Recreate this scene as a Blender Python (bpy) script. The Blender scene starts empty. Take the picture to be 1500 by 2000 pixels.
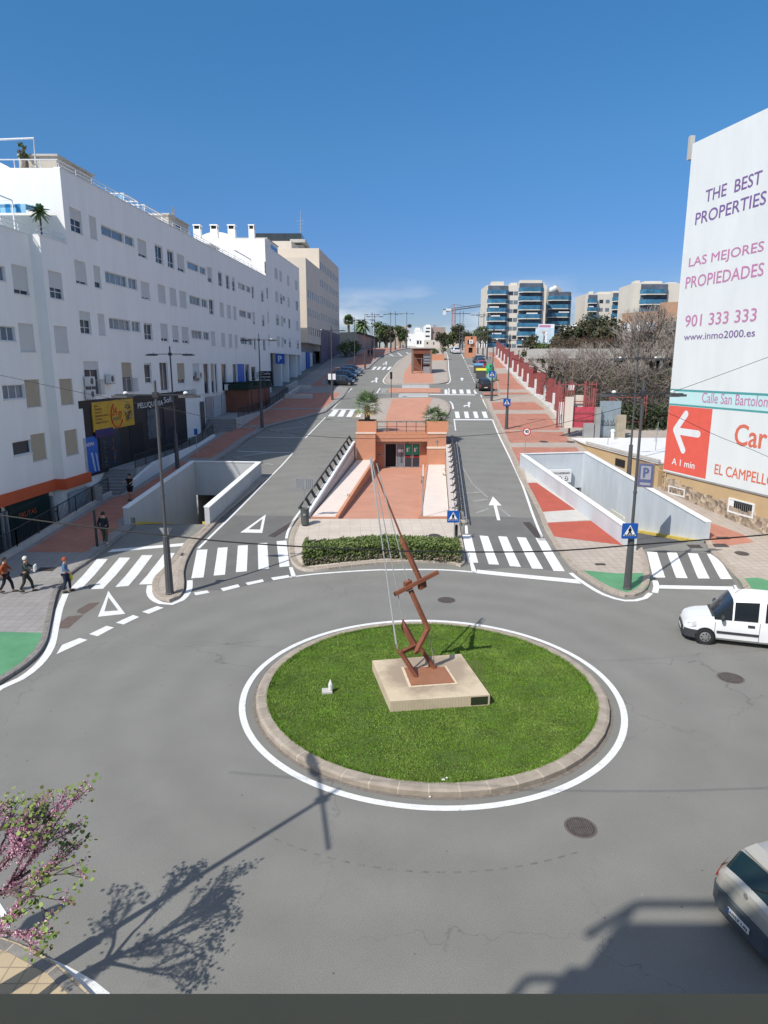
import bpy, bmesh, math, random
import numpy as np
from mathutils import Vector, Matrix, noise
from mathutils.geometry import delaunay_2d_cdt
random.seed(7)
R = math.radians
# ---------------------------------------------------------------- camera, sky, sun
sc = bpy.context.scene
FP = 1300.0                       # focal length in photo pixels (photo 1500x2000)
CAMH = 10.0
PITCH = math.atan(284 / FP)
cd = bpy.data.cameras.new('camera'); cam = bpy.data.objects.new('camera', cd)
sc.collection.objects.link(cam); sc.camera = cam
cam.location = (0, 0, CAMH); cam.rotation_euler = (math.pi / 2 - PITCH, 0, 0)
cd.sensor_fit = 'VERTICAL'; cd.sensor_height = 36.0; cd.lens = FP / 2000 * 36.0
cd.clip_start = 0.05; cd.clip_end = 6000
SUN_AZ = R(47); SUN_EL = R(48)    # shadows run towards (cos, sin) of SUN_AZ
sd = bpy.data.lights.new('sun', 'SUN'); sun = bpy.data.objects.new('sun', sd); sc.collection.objects.link(sun)
sd.energy = 3.75; sd.angle = R(0.55); sd.color = (1.0, 0.955, 0.88)
travel = Vector((math.cos(SUN_AZ) * math.cos(SUN_EL), math.sin(SUN_AZ) * math.cos(SUN_EL), -math.sin(SUN_EL)))
sun.rotation_euler = travel.to_track_quat('-Z', 'Y').to_euler(); sun.location = (-40, -40, 60)
w = bpy.data.worlds.new('World'); sc.world = w; w.use_nodes = True
nt = w.node_tree; bg = nt.nodes['Background']
sky = nt.nodes.new('ShaderNodeTexSky'); sky.sky_type = 'NISHITA'; sky.sun_disc = False
sky.sun_elevation = SUN_EL
sky.sun_rotation = math.atan2(-math.cos(SUN_AZ), -math.sin(SUN_AZ))   # compass angle of the sun from +Y
sky.air_density = 1.0; sky.dust_density = 0.6; sky.ozone_density = 3.0; sky.altitude = 30
# thin low clouds near the horizon, laid on the sky by direction
tc = nt.nodes.new('ShaderNodeTexCoord'); mp = nt.nodes.new('ShaderNodeMapping'); mp.inputs['Scale'].default_value = (7, 7, 26)
ns = nt.nodes.new('ShaderNodeTexNoise'); ns.inputs['Scale'].default_value = 1.0; ns.inputs['Detail'].default_value = 7
cr = nt.nodes.new('ShaderNodeValToRGB'); cr.color_ramp.elements[0].position = .47; cr.color_ramp.elements[1].position = .78
sx = nt.nodes.new('ShaderNodeSeparateXYZ')
hr = nt.nodes.new('ShaderNodeMapRange'); hr.inputs[1].default_value = .075; hr.inputs[2].default_value = .125
hr.inputs[3].default_value = 1; hr.inputs[4].default_value = 0
mu = nt.nodes.new('ShaderNodeMath'); mu.operation = 'MULTIPLY'
mx = nt.nodes.new('ShaderNodeMixRGB'); mx.inputs[2].default_value = (4.6, 4.8, 5.2, 1)
L = nt.links.new
L(tc.outputs['Generated'], mp.inputs[0]); L(mp.outputs[0], ns.inputs[0]); L(ns.outputs[0], cr.inputs[0])
L(tc.outputs['Generated'], sx.inputs[0]); L(sx.outputs[2], hr.inputs[0]); L(cr.outputs[0], mu.inputs[0]); L(hr.outputs[0], mu.inputs[1])
hs = nt.nodes.new('ShaderNodeHueSaturation'); sr = nt.nodes.new('ShaderNodeMapRange'); sr.inputs[1].default_value = .46; sr.inputs[2].default_value = .70; sr.inputs[3].default_value = 1.32; sr.inputs[4].default_value = .80
L(sx.outputs[2], sr.inputs[0]); L(sr.outputs[0], hs.inputs['Saturation'])
er = nt.nodes.new('ShaderNodeValToRGB'); er.color_ramp.interpolation = 'LINEAR'; ee = er.color_ramp.elements
ee[0].position = 0; ee[0].color = (.46, .45, .52, 1); ee[1].position = .75; ee[1].color = (1, 1, 1, 1)
for p_, c_ in ((.083, (.48, .47, .56, 1)), (.15, (.54, .53, .62, 1)), (.28, (.68, .68, .69, 1)), (.43, (.78, .79, .77, 1))): ee.new(p_).color = c_
me_ = nt.nodes.new('ShaderNodeMixRGB'); me_.blend_type = 'MULTIPLY'; me_.inputs[0].default_value = 1
L(sx.outputs[2], er.inputs[0]); L(sky.outputs[0], me_.inputs[1]); L(er.outputs[0], me_.inputs[2]); L(me_.outputs[0], hs.inputs['Color']); L(mu.outputs[0], mx.inputs[0]); L(hs.outputs[0], mx.inputs[1]); L(mx.outputs[0], bg.inputs[0])
bg.inputs[1].default_value = 0.15
sc.view_settings.view_transform = 'Standard'; sc.view_settings.look = 'None'; sc.view_settings.gamma = 1
sc.view_settings.exposure = 0.3
# ---------------------------------------------------------------- photo geometry -> world
CT, ST = math.cos(PITCH), math.sin(PITCH)
def ray(px, py):
    a, b = px - 750, 1000 - py
    return Vector((a, FP * CT + b * ST, b * CT - FP * ST))
KN = [(-4000, 0), (28, 0), (31, .08), (34, .30), (38, .70), (42, 1.1), (50, 1.9), (60, 2.9), (170, 13.9), (180, 14.6), (195, 15.1), (215, 15.3), (5000, 15.3)]
def zt(y):
    for (a, za), (b, zb) in zip(KN, KN[1:]):
        if y <= b: return za + (zb - za) * (y - a) / (b - a)
    return KN[-1][1]
def G(px, py, dz=0):                    # onto the terrain
    d = ray(px, py); lo, hi = 1e-4, None
    t = 0.001
    while True:
        p = d * t
        if CAMH + p.z <= zt(p.y) + dz: hi = t; break
        lo = t; t *= 1.03
        if p.y > 1500: return (p.x, p.y)
    for _ in range(40):
        m = (lo + hi) / 2; p = d * m
        if CAMH + p.z <= zt(p.y) + dz: hi = m
        else: lo = m
    p = d * hi
    return (p.x, p.y)
def GZ(px, py, dz=0):
    x, y = G(px, py, dz); return Vector((x, y, zt(y) + dz))
def PZ(px, py, z):
    d = ray(px, py); t = (z - CAMH) / d.z; return Vector((d.x * t, d.y * t, z))
def PY(px, py, Y):
    d = ray(px, py); t = Y / d.y; return Vector((d.x * t, Y, CAMH + d.z * t))
def PL(px, py, x0, k):                  # onto the vertical plane X = x0 + k Y
    d = ray(px, py); t = x0 / (d.x - k * d.y); return Vector((d.x * t, d.y * t, CAMH + d.z * t))
FK = .0789; FX = -23.4
def fac(px, py, off=0): return PL(px, py, FX + off, FK)
z3 = lambda p: (p[0] / 3.75, 900 + p[1] / 3.75)
z4 = lambda p: (860 + p[0] / 3.75, 780 + p[1] / 3.75)
z5 = lambda p: (350 + p[0] / 3.75, 700 + p[1] / 3.75)
z6 = lambda p: (640 + p[0] / 4.6875, 560 + p[1] / 4.6875)
zc = lambda p: (560 + p[0] / 3.75, 740 + p[1] / 3.75)
zr = lambda p: (1180 + p[0] / 4.547, 740 + p[1] / 4.545)
def GS(pts, f=lambda p: p, dz=0): return [G(*f(p), dz) for p in pts]
def cr_curve(pts, closed=False, step=.35):
    P = [Vector(p) for p in pts]; n = len(P); out = []
    rng = range(n if closed else n - 1)
    for i in rng:
        if closed: a, b, c, d = P[i - 1], P[i], P[(i + 1) % n], P[(i + 2) % n]
        else: a, b, c, d = P[max(i - 1, 0)], P[i], P[i + 1], P[min(i + 2, n - 1)]
        m = max(1, int((c - b).length / step))
        for k in range(m):
            t = k / m
            out.append(.5 * ((2 * b) + (c - a) * t + (2 * a - 5 * b + 4 * c - d) * t * t + (3 * b - a - 3 * c + d) * t ** 3))
    if not closed: out.append(P[-1])
    return [tuple(p) for p in out]
def offset(pts, d, closed=False):
    P = [Vector(p[:2]) for p in pts]; n = len(P); o = []
    for i in range(n):
        a = P[i - 1] if (i or closed) else P[i]; b = P[(i + 1) % n] if (i < n - 1 or closed) else P[i]
        t = (b - a); t = t.normalized() if t.length > 1e-9 else Vector((1, 0))
        o.append((P[i].x - t.y * d, P[i].y + t.x * d))
    return o
def inpoly(x, y, poly):
    c = False; j = len(poly) - 1
    for i in range(len(poly)):
        xi, yi = poly[i][0], poly[i][1]; xj, yj = poly[j][0], poly[j][1]
        if (yi > y) != (yj > y) and x < (xj - xi) * (y - yi) / (yj - yi) + xi: c = not c
        j = i
    return c
def cdt(outer, holes=(), lines=()):
    V = []; E = []
    def loop(p):
        b = len(V); V.extend(Vector(q[:2]) for q in p); n = len(p)
        E.extend((b + i, b + (i + 1) % n) for i in range(n))
    loop(outer)
    for h in holes: loop(h)
    for a, b in lines:
        k = len(V); V.append(Vector(a)); V.append(Vector(b)); E.append((k, k + 1))
    r = delaunay_2d_cdt(V, E, [], 0, 1e-5)
    vs, fs = r[0], []
    for f in r[2]:
        cx = sum(vs[i].x for i in f) / 3; cy = sum(vs[i].y for i in f) / 3
        if inpoly(cx, cy, outer) and not any(inpoly(cx, cy, h) for h in holes):
            a, b, c = (vs[i] for i in f)
            fs.append(tuple(f) if (b - a).cross(c - a) > 0 else tuple(reversed(f)))
    return vs, fs
# ---------------------------------------------------------------- mesh builder
class MB:
    def __init__(s): s.v = []; s.f = []; s.m = []
    def add(s, vs, fs, mi=0):
        b = len(s.v); s.v.extend(tuple(v) for v in vs)
        for f in fs: s.f.append(tuple(b + i for i in f)); s.m.append(mi)
        return s
    def quad(s, a, b, c, d, mi=0): return s.add([a, b, c, d], [(0, 1, 2, 3)], mi)
    def obox(s, c, ux, uy, uz, mi=0):      # centre and three half vectors
        c, ux, uy, uz = Vector(c), Vector(ux), Vector(uy), Vector(uz)
        vs = [c + ux * i + uy * j + uz * k for k in (-1, 1) for j in (-1, 1) for i in (-1, 1)]
        return s.add(vs, [(0, 2, 3, 1), (4, 5, 7, 6), (0, 1, 5, 4), (2, 6, 7, 3), (0, 4, 6, 2), (1, 3, 7, 5)], mi)
    def box(s, c, sz, rz=0, mi=0):
        ca, sa = math.cos(rz), math.sin(rz)
        return s.obox(c, (ca * sz[0] / 2, sa * sz[0] / 2, 0), (-sa * sz[1] / 2, ca * sz[1] / 2, 0), (0, 0, sz[2] / 2), mi)
    def bx(s, x0, y0, z0, x1, y1, z1, mi=0): return s.box(((x0 + x1) / 2, (y0 + y1) / 2, (z0 + z1) / 2), (abs(x1 - x0), abs(y1 - y0), abs(z1 - z0)), 0, mi)
    def prism(s, poly, z0, z1, mi=0, mt=None):
        n = len(poly)
        ar = sum(poly[i][0] * poly[(i + 1) % n][1] - poly[(i + 1) % n][0] * poly[i][1] for i in range(n))
        if ar < 0: poly = poly[::-1]
        f0 = z0 if callable(z0) else (lambda x, y: z0); f1 = z1 if callable(z1) else (lambda x, y: z1)
        vs = [(p[0], p[1], f0(p[0], p[1])) for p in poly] + [(p[0], p[1], f1(p[0], p[1])) for p in poly]
        s.add(vs, [(i, (i + 1) % n, n + (i + 1) % n, n + i) for i in range(n)], mi)
        s.add(vs[n:], [tuple(range(n))], mi if mt is None else mt)
        s.add(vs[:n], [tuple(reversed(range(n)))], mi)
        return s
    def beam(s, a, b, w, h=None, mi=0, up=(0, 0, 1), w2=None, h2=None):
        a, b = Vector(a), Vector(b); h = h or w; w2 = w if w2 is None else w2; h2 = h if h2 is None else h2
        d = (b - a).normalized(); x = d.cross(Vector(up))
        if x.length < 1e-4: x = d.cross(Vector((0, 1, 0)))
        x.normalize(); y = x.cross(d).normalized()
        q = [a + x * i * w / 2 + y * j * h / 2 for i, j in ((-1, -1), (1, -1), (1, 1), (-1, 1))] + \
            [b + x * i * w2 / 2 + y * j * h2 / 2 for i, j in ((-1, -1), (1, -1), (1, 1), (-1, 1))]
        return s.add(q, [(0, 1, 2, 3), (7, 6, 5, 4), (1, 0, 4, 5), (2, 1, 5, 6), (3, 2, 6, 7), (0, 3, 7, 4)], mi)
    def tube(s, pts, rad, n=8, mi=0, cap=True):
        P = [Vector(p) for p in pts]
        if not hasattr(rad, '__len__'): rad = [rad] * len(P)
        d0 = (P[1] - P[0]).normalized(); x = d0.orthogonal().normalized(); vs = []
        for i, p in enumerate(P):
            d = (P[min(i + 1, len(P) - 1)] - P[max(i - 1, 0)]).normalized()
            x = (x - d * x.dot(d)); x = x.normalized() if x.length > 1e-6 else d.orthogonal().normalized()
            y = d.cross(x)
            vs += [p + (x * math.cos(2 * math.pi * k / n) + y * math.sin(2 * math.pi * k / n)) * rad[i] for k in range(n)]
        fs = [(i * n + k, i * n + (k + 1) % n, (i + 1) * n + (k + 1) % n, (i + 1) * n + k) for i in range(len(P) - 1) for k in range(n)]
        if cap: fs += [tuple(reversed(range(n))), tuple((len(P) - 1) * n + k for k in range(n))]
        return s.add(vs, fs, mi)
    def lathe(s, prof, c=(0, 0, 0), n=16, mi=0, axis='z'):   # prof: (r, h)
        vs = []
        for r, h in prof:
            for k in range(n):
                a = 2 * math.pi * k / n; u, v = r * math.cos(a), r * math.sin(a)
                q = (u, v, h) if axis == 'z' else ((u, h, -v) if axis == 'y' else (h, u, v))
                vs.append((c[0] + q[0], c[1] + q[1], c[2] + q[2]))
        fs = [(i * n + k, i * n + (k + 1) % n, (i + 1) * n + (k + 1) % n, (i + 1) * n + k) for i in range(len(prof) - 1) for k in range(n)]
        fs += [tuple(reversed(range(n))), tuple((len(prof) - 1) * n + k for k in range(n))]
        return s.add(vs, fs, mi)
    def ball(s, c, r, n=10, mi=0, sq=(1, 1, 1)):
        vs = []; m = n // 2
        for i in range(m + 1):
            th = math.pi * i / m
            for k in range(n):
                a = 2 * math.pi * k / n
                vs.append((c[0] + r * sq[0] * math.sin(th) * math.cos(a), c[1] + r * sq[1] * math.sin(th) * math.sin(a), c[2] - r * sq[2] * math.cos(th)))
        return s.add(vs, [(i * n + k, i * n + (k + 1) % n, (i + 1) * n + (k + 1) % n, (i + 1) * n + k) for i in range(m) for k in range(n)], mi)
    def drape(s, outer, dz, mi=0, holes=(), skirt=0, zf=None, smi=None):
        xs = [p[0] for p in outer]; ys = [p[1] for p in outer]
        ln = [((min(xs) - 1, k), (max(xs) + 1, k)) for k, _ in KN if min(ys) < k < max(ys)] if zf is None else []
        vs, fs = cdt(outer, holes, ln); z = zf or (lambda x, y: zt(y) + dz)
        V3 = [(v.x, v.y, z(v.x, v.y)) for v in vs]
        s.add(V3, fs, mi)
        if skirt:
            ec = {}
            for f in fs:
                for a, b in ((f[0], f[1]), (f[1], f[2]), (f[2], f[0])): ec[(a, b)] = 1
            for a, b in ec:
                if (b, a) not in ec:
                    A, B = V3[a], V3[b]
                    s.quad((A[0], A[1], A[2] - skirt), (B[0], B[1], B[2] - skirt), B, A, mi if smi is None else smi)
        return s
    def band(s, pts, d0, d1, dz, mi=0, closed=False):
        a = offset(pts, d0, closed); b = offset(pts, d1, closed); n = len(pts)
        for i in range(n if closed else n - 1):
            j = (i + 1) % n
            q = [a[i], a[j], b[j], b[i]]
            q = [(p[0], p[1], zt(p[1]) + dz) for p in q]
            if d1 < d0: q = q[::-1]
            s.quad(*q, mi)
        return s
    def build(s, name, mats, parent=None, smooth=None):
        me = bpy.data.meshes.new(name)
        off = Vector((0, 0, 0)); p = parent
        while p is not None: off = off + p.location; p = p.parent
        me.from_pydata([(v[0] - off.x, v[1] - off.y, v[2] - off.z) for v in s.v], [], s.f)
        if not isinstance(mats, (list, tuple)): mats = [mats]
        for m in mats: me.materials.append(m)
        me.polygons.foreach_set('material_index', s.m)
        if smooth is not None:
            me.polygons.foreach_set('use_smooth', [True] * len(s.f)); me.update()
            bm = bmesh.new(); bm.from_mesh(me); bmesh.ops.remove_doubles(bm, verts=bm.verts, dist=1e-5); bm.to_mesh(me); bm.free()
            me.set_sharp_from_angle(angle=R(smooth))
        me.update()
        o = bpy.data.objects.new(name, me); sc.collection.objects.link(o)
        if parent is not None: o.parent = parent
        return o
def tag(o, label, cat, group=None):
    o['label'] = label; o['category'] = cat
    if group: o['group'] = group
    return o
def thing(name, label, cat, loc=(0, 0, 0), group=None):
    o = bpy.data.objects.new(name, None); sc.collection.objects.link(o); o.location = loc; o.empty_display_size = .3
    return tag(o, label, cat, group)
def struct(o, label=None):
    o['kind'] = 'structure'; return o
def copy_tree(o, loc, rz=0, label=None, group=None, parent=None, scale=None):
    c = o.copy(); sc.collection.objects.link(c)
    if parent is None:
        c.location = loc; c.rotation_euler = (0, 0, rz)
        if scale: c.scale = scale
        if label: c['label'] = label
        if group: c['group'] = group
    else: c.parent = parent
    for ch in list(o.children): copy_tree(ch, None, parent=c)
    return c
# ---------------------------------------------------------------- materials
MATS = {}
def mat(name, col, rough=.8, var=.12, scale=3.0, bump=0, metal=0, bscale=None, col2=None, spec=.3, detail=6, coat=0, stretch=None, trans=0, fine=0):
    m = bpy.data.materials.new(name); m.use_nodes = True; t = m.node_tree; b = t.nodes['Principled BSDF']
    b.inputs['Roughness'].default_value = rough; b.inputs['Metallic'].default_value = metal
    b.inputs['Specular IOR Level'].default_value = spec
    if coat: b.inputs['Coat Weight'].default_value = coat; b.inputs['Coat Roughness'].default_value = .06
    tcn = t.nodes.new('ShaderNodeTexCoord'); src = tcn.outputs['Object']
    if stretch:
        mpp = t.nodes.new('ShaderNodeMapping'); mpp.inputs['Scale'].default_value = stretch; t.links.new(src, mpp.inputs[0]); src = mpp.outputs[0]
    if var or col2:
        n = t.nodes.new('ShaderNodeTexNoise'); n.inputs['Scale'].default_value = scale; n.inputs['Detail'].default_value = detail; n.inputs['Roughness'].default_value = .65
        t.links.new(src, n.inputs['Vector'])
        r = t.nodes.new('ShaderNodeValToRGB'); r.color_ramp.elements[0].position = .3; r.color_ramp.elements[1].position = .7
        if col2: r.color_ramp.elements[0].color = (*col, 1); r.color_ramp.elements[1].color = (*col2, 1)
        else:
            r.color_ramp.elements[0].color = (*[c * (1 - var) for c in col], 1); r.color_ramp.elements[1].color = (*[min(1, c * (1 + var)) for c in col], 1)
        t.links.new(n.outputs[0], r.inputs[0]); outc = r.outputs[0]
        if fine:
            n2 = t.nodes.new('ShaderNodeTexNoise'); n2.inputs['Scale'].default_value = 60; n2.inputs['Detail'].default_value = 3; t.links.new(tcn.outputs['Object'], n2.inputs['Vector'])
            r2 = t.nodes.new('ShaderNodeMapRange'); r2.inputs[1].default_value = .3; r2.inputs[2].default_value = .7; r2.inputs[3].default_value = 1 - fine; r2.inputs[4].default_value = 1 + fine
            mm = t.nodes.new('ShaderNodeVectorMath'); mm.operation = 'SCALE'
            t.links.new(n2.outputs[0], r2.inputs[0]); t.links.new(outc, mm.inputs[0]); t.links.new(r2.outputs[0], mm.inputs['Scale']); outc = mm.outputs[0]
        t.links.new(outc, b.inputs['Base Color'])
    else: b.inputs['Base Color'].default_value = (*col, 1)
    if bump:
        n = t.nodes.new('ShaderNodeTexNoise'); n.inputs['Scale'].default_value = bscale or scale * 6; n.inputs['Detail'].default_value = 4; t.links.new(src, n.inputs['Vector'])
        bp = t.nodes.new('ShaderNodeBump'); bp.inputs['Strength'].default_value = bump; bp.inputs['Distance'].default_value = .02
        t.links.new(n.outputs[0], bp.inputs['Height']); t.links.new(bp.outputs[0], b.inputs['Normal'])
    if trans: b.inputs['Transmission Weight'].default_value = trans
    MATS[name] = m; return m
def mat_tiles(name, c1, c2, mortar, bw, bh, ms=.02, scale=1.0, rough=.85, rot=0, var=.1, offs=.5, plane='xy'):
    m = bpy.data.materials.new(name); m.use_nodes = True; t = m.node_tree; b = t.nodes['Principled BSDF']; b.inputs['Roughness'].default_value = rough
    b.inputs['Specular IOR Level'].default_value = .25
    tcn = t.nodes.new('ShaderNodeTexCoord'); mpp = t.nodes.new('ShaderNodeMapping'); mpp.inputs['Rotation'].default_value = (0, 0, rot)
    src = tcn.outputs['Object']
    if plane != 'xy':
        s = t.nodes.new('ShaderNodeSeparateXYZ'); c = t.nodes.new('ShaderNodeCombineXYZ'); t.links.new(src, s.inputs[0])
        a = t.nodes.new('ShaderNodeMath'); a.operation = 'ADD'; t.links.new(s.outputs[0], a.inputs[0]); t.links.new(s.outputs[1], a.inputs[1])
        t.links.new(a.outputs[0], c.inputs[0]); t.links.new(s.outputs[2], c.inputs[1]); src = c.outputs[0]
    t.links.new(src, mpp.inputs[0])
    br = t.nodes.new('ShaderNodeTexBrick'); br.inputs['Color1'].default_value = (*c1, 1); br.inputs['Color2'].default_value = (*c2, 1); br.inputs['Mortar'].default_value = (*mortar, 1)
    br.inputs['Scale'].default_value = scale; br.inputs['Mortar Size'].default_value = ms; br.inputs['Brick Width'].default_value = bw; br.inputs['Row Height'].default_value = bh; br.offset = offs
    t.links.new(mpp.outputs[0], br.inputs[0])
    n = t.nodes.new('ShaderNodeTexNoise'); n.inputs['Scale'].default_value = .9; n.inputs['Detail'].default_value = 8; n.inputs['Roughness'].default_value = .7; t.links.new(tcn.outputs['Object'], n.inputs['Vector'])
    mr = t.nodes.new('ShaderNodeMapRange'); mr.inputs[1].default_value = .3; mr.inputs[2].default_value = .7; mr.inputs[3].default_value = 1 - var; mr.inputs[4].default_value = 1 + var
    mm = t.nodes.new('ShaderNodeVectorMath'); mm.operation = 'SCALE'; t.links.new(n.outputs[0], mr.inputs[0]); t.links.new(br.outputs[0], mm.inputs[0]); t.links.new(mr.outputs[0], mm.inputs['Scale'])
    t.links.new(mm.outputs[0], b.inputs['Base Color'])
    MATS[name] = m; return m
def asphalt():
    m = mat('asphalt', (.206, .202, .184), .9, .08, .35, bump=.5, bscale=45, fine=.2, spec=.25)
    t = m.node_tree; b = t.nodes['Principled BSDF']; src = b.inputs['Base Color'].links[0].from_socket
    tcn = t.nodes.new('ShaderNodeTexCoord')
    # tyre wear: rings round the roundabout centre, darker in the wheel paths
    s = t.nodes.new('ShaderNodeVectorMath'); s.operation = 'SUBTRACT'; s.inputs[1].default_value = (1.45, 19.4, 0); t.links.new(tcn.outputs['Object'], s.inputs[0])
    ln = t.nodes.new('ShaderNodeVectorMath'); ln.operation = 'LENGTH'; t.links.new(s.outputs[0], ln.inputs[0])
    nz = t.nodes.new('ShaderNodeTexNoise'); nz.inputs['Scale'].default_value = .3; nz.inputs['Detail'].default_value = 5; t.links.new(tcn.outputs['Object'], nz.inputs['Vector'])
    ad = t.nodes.new('ShaderNodeMath'); ad.operation = 'MULTIPLY_ADD'; t.links.new(nz.outputs[0], ad.inputs[0]); ad.inputs[1].default_value = 2.2; t.links.new(ln.outputs['Value'], ad.inputs[2])
    mlt = t.nodes.new('ShaderNodeMath'); mlt.operation = 'MULTIPLY'; mlt.inputs[1].default_value = 3.4; t.links.new(ad.outputs[0], mlt.inputs[0])
    sn = t.nodes.new('ShaderNodeMath'); sn.operation = 'SINE'; t.links.new(mlt.outputs[0], sn.inputs[0])
    mr = t.nodes.new('ShaderNodeMapRange'); mr.inputs[1].default_value = -1; mr.inputs[2].default_value = 1; mr.inputs[3].default_value = .965; mr.inputs[4].default_value = 1.03
    t.links.new(sn.outputs[0], mr.inputs[0])
    mm = t.nodes.new('ShaderNodeVectorMath'); mm.operation = 'SCALE'; t.links.new(src, mm.inputs[0]); t.links.new(mr.outputs[0], mm.inputs['Scale'])
    # fine cracks
    v = t.nodes.new('ShaderNodeTexVoronoi'); v.feature = 'DISTANCE_TO_EDGE'; v.inputs['Scale'].default_value = .16
    nd = t.nodes.new('ShaderNodeTexNoise'); nd.inputs['Scale'].default_value = 1.3; nd.inputs['Detail'].default_value = 6; t.links.new(tcn.outputs['Object'], nd.inputs['Vector'])
    vm = t.nodes.new('ShaderNodeVectorMath'); vm.operation = 'MULTIPLY_ADD'; vm.inputs[1].default_value = (1.6, 1.6, 0); t.links.new(nd.outputs[1], vm.inputs[0]); t.links.new(tcn.outputs['Object'], vm.inputs[2]); t.links.new(vm.outputs[0], v.inputs['Vector'])
    ms = t.nodes.new('ShaderNodeTexNoise'); ms.inputs['Scale'].default_value = .12; t.links.new(tcn.outputs['Object'], ms.inputs['Vector'])
    mk = t.nodes.new('ShaderNodeMapRange'); mk.inputs[1].default_value = .46; mk.inputs[2].default_value = .56; t.links.new(ms.outputs[0], mk.inputs[0])
    ck = t.nodes.new('ShaderNodeMapRange'); ck.inputs[1].default_value = .0; ck.inputs[2].default_value = .0035; ck.inputs[3].default_value = .4; ck.inputs[4].default_value = 0; t.links.new(v.outputs['Distance'], ck.inputs[0])
    mq = t.nodes.new('ShaderNodeMath'); mq.operation = 'MULTIPLY'; t.links.new(ck.outputs[0], mq.inputs[0]); t.links.new(mk.outputs[0], mq.inputs[1])
    mix = t.nodes.new('ShaderNodeMixRGB'); mix.inputs[2].default_value = (.05, .05, .05, 1); t.links.new(mq.outputs[0], mix.inputs[0]); t.links.new(mm.outputs[0], mix.inputs[1])
    # dark tar spots and pale bits
    v2 = t.nodes.new('ShaderNodeTexVoronoi'); v2.inputs['Scale'].default_value = 1.6; t.links.new(tcn.outputs['Object'], v2.inputs['Vector'])
    sp = t.nodes.new('ShaderNodeMapRange'); sp.inputs[1].default_value = .03; sp.inputs[2].default_value = .05; sp.inputs[3].default_value = .6; sp.inputs[4].default_value = 0; t.links.new(v2.outputs['Distance'], sp.inputs[0])
    mix2 = t.nodes.new('ShaderNodeMixRGB'); t.links.new(sp.outputs[0], mix2.inputs[0]); t.links.new(mix.outputs[0], mix2.inputs[1])
    sc2 = t.nodes.new('ShaderNodeSeparateXYZ'); t.links.new(v2.outputs['Color'], sc2.inputs[0])
    gt = t.nodes.new('ShaderNodeValToRGB'); gt.color_ramp.elements[0].color = (.05, .05, .05, 1); gt.color_ramp.elements[1].color = (.16, .155, .15, 1); gt.color_ramp.elements.new(.8).color = (.06, .06, .06, 1)
    gt.color_ramp.elements[-1].color = (.3, .29, .27, 1)
    t.links.new(sc2.outputs[0], gt.inputs[0]); t.links.new(gt.outputs[0], mix2.inputs[2])
    t.links.new(mix2.outputs[0], b.inputs['Base Color'])
    return m
M_ASPH = asphalt()
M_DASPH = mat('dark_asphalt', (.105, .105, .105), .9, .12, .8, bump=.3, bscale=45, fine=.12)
M_PAINT = mat('road_paint', (.72, .72, .70), .7, .10, 5, fine=.08)
_t = M_PAINT.node_tree; _b = _t.nodes['Principled BSDF']; _s = _b.inputs['Base Color'].links[0].from_socket
_c = _t.nodes.new('ShaderNodeTexCoord'); _n = _t.nodes.new('ShaderNodeTexNoise'); _n.inputs['Scale'].default_value = 7; _n.inputs['Detail'].default_value = 10; _n.inputs['Roughness'].default_value = .8; _t.links.new(_c.outputs['Object'], _n.inputs['Vector'])
_m = _t.nodes.new('ShaderNodeMapRange'); _m.inputs[1].default_value = .56; _m.inputs[2].default_value = .66; _m.inputs[3].default_value = 0; _m.inputs[4].default_value = .75; _t.links.new(_n.outputs[0], _m.inputs[0])
_x = _t.nodes.new('ShaderNodeMixRGB'); _x.inputs[2].default_value = (.24, .24, .23, 1); _t.links.new(_m.outputs[0], _x.inputs[0]); _t.links.new(_s, _x.inputs[1]); _t.links.new(_x.outputs[0], _b.inputs['Base Color'])
M_WORN = mat('worn_paint', (.30, .30, .29), .8, .3, 4)
M_TILE = mat_tiles('tan_paving', (.42, .36, .305), (.39, .335, .285), (.24, .22, .2), .4, .4, .012, rough=.9, rot=R(-4), offs=0)
M_GTILE = mat_tiles('grey_paving', (.30, .285, .27), (.275, .26, .245), (.2, .19, .18), .4, .4, .012, rough=.9, rot=R(-4), offs=0)
M_RED = mat_tiles('red_paving', (.43, .195, .14), (.40, .18, .125), (.34, .17, .125), .3, .3, .008, rough=.9, rot=R(-4), offs=0, var=.16)
M_REDS = mat('smooth_red_paving', (.50, .25, .17), .85, .1, .8, fine=.06)
M_REDD = mat('deep_red_paving', (.40, .095, .065), .85, .1, .8, fine=.06)
M_GREEN = mat('green_surface', (.10, .27, .14), .85, .14, 1.2, fine=.06)
M_KERB = mat('kerb_stone', (.34, .29, .235), .85, .2, 2.5, bump=.4, bscale=20)
M_JOINT = mat('kerb_mortar', (.45, .40, .32), .9, .1, 5)
M_GKERB = mat('grey_kerb_stone', (.22, .205, .185), .85, .25, 3, bump=.4, bscale=20)
M_WHITE = mat('white_render', (.87, .85, .80), .85, .045, 1.1, bump=.1, bscale=8, stretch=(1, 1, .14))
M_WALLW = mat('white_painted_wall', (.74, .75, .74), .8, .06, 1.5, stretch=(1, 1, .2))
M_CREAM = mat('cream_render', (.66, .59, .50), .85, .06, .5)
M_BEIGE = mat('beige_render', (.50, .36, .20), .85, .08, .7)
M_CONC = mat('pale_concrete', (.50, .48, .44), .85, .1, .9, bump=.2, bscale=10)
M_GCONC = mat('grey_concrete', (.30, .30, .29), .85, .18, .9, bump=.2, bscale=10)
M_RAMPW = mat('pale_blue_wall', (.53, .57, .60), .75, .10, 1.1, stretch=(1, 1, .3))
M_CREAMP = mat('pale_floor_tile', (.70, .60, .53), .85, .05, 1)
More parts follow.
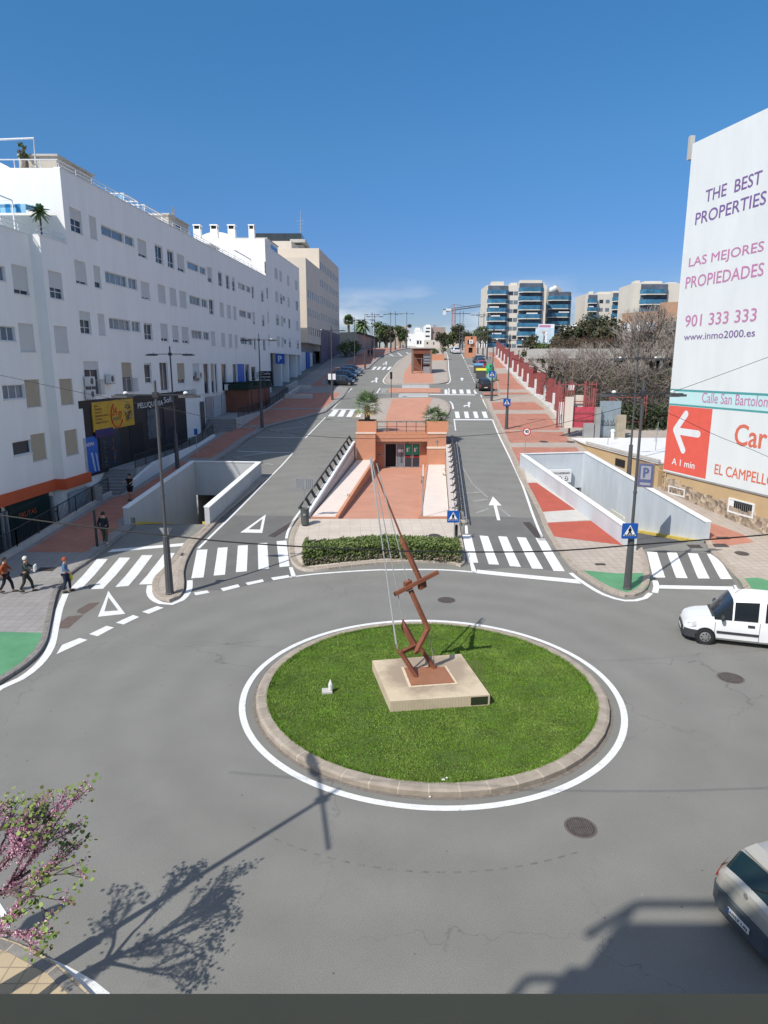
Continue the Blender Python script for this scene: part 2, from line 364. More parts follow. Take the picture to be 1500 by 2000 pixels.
M_BRICK = mat_tiles('orange_brick', (.54, .25, .15), (.50, .23, .14), (.47, .28, .19), .24, .07, .006, rough=.85, plane='v')
M_ORANGE = mat('orange_render', (.58, .27, .155), .85, .06, 1)
M_GLASS = mat('dark_glass', (.035, .042, .055), .15, 0, spec=.35)
M_GLASSL = mat('pale_glass', (.16, .20, .24), .1, 0, spec=.6)
M_BLACK = mat('black', (.015, .015, .016), .6, 0)
M_FRAME = mat('white_frame', (.72, .72, .71), .5, 0)
M_SHUT = mat('shutter_slats', (.66, .65, .62), .7, .03, 2)
M_SHUTB = mat('beige_shutter_slats', (.48, .40, .29), .7, .05, 2)
M_DARKM = mat('dark_metal', (.06, .062, .066), .5, .15, 3, metal=.4)
M_LAMP = mat('lamp_post_grey', (.105, .105, .108), .5, .1, 2, metal=.3)
M_GALV = mat('galvanised_steel', (.42, .43, .44), .45, .08, 4, metal=.6)
M_RUST = mat('rusty_steel', (.16, .055, .03), .8, 0, 2.5, col2=(.25, .095, .055), bump=.2, bscale=30)
M_ROPE = mat('steel_cable', (.42, .42, .41), .5, 0, metal=.3)
M_RAILR = mat('red_paint', (.31, .085, .08), .7, .2, 2)
M_PINKR = mat('pink_red_paint', (.50, .07, .10), .6, .25, 2.5)
M_YELLOW = mat('yellow_paint', (.62, .46, .10), .7, .15, 3)
M_BLUE = mat('sign_blue', (.015, .09, .36), .4, 0)
M_SWHITE = mat('sign_white', (.80, .80, .80), .5, 0)
M_SRED = mat('sign_red', (.60, .02, .02), .4, 0)
M_AWN = mat('orange_awning', (.62, .12, .045), .7, .06, 1)
M_WOODB = mat('brown_panel', (.20, .08, .05), .7, .15, 1.5)
M_PURPLE = mat('grey_purple_panel', (.17, .14, .16), .7, .1, 1)
M_BLUEP = mat('blue_panel', (.03, .13, .50), .5, .08, 1)
M_BARK = mat('grey_bark', (.20, .165, .135), .9, .3, 6, bump=.5, bscale=25)
M_PBARK = mat('palm_bark', (.18, .13, .085), .95, .35, 10, bump=.8, bscale=25)
# ================================================================ GROUND
LR = [(-15.05, 38.6), (-10.6, 38.8), (-9.55, 49.4), (-14.3, 49.8)]      # left underpass ramp: FL, FR, BR, BL
RR = [(13.35, 34.4), (17.75, 36.1), (15.95, 53.0), (11.1, 52.0)]        # right underpass ramp
FZ = .78                                                                 # courtyard floor
CY = [(-4.6, 39.4), (4.1, 39.4), (5.62, 61.5), (-2.52, 61.5)]
fx = lambda y, o=0: FX + o + FK * y
PIT = [(fx(22, -.6), 22), (fx(22, 1.2), 22), (fx(44.4, 1.2), 44.4), (fx(44.4, -.6), 44.4)]
holes = [LR, RR, CY, PIT]
g = MB(); g.drape([(-3000, -200), (3000, -200), (3000, 4000), (-3000, 4000)], -.30, holes=[[(-60, -30), (60, -30), (60, 240), (-60, 240)]])
struct(g.build('ground', mat('dry_ground', (.20, .17, .12), .95, .25, .05)))
g = MB(); g.drape([(-61, -31), (61, -31), (61, 241), (-61, 241)], 0, holes=holes)
struct(g.build('road', M_ASPH))
# darker resurfaced patches
g = MB()
g.drape(GS([(0, 1690), (30, 1560), (60, 1470), (110, 1390), (180, 1310), (260, 1235), (345, 1155), (400, 1150), (840, 1155), (800, 1230), (770, 1330), (812, 1540), (860, 1600), (300, 1700)], z5), .004)
g.drape(GS([(160, 995), (185, 860), (400, 858), (690, 870), (760, 1010), (912, 1262), (560, 1230), (268, 1250), (205, 1200)], z4), .004)
g.drape(GS([(380, 1520), (950, 1545), (1140, 1790), (1170, 1830), (480, 1870), (430, 1760)], zr), .004)
struct(g.build('resurfaced_asphalt', mat('fresh_asphalt', (.145, .142, .134), .9, .1, .8, bump=.3, bscale=45, fine=.12)))
g = MB()
for q in ([(430, 1190), (500, 1140), (610, 1130), (500, 1228), (430, 1228)], [(570, 1090), (650, 1045), (735, 1035), (680, 1080), (610, 1125), (560, 1110)]):
    g.drape(GS(q, z3), .005)
struct(g.build('road_repair_patch', mat('brown_patch', (.13, .10, .085), .95, .15, 4)))
# ---- pavements
def kerb_curve(pts, f=lambda p: p, step=.35, closed=False): return cr_curve(GS(pts, f), closed, step)
def kerb_stones(mb, pts, w, h, L=.95, joint=.035, closed=False, mi=(0, 1), side=1, chamfer=.04):
    # resample by arclength into stones and joints, stones inside (side=+1: to the left of the path)
    P = [Vector(p) for p in pts]
    if closed: P = P + [P[0]]
    cum = [0]
    for a, b in zip(P, P[1:]): cum.append(cum[-1] + (b - a).length)
    tot = cum[-1]
    def at(s):
        s = min(max(s, 0), tot)
        for i in range(len(cum) - 1):
            if s <= cum[i + 1] + 1e-9:
                k = (s - cum[i]) / max(1e-9, cum[i + 1] - cum[i]); return P[i].lerp(P[i + 1], k), (P[i + 1] - P[i]).normalized()
        return P[-1], (P[-1] - P[-2]).normalized()
    n = max(1, round(tot / L)); LL = tot / n
    def sec(s, dh, dw):
        p, t = at(s); nrm = Vector((-t.y, t.x)) * side
        o = p - nrm * dw; c = p + nrm * chamfer; i = p + nrm * w
        z = zt
        return [(o.x, o.y, z(o.y) - .06), (o.x, o.y, z(o.y) + h + dh - .035), (c.x, c.y, z(c.y) + h + dh), (i.x, i.y, z(i.y) + h + dh), (i.x, i.y, z(i.y) - .05)]
    for k in range(n):
        a, b = k * LL, (k + 1) * LL
        for s0, s1, dh, dw, m in ((a, b - joint, 0, 0, mi[0]), (b - joint, b, -.006, -.006, mi[1])):
            A, B = sec(s0, dh, dw), sec(s1, dh, dw)
            for q in range(4):
                f = [A[q], B[q], B[q + 1], A[q + 1]]
                if side < 0: f = f[::-1]
                mb.quad(*f, m)
            if dh == 0:
                mb.add(A, [(0, 1, 2, 3, 4)], m); mb.add(B, [(4, 3, 2, 1, 0)], m)
PH = .13
kl1 = kerb_curve([(-60, 1382), (0, 1337), (40, 1311), (72, 1284), (91, 1255), (99, 1220), (104, 1193), (112, 1161), (121, 1146), (141, 1121), (165, 1105), (205, 1076), (235, 1052), (266, 1027)])
kl2a = cr_curve([(-14.25, 50.4), (-13.75, 54.5)] + GS([(457, 881), (483, 860), (510, 844), (525, 835), (563, 825), (590, 819), (617, 811), (635, 806), (643, 800), (670, 777), (683, 759)]))
bayL = GS([(660, 757), (640, 752), (637, 742), (668, 733), (700, 726)])
kl2b = cr_curve(GS([(721, 720), (730, 711), (747, 697), (768, 688), (787, 683)]) + [(9.5, 190)])
kerbL = kl1 + kl2a + bayL + kl2b
outL = kl1 + [(-15.35, 38.6), (-14.6, 50.0)] + kl2a + bayL + kl2b + [(9, 238), (-58, 238), (fx(160, .2), 160), (fx(92, 1.9), 92), (fx(44.4, 1.9), 44.4), (fx(44.4, 1.2), 44.4), (fx(24, 1.2), 24), (-40, 24), (-60, 24)] + [(-59, kl1[0][1] - 12)]
g = MB(); g.drape(outL, PH, skirt=.3)
struct(g.build('pavement_left', M_GTILE))
g = MB()
for c in (kl1, kl2a, bayL, kl2b): kerb_stones(g, c, .2, PH + .01)
struct(g.build('kerb_left', [M_GKERB, M_JOINT]))
# red fields of the left pavement
def clipband(pts, d0, d1): return offset(pts, d0) + offset(pts, d1)[::-1]
g = MB()
def redL(y0, y1):       # between the kerb line and the railing line
    ks = [p for p in kerbL if y0 < p[1] < y1]
    if len(ks) < 2: return
    return ks
def kx(y, ks):
    best = None
    for a, b in zip(ks, ks[1:]):
        if (a[1] - y) * (b[1] - y) <= 0 and abs(a[1] - b[1]) > 1e-6:
            x = a[0] + (b[0] - a[0]) * (y - a[1]) / (b[1] - a[1]); best = x if best is None else min(best, x)
    return best
def red_strip(mb, y0, y1, ks, xl, inset, dz, st=1.0):
    ys = list(np.arange(y0, y1, st)) + [y1]
    r = [(kx(y, ks) - inset, y) for y in ys if kx(y, ks) is not None]
    l = [(xl(y), y) for y in ys if kx(y, ks) is not None]
    if len(r) > 1: mb.drape(r + l[::-1], dz)
ksAll = kl1 + [(-15.35, 38.6), (-14.6, 50.0)] + kl2a
red_strip(g, 33.9, 54.0, ksAll, lambda y: fx(y, 1.75 if y < 44 else 2.6), .75, PH + .004)
red_strip(g, 55.2, 68.5, ksAll, lambda y: fx(y, 2.6), .8, PH + .004)
red_strip(g, 69.8, 80.0, ksAll, lambda y: fx(y, 2.6), .8, PH + .004)
red_strip(g, 81.0, 94.0, ksAll, lambda y: fx(y, 3.2), .8, PH + .004)
kk = bayL + kl2b
red_strip(g, 97.5, 128, kk, lambda y: fx(y, 4.4), .8, PH + .004, 2)
red_strip(g, 130, 165, kk, lambda y: fx(y, 5), .8, PH + .004, 2)
red_strip(g, 167, 188, kk, lambda y: fx(y, 5), .8, PH + .004, 2)
struct(g.build('red_paving_left', M_RED))
g = MB(); g.drape([(-59, kl1[0][1] - 11)] + GS([(-60, 1372), (0, 1325), (38, 1300), (64, 1277), (77, 1257), (83, 1236), (0, 1234), (-200, 1232)], dz=PH), PH + .004)
struct(g.build('green_corner_left', M_GREEN))
# nose island between the ramp exit and the left road
no = [(424, 1021), (414, 1033), (395, 1052), (379, 1070), (365, 1097), (359, 1121), (360, 1141), (358, 1157), (349, 1169), (331, 1176), (312, 1172), (300, 1161), (297, 1145), (304, 1129), (320, 1113), (344, 1087), (364, 1060), (385, 1045), (405, 1026)]
nose = cr_curve(GS(no), step=.3)
strip = GS([(522, 936)])
g = MB(); g.drape(nose + [(-10.45, 38.9), (-9.4, 49.4)] + strip, PH, skirt=.3)
struct(g.build('traffic_island', M_TILE))
g = MB(); kerb_stones(g, (strip + nose)[::-1], .28, PH + .012, side=1, L=.8)
kb = g.build('island_kerb', [M_KERB, M_JOINT]); struct(kb)
# right-hand block between the right road and the exit lane
kr1p = [(930, 765), (939, 771), (952, 800), (955, 804), (963, 820), (975, 849), (996, 892), (1012, 929), (1031, 964), (1052, 1007), (1063, 1036), (1079, 1063), (1095, 1087), (1116, 1111), (1140, 1129), (1167, 1146), (1193, 1159), (1220, 1167), (1239, 1166), (1254, 1160), (1265, 1149), (1269, 1132), (1267, 1110), (1261, 1090), (1254, 1074), (1247, 1064)]
kr1 = cr_curve(GS(kr1p), step=.35)
kr0 = cr_curve([(27, 238), (23, 200)] + GS([(899, 684), (906, 690), (914, 697)]) + GS([(955, 697), (961, 706), (972, 765), (966, 777), (945, 781)]), step=.8)
kr2p = [(1376, 1057), (1385, 1077), (1404, 1094), (1422, 1114), (1440, 1134), (1453, 1154), (1473, 1185), (1510, 1215), (1580, 1255), (1700, 1300)]
kr2 = cr_curve(GS(kr2p), step=.35)
outR = kr0 + kr1[18:] + [(13.2, 34.4), (10.95, 52.2), (16.15, 53.3), (18.0, 36.1)] + kr2 + [(59, 24), (59, 238)]
g = MB(); g.drape(outR, PH, skirt=.3); struct(g.build('pavement_right', M_TILE))
g = MB(); kerb_stones(g, kr0 + kr1[18:], .3, PH + .012); kerb_stones(g, kr2, .3, PH + .012)
struct(g.build('kerb_right', [M_KERB, M_JOINT]))
g = MB()
for q in ([(640, 612), (705, 610), (990, 808), (738, 825)], [(780, 903), (1115, 888), (1335, 1068), (835, 1005)]): g.drape(GS(q, z4, PH), PH + .004)
struct(g.build('deep_red_fields', M_REDD))
g = MB()
for q in ([(615, 515), (760, 560), (1000, 800), (1110, 880), (770, 905), (740, 830), (640, 615)],): g.drape(GS(q, z4, PH), PH + .002)
struct(g.build('grey_field_right', M_CONC))
g = MB()
for q in ([(520, 350), (1000, 352), (1035, 415), (615, 425), (612, 505), (590, 500)], [(470, 230), (900, 240), (950, 315), (510, 318)], [(405, 105), (780, 105), (880, 225), (465, 225)],
          [(390, 78), (770, 78), (690, 20), (372, 20)], ):
    g.drape(GS(q, z4, PH), PH + .004)
for q in ([(400, 990), (385, 968), (800, 968), (830, 985)], [(470, 800), (500, 860), (480, 940), (780, 940), (700, 870), (640, 790)], [(505, 745), (475, 650), (520, 650), (610, 745)], [(440, 600), (490, 600), (525, 645), (450, 645)]):
    g.drape(GS(q, lambda p: (860 + p[0] / 4.6875, 560 + p[1] / 4.6875), PH), PH + .004)
struct(g.build('red_paving_right', M_RED))
g = MB(); g.drape(GS([(900, 1245), (1320, 1900), (1380, 1900), (1400, 1900), (1430, 1900), (1480, 1900)], lambda p: p) if 0 else GS([(1045, 1252), (1300, 1275), (1510, 1272), (1525, 1330), (1515, 1380), (1440, 1415), (1370, 1420), (1250, 1390), (1130, 1320)], z4, PH), PH + .004)
g.drape(GS([(1440, 1130), (1480, 1128), (1560, 1150), (1700, 1235), (1600, 1240), (1510, 1205), (1475, 1172), (1457, 1150)], dz=PH), PH + .004)
struct(g.build('green_corner_right', M_GREEN))
g = MB(); g.drape(GS([(905, 1260), (1230, 1380), (1330, 1450), (1100, 1480), (880, 1440)], zr, PH), PH + .004)
struct(g.build('red_field_far_right', M_RED))
# forecourt median
kmp = [(902, 1040), (896, 1025), (893, 1018)]
km = cr_curve(GS([(602, 1004), (587, 1014), (575, 1030), (566, 1052), (564, 1070), (565, 1086), (571, 1102), (587, 1114), (613, 1117), (667, 1110), (747, 1102), (827, 1100), (880, 1102), (900, 1108), (907, 1102), (908, 1090), (904, 1065), (899, 1042), (896, 1022)]), step=.3)
fore = km + [(5.0, 39.0), (4.1, 39.4), (-4.6, 39.4)]
g = MB(); g.drape(fore, PH, skirt=.3); struct(g.build('forecourt_paving', mat_tiles('forecourt_tiles', (.53, .465, .395), (.50, .435, .37), (.38, .34, .29), .6, .6, .012, rough=.9, rot=R(-3), offs=0)))
g = MB(); kerb_stones(g, km, .3, PH + .012, L=.6, joint=.04); struct(g.build('forecourt_kerb', [M_KERB, M_JOINT]))
# rear medians
TZ = 4.1
kd2 = cr_curve([(-2.45, 63.0)] + GS([(702, 822), (712, 802), (731, 785), (747, 780), (800, 778), (840, 778), (861, 781), (874, 788), (879, 803)]) + [(6.0, 70), (5.75, 63)], step=.5)
g = MB()
f2 = kd2
g.prism([(-2.5, 61.5), (5.6, 61.5), (5.75, 72.4), (-2.6, 72.4)], 3.0, TZ)
ysplit = [p for p in f2 if p[1] > 72.2]
g.drape([(-2.6, 72.3)] + ysplit + [(5.9, 72.3)], PH, skirt=.3)
struct(g.build('median_paving', M_TILE))
g = MB(); kerb_stones(g, ysplit[::-1], .25, PH + .012, side=1); struct(g.build('median_kerb', [M_KERB, M_JOINT]))
g = MB(); g.drape([(.2, 62.3), (4.3, 62.3), (4.2, 72.2), (.1, 72.2)], 0, zf=lambda x, y: TZ + .005)
g.drape([(.1, 72.5), (4.2, 72.5)] + GS([(845, 779), (766, 781)]), PH + .006)
# crossing island and third median
struct(g.build('median_red_strip', M_REDS))
isl = GS([(560, 933), (1035, 935), (1035, 972), (555, 970)], z6)
g = MB(); g.drape(isl, .10, skirt=.2); struct(g.build('crossing_island', M_REDS))
m3 = cr_curve(GS([(990, 566), (1040, 575), (1085, 610), (1092, 660), (1100, 760), (1112, 850), (1085, 882), (960, 897), (700, 897), (560, 888), (518, 868), (530, 835), (580, 770), (640, 695), (700, 645), (760, 605), (800, 580)], z6), step=1.0)
g = MB(); g.drape(m3, PH, skirt=.3); struct(g.build('far_median_paving', M_TILE))
g = MB(); kerb_stones(g, m3[::-1], .25, PH + .012, side=1, L=2, joint=.05); struct(g.build('far_median_kerb', [M_KERB, M_JOINT]))
g = MB(); g.drape(GS([(690, 890), (965, 890), (960, 800), (948, 690), (770, 690), (700, 800)], z6), PH + .006); struct(g.build('far_median_red_strip', M_REDS))
# ---- road markings
def lines(name, quads, mi=M_PAINT, dz=.009):
    g = MB()
    for f, q in quads: g.drape(GS(q, f), dz)
    o = g.build(name, mi); struct(o); return o
lines('zebra_crossing', [(z3, [(710, 720), (790, 720), (600, 935), (515, 935)]), (z3, [(875, 710), (955, 710), (755, 938), (665, 942)]), (z3, [(1040, 692), (1118, 692), (940, 918), (845, 925)]), (z3, [(1205, 676), (1282, 676), (1140, 885), (1110, 905), (1018, 907)])])
lines('zebra_crossing', [(z5, [(130, 1403), (207, 1400), (178, 1605), (88, 1612)]), (z5, [(283, 1388), (355, 1384), (335, 1585), (252, 1592)]), (z5, [(430, 1372), (503, 1368), (495, 1560), (415, 1567)]), (z5, [(575, 1355), (645, 1352), (657, 1540), (580, 1546)]), (z5, [(713, 1340), (785, 1335), (808, 1523), (735, 1530)])])
lines('zebra_crossing', [(z4, [(162, 993), (225, 993), (278, 1198), (203, 1195)]), (z4, [(287, 998), (350, 1003), (430, 1212), (355, 1208)]), (z4, [(423, 1003), (487, 1007), (590, 1228), (510, 1222)]), (z4, [(560, 1010), (627, 1014), (753, 1243), (672, 1240)]), (z4, [(697, 1015), (765, 1018), (912, 1260), (830, 1257)])])
lines('zebra_crossing', [(zr, [(380, 1535), (470, 1540), (543, 1765), (435, 1765)]), (zr, [(557, 1542), (645, 1545), (742, 1770), (640, 1768)]), (zr, [(742, 1548), (830, 1552), (938, 1773), (835, 1773)]), (zr, [(912, 1553), (945, 1555), (1040, 1620), (1138, 1778), (1035, 1778)])])
lines('zebra_crossing', [(z4, [(105, 90), (135, 90), (145, 138), (113, 138)]), (z4, [(172, 90), (203, 90), (213, 138), (182, 138)]), (z4, [(238, 90), (268, 90), (282, 138), (252, 138)]), (z4, [(302, 90), (335, 90), (350, 137), (320, 137)])])
lines('zebra_crossing', [(z5, [(1130, 378), (1170, 378), (1135, 425), (1088, 425)]), (z5, [(1190, 378), (1225, 378), (1200, 427), (1157, 427)]), (z5, [(1255, 378), (1290, 378), (1262, 429), (1222, 429)]), (z5, [(1320, 378), (1352, 378), (1330, 431), (1290, 431)])])
lines('zebra_crossing', [(z6, [(1070, 942), (1095, 942), (1100, 982), (1070, 982)])] + [(z6, [(x, 942), (x + 33, 942), (x + 42, 980), (x + 5, 980)]) for x in (1137, 1205, 1270)] + [(z6, [(1335, 945), (1345, 945), (1372, 980), (1345, 980)])])
lines('zebra_crossing', [(z6, [(x, 733), (x + 26, 733), (x + 2, 762), (x - 24, 762)]) for x in (425, 468, 515, 562)] )
lines('zebra_crossing', [(z6, [(683 - k * 1.0, y), (930, y), (930, y + 4.5), (680 - k, y + 4.5)]) for k, y in enumerate((900, 911, 922, 933))] + [(z6, [(655 - k * 3, y), (922, y), (922, y + 5), (653 - k * 3, y + 5)]) for k, y in enumerate((980, 991, 1002, 1013))])
def tri(name, f, o, i):
    # outline triangle as three quads
    g = MB(); O, I = GS(o, f), GS(i, f)
    for k in range(3):
        j = (k + 1) % 3; g.drape([O[k], O[j], I[j], I[k]], .009)
    struct(g.build(name, M_PAINT))
tri('yield_triangle', z3, [(793, 953), (917, 1122), (717, 1144)], [(794, 1000), (866, 1097), (765, 1105)])
tri('yield_triangle', z5, [(635, 1143), (608, 1279), (448, 1276)], [(610, 1175), (593, 1255), (507, 1253)])
lines('yield_dashes', [(z3, [(455, 1350), (582, 1299), (641, 1313), (412, 1419)]), (z3, [(652, 1271), (780, 1210), (835, 1222), (715, 1286)]), (z3, [(848, 1187), (975, 1130), (1020, 1145), (905, 1200)]), (z3, [(1040, 1107), (1150, 1065), (1200, 1077), (1090, 1122)]),
      (z5, [(485, 1645), (610, 1618), (621, 1636), (503, 1662)]), (z5, [(672, 1607), (800, 1587), (810, 1605), (690, 1626)]), (z5, [(303, 1686), (430, 1655), (446, 1674), (322, 1706)]), (z5, [(1398 - 1313 + 22, 1716), (205, 1700), (222, 1717), (120, 1737)])])
lines('stop_lines', [(z3, [(822, 650), (1350, 603), (1338, 625), (785, 671)]), (z4, [(270, 1248), (1000, 1320), (1032, 1352), (268, 1274)]), (z4, [(215, 1193), (240, 1196), (269, 1272), (232, 1271)]), (zr, [(485, 1832), (1145, 1845), (1150, 1876), (487, 1862)]), (zr, [(1148, 1830), (1170, 1832), (1218, 1917), (1186, 1920)]),
      (z5, [(803, 1530), (830, 1530), (858, 1601), (824, 1605)]), (z4, [(95, 145), (380, 146), (382, 153), (96, 153)]), (z5, [(1120, 370), (1360, 372), (1360, 377), (1117, 376)]),
      (z6, [(930, 983), (1350, 988), (1350, 994), (930, 990)]), (z4, [(180, 925), (198, 925), (204, 985), (182, 985)])])
g = MB()
def pl(pts, f=lambda p: p, w=.15, step=.4, curve=True, mi=0, dz=.009):
    c = cr_curve(GS(pts, f), False, step) if curve else cr_curve(GS(pts, f), False, 2)
    g.band(c, w / 2, -w / 2, dz, mi) if 0 else g.band(c, -w / 2, w / 2, dz, mi)
pl([(-60, 1390), (0, 1344), (40, 1326), (75, 1299), (99, 1265), (109, 1222), (117, 1188), (128, 1160)], w=.27)
pl([(1100, 912), (1092, 960), (1118, 1010), (1180, 1043), (1260, 1050), (1330, 1020), (1378, 965), (1390, 920), (1390, 876)], z3, w=.26)
pl([(140, 1393), (260, 1275), (400, 1140), (655, 880)], z5, w=.15, curve=False)
pl([(655, 880), (750, 785), (832, 693)], z5, w=.12, curve=False)
pl([(925, 583), (1072, 430)], z5, w=.12, curve=False); pl([(565, 577), (925, 583)], z5, w=.12, curve=False); pl([(430, 680), (832, 693)], z5, w=.12, curve=False)
pl([(1130, 366), (1180, 310), (1250, 235)], z5, w=.12, curve=False)
pl([(785, 1320), (800, 1260), (850, 1170), (905, 1095)], z5, w=.15)
pl([(810, 1603), (1000, 1580), (1300, 1558), (1500, 1548)], z5, w=.15); pl([(747, 1113.5), (827, 1112.5), (880, 1114), (929, 1118)], w=.15)
pl([(955, 1272), (1050, 1345), (1200, 1432), (1350, 1475), (1430, 1474), (1500, 1455), (1540, 1420)], z4, w=.22)
pl([(1279, 1158), (1282, 1145), (1279, 1134)], w=.26)
pl([(383, 150), (430, 265), (520, 450), (600, 625), (680, 850), (745, 1012)], z4, w=.15)
pl([(102, 150), (112, 230)], z4, w=.12, curve=False); pl([(370, 990), (400, 1060), (435, 1125)], lambda p: (860 + p[0] / 4.6875, 560 + p[1] / 4.6875), w=.15)
pl([(50, 1115), (130, 1025), (222, 930)], z6, w=.15, curve=False); pl([(20, 1121), (345, 1121)], z6, w=.15, curve=False)
for a in np.linspace(0, 1, 13)[:-1]:
    x0, y0 = 1245 + 108 * a ** 1.0, 655 + 230 * a; pl([(x0, y0), (x0 + 4, y0 + 9)], z6, w=.13, curve=False)
pl([(1195, 592), (1225, 620), (1245, 655)], z6, w=.15)
pl([(345, 95), (355, 15), (346, 0)], z4, w=.01)
struct(g.build('lane_lines', M_PAINT))
# kerb-side white lines round the medians
g = MB()
c = cr_curve(GS([(990, 568), (1070, 590), (1098, 640), (1108, 760), (1122, 858), (1090, 892)], z6), step=1); g.band(c, -.09, .09, .009)
c = cr_curve(GS([(1118, 1050), (1140, 1075), (1150, 1120)], z6), step=.6); g.band(c, -.1, .1, .009)
c = cr_curve(GS([(680, 900), (550, 893), (510, 870), (520, 838), (580, 765), (640, 690), (690, 650)], z6), step=1); g.band(c, -.09, .09, .009)
c = cr_curve(GS([(450, 975), (480, 928), (560, 930)], z6), step=3); g.band(c, -.09, .09, .009)
for k in range(4):
    c = cr_curve(GS([(485 + k * 2, 938 + k * 9), (555 - k * 8, 938 + k * 9)], z6), step=3); g.band(c, -.12, .12, .009)
c = cr_curve(GS([(1020, 938), (1106, 930), (1108, 988)], z6), step=3); g.band(c, -.09, .09, .009)
c = cr_curve(GS([(450, 975), (650, 973)], z6), step=3); g.band(c, -.07, .07, .009)
for (a, b) in (((515, 632), (755, 636)), ((560, 610), (600, 636)), ((640, 604), (680, 636)), ((720, 600), (755, 625))):
    c = cr_curve(GS([a, b], z6), step=3); g.band(c, -.14, .14, .009)
c = cr_curve(GS([(1262, 636), (1400, 636)], z6), step=3); g.band(c, -.1, .1, .009)
c = cr_curve(GS([(1285, 724), (1335, 730)], z6), step=3); g.band(c, -.3, .3, .009)
struct(g.build('median_edge_lines', M_PAINT))
lines('faded_lines', [(z5, q) for q in ([(395, 722), (400, 719), (695, 778), (690, 782)], [(400, 727), (398, 724), (610, 690), (690, 688)], [(665, 520), (672, 518), (855, 572), (845, 574)], [(665, 530), (663, 526), (930, 497), (932, 502)], [(880, 465), (886, 463), (935, 490), (930, 492)])]
      + [(z4, q) for q in ([(150, 480), (158, 482), (240, 620), (232, 620)], [(232, 620), (240, 620), (350, 715), (340, 718)], [(240, 742), (345, 728), (348, 735), (242, 750)], [(260, 828), (350, 798), (355, 806), (262, 836)], [(425, 795), (432, 790), (515, 855), (505, 858)], [(180, 685), (300, 675), (300, 681), (180, 691)])], M_WORN, .007)
# arrows
lines('straight_arrow', [(z4, [(385, 712), (449, 779), (354, 776)]), (z4, [(390, 776), (413, 776), (440, 886), (416, 886)])])
lines('straight_arrow', [(z6, [(1230, 830), (1250, 848), (1209, 847)]), (z6, [(1222, 846), (1234, 846), (1237, 862), (1224, 862)])])
def turn(f, cx, cy, s=1, fl=1):
    q = lambda pts: [(cx + fl * a * s, cy + b * s) for a, b in pts]
    lines('turn_arrow', [(f, q([(20, -28), (38, -8), (-2, -10)])), (f, q([(8, -11), (24, -11), (26, 26), (10, 26)])), (f, q([(-30, 12), (12, 2), (12, 10), (-28, 20)])), (f, q([(-40, 16), (-16, 2), (-20, 27)]))])
turn(z6, 1277, 1078, .95); turn(z4, 200, 35, .0001) if 0 else None
turn(z6, 430, 855, .9); turn(z6, 525, 700, .6)
# circle line and roundabout island
C0 = (1.45, 19.42)
circ = lambda r, n=180: [(C0[0] + r * math.cos(2 * math.pi * k / n), C0[1] + r * math.sin(2 * math.pi * k / n)) for k in range(n)]
g = MB(); g.band(circ(5.92), 0, .19, .009, closed=True); struct(g.build('roundabout_line', M_PAINT))
g = MB(); g.band(circ(5.50), -.02, .10, .005, closed=True); struct(g.build('gutter_dirt', mat('gutter_dirt', (.19, .165, .14), .95, .3, 6)))
g = MB(); kerb_stones(g, circ(5.42), .33, .17, L=.74, joint=.045, closed=True, chamfer=.08); struct(g.build('roundabout_kerb', [M_KERB, M_JOINT]))
g = MB(); g.drape(circ(5.1, 90), .13, zf=lambda x, y: .13)
struct(g.build('roundabout_soil', mat('lawn_soil', (.08, .11, .025), .95, .3, 1.5)))
# lawn: real blades
rs = np.random.RandomState(3); N = 210000
rr = 5.12 * np.sqrt(rs.rand(N)); aa = rs.rand(N) * 2 * np.pi
bx_, by_ = C0[0] + rr * np.cos(aa), C0[1] + rr * np.sin(aa)
keep = ~((bx_ > -.2) & (bx_ < 3.3) & (by_ > 18.2) & (by_ < 21.3)) | (rs.rand(N) < .25)
bx_, by_ = bx_[keep], by_[keep]; N = len(bx_)
pn = np.array([noise.noise(Vector((x * .8, y * .8, 0))) for x, y in zip(bx_, by_)]); pn2 = np.array([noise.noise(Vector((x * .9, y * 3.4, 5))) for x, y in zip(bx_, by_)])
hh = .018 + .02 * rs.rand(N) + .012 * np.clip(pn + pn2, -1, 1)
edge = np.hypot(bx_ - C0[0], by_ - C0[1]) > 4.95; hh[edge] *= 2.4
th = rs.rand(N) * 2 * np.pi; ww = .009 + .006 * rs.rand(N); ld = rs.rand(N) * .03; la = rs.rand(N) * 2 * np.pi
z0 = np.full(N, .13)
v = np.empty((N, 3, 3)); v[:, 0] = np.stack([bx_ - ww * np.cos(th), by_ - ww * np.sin(th), z0], 1); v[:, 1] = np.stack([bx_ + ww * np.cos(th), by_ + ww * np.sin(th), z0], 1)
v[:, 2] = np.stack([bx_ + ld * np.cos(la), by_ + ld * np.sin(la), z0 + hh], 1)
me = bpy.data.meshes.new('lawn_grass'); me.vertices.add(N * 3); me.vertices.foreach_set('co', v.ravel()); me.loops.add(N * 3); me.loops.foreach_set('vertex_index', np.arange(N * 3)); me.polygons.add(N); me.polygons.foreach_set('loop_start', np.arange(0, N * 3, 3)); me.polygons.foreach_set('loop_total', np.full(N, 3))
GRM = [mat('grass_green', (.13, .25, .024), .7, .3, 1.2), mat('grass_light', (.21, .31, .06), .7, .3, 1.2), mat('grass_dark', (.085, .18, .025), .7, .3, 1.5)]
for m in GRM: me.materials.append(m)
pick = np.where(rs.rand(N) < .34 + .7 * pn, 1, np.where(rs.rand(N) < .32 - 1.1 * pn2, 2, 0)); me.polygons.foreach_set('material_index', pick.astype(np.int32)); me.update(); me.validate()
o = bpy.data.objects.new('lawn_grass', me); sc.collection.objects.link(o); o['kind'] = 'stuff'; o['label'] = 'short green grass covering the round island'; o['category'] = 'grass'
g = MB(); rq = random.Random(2)
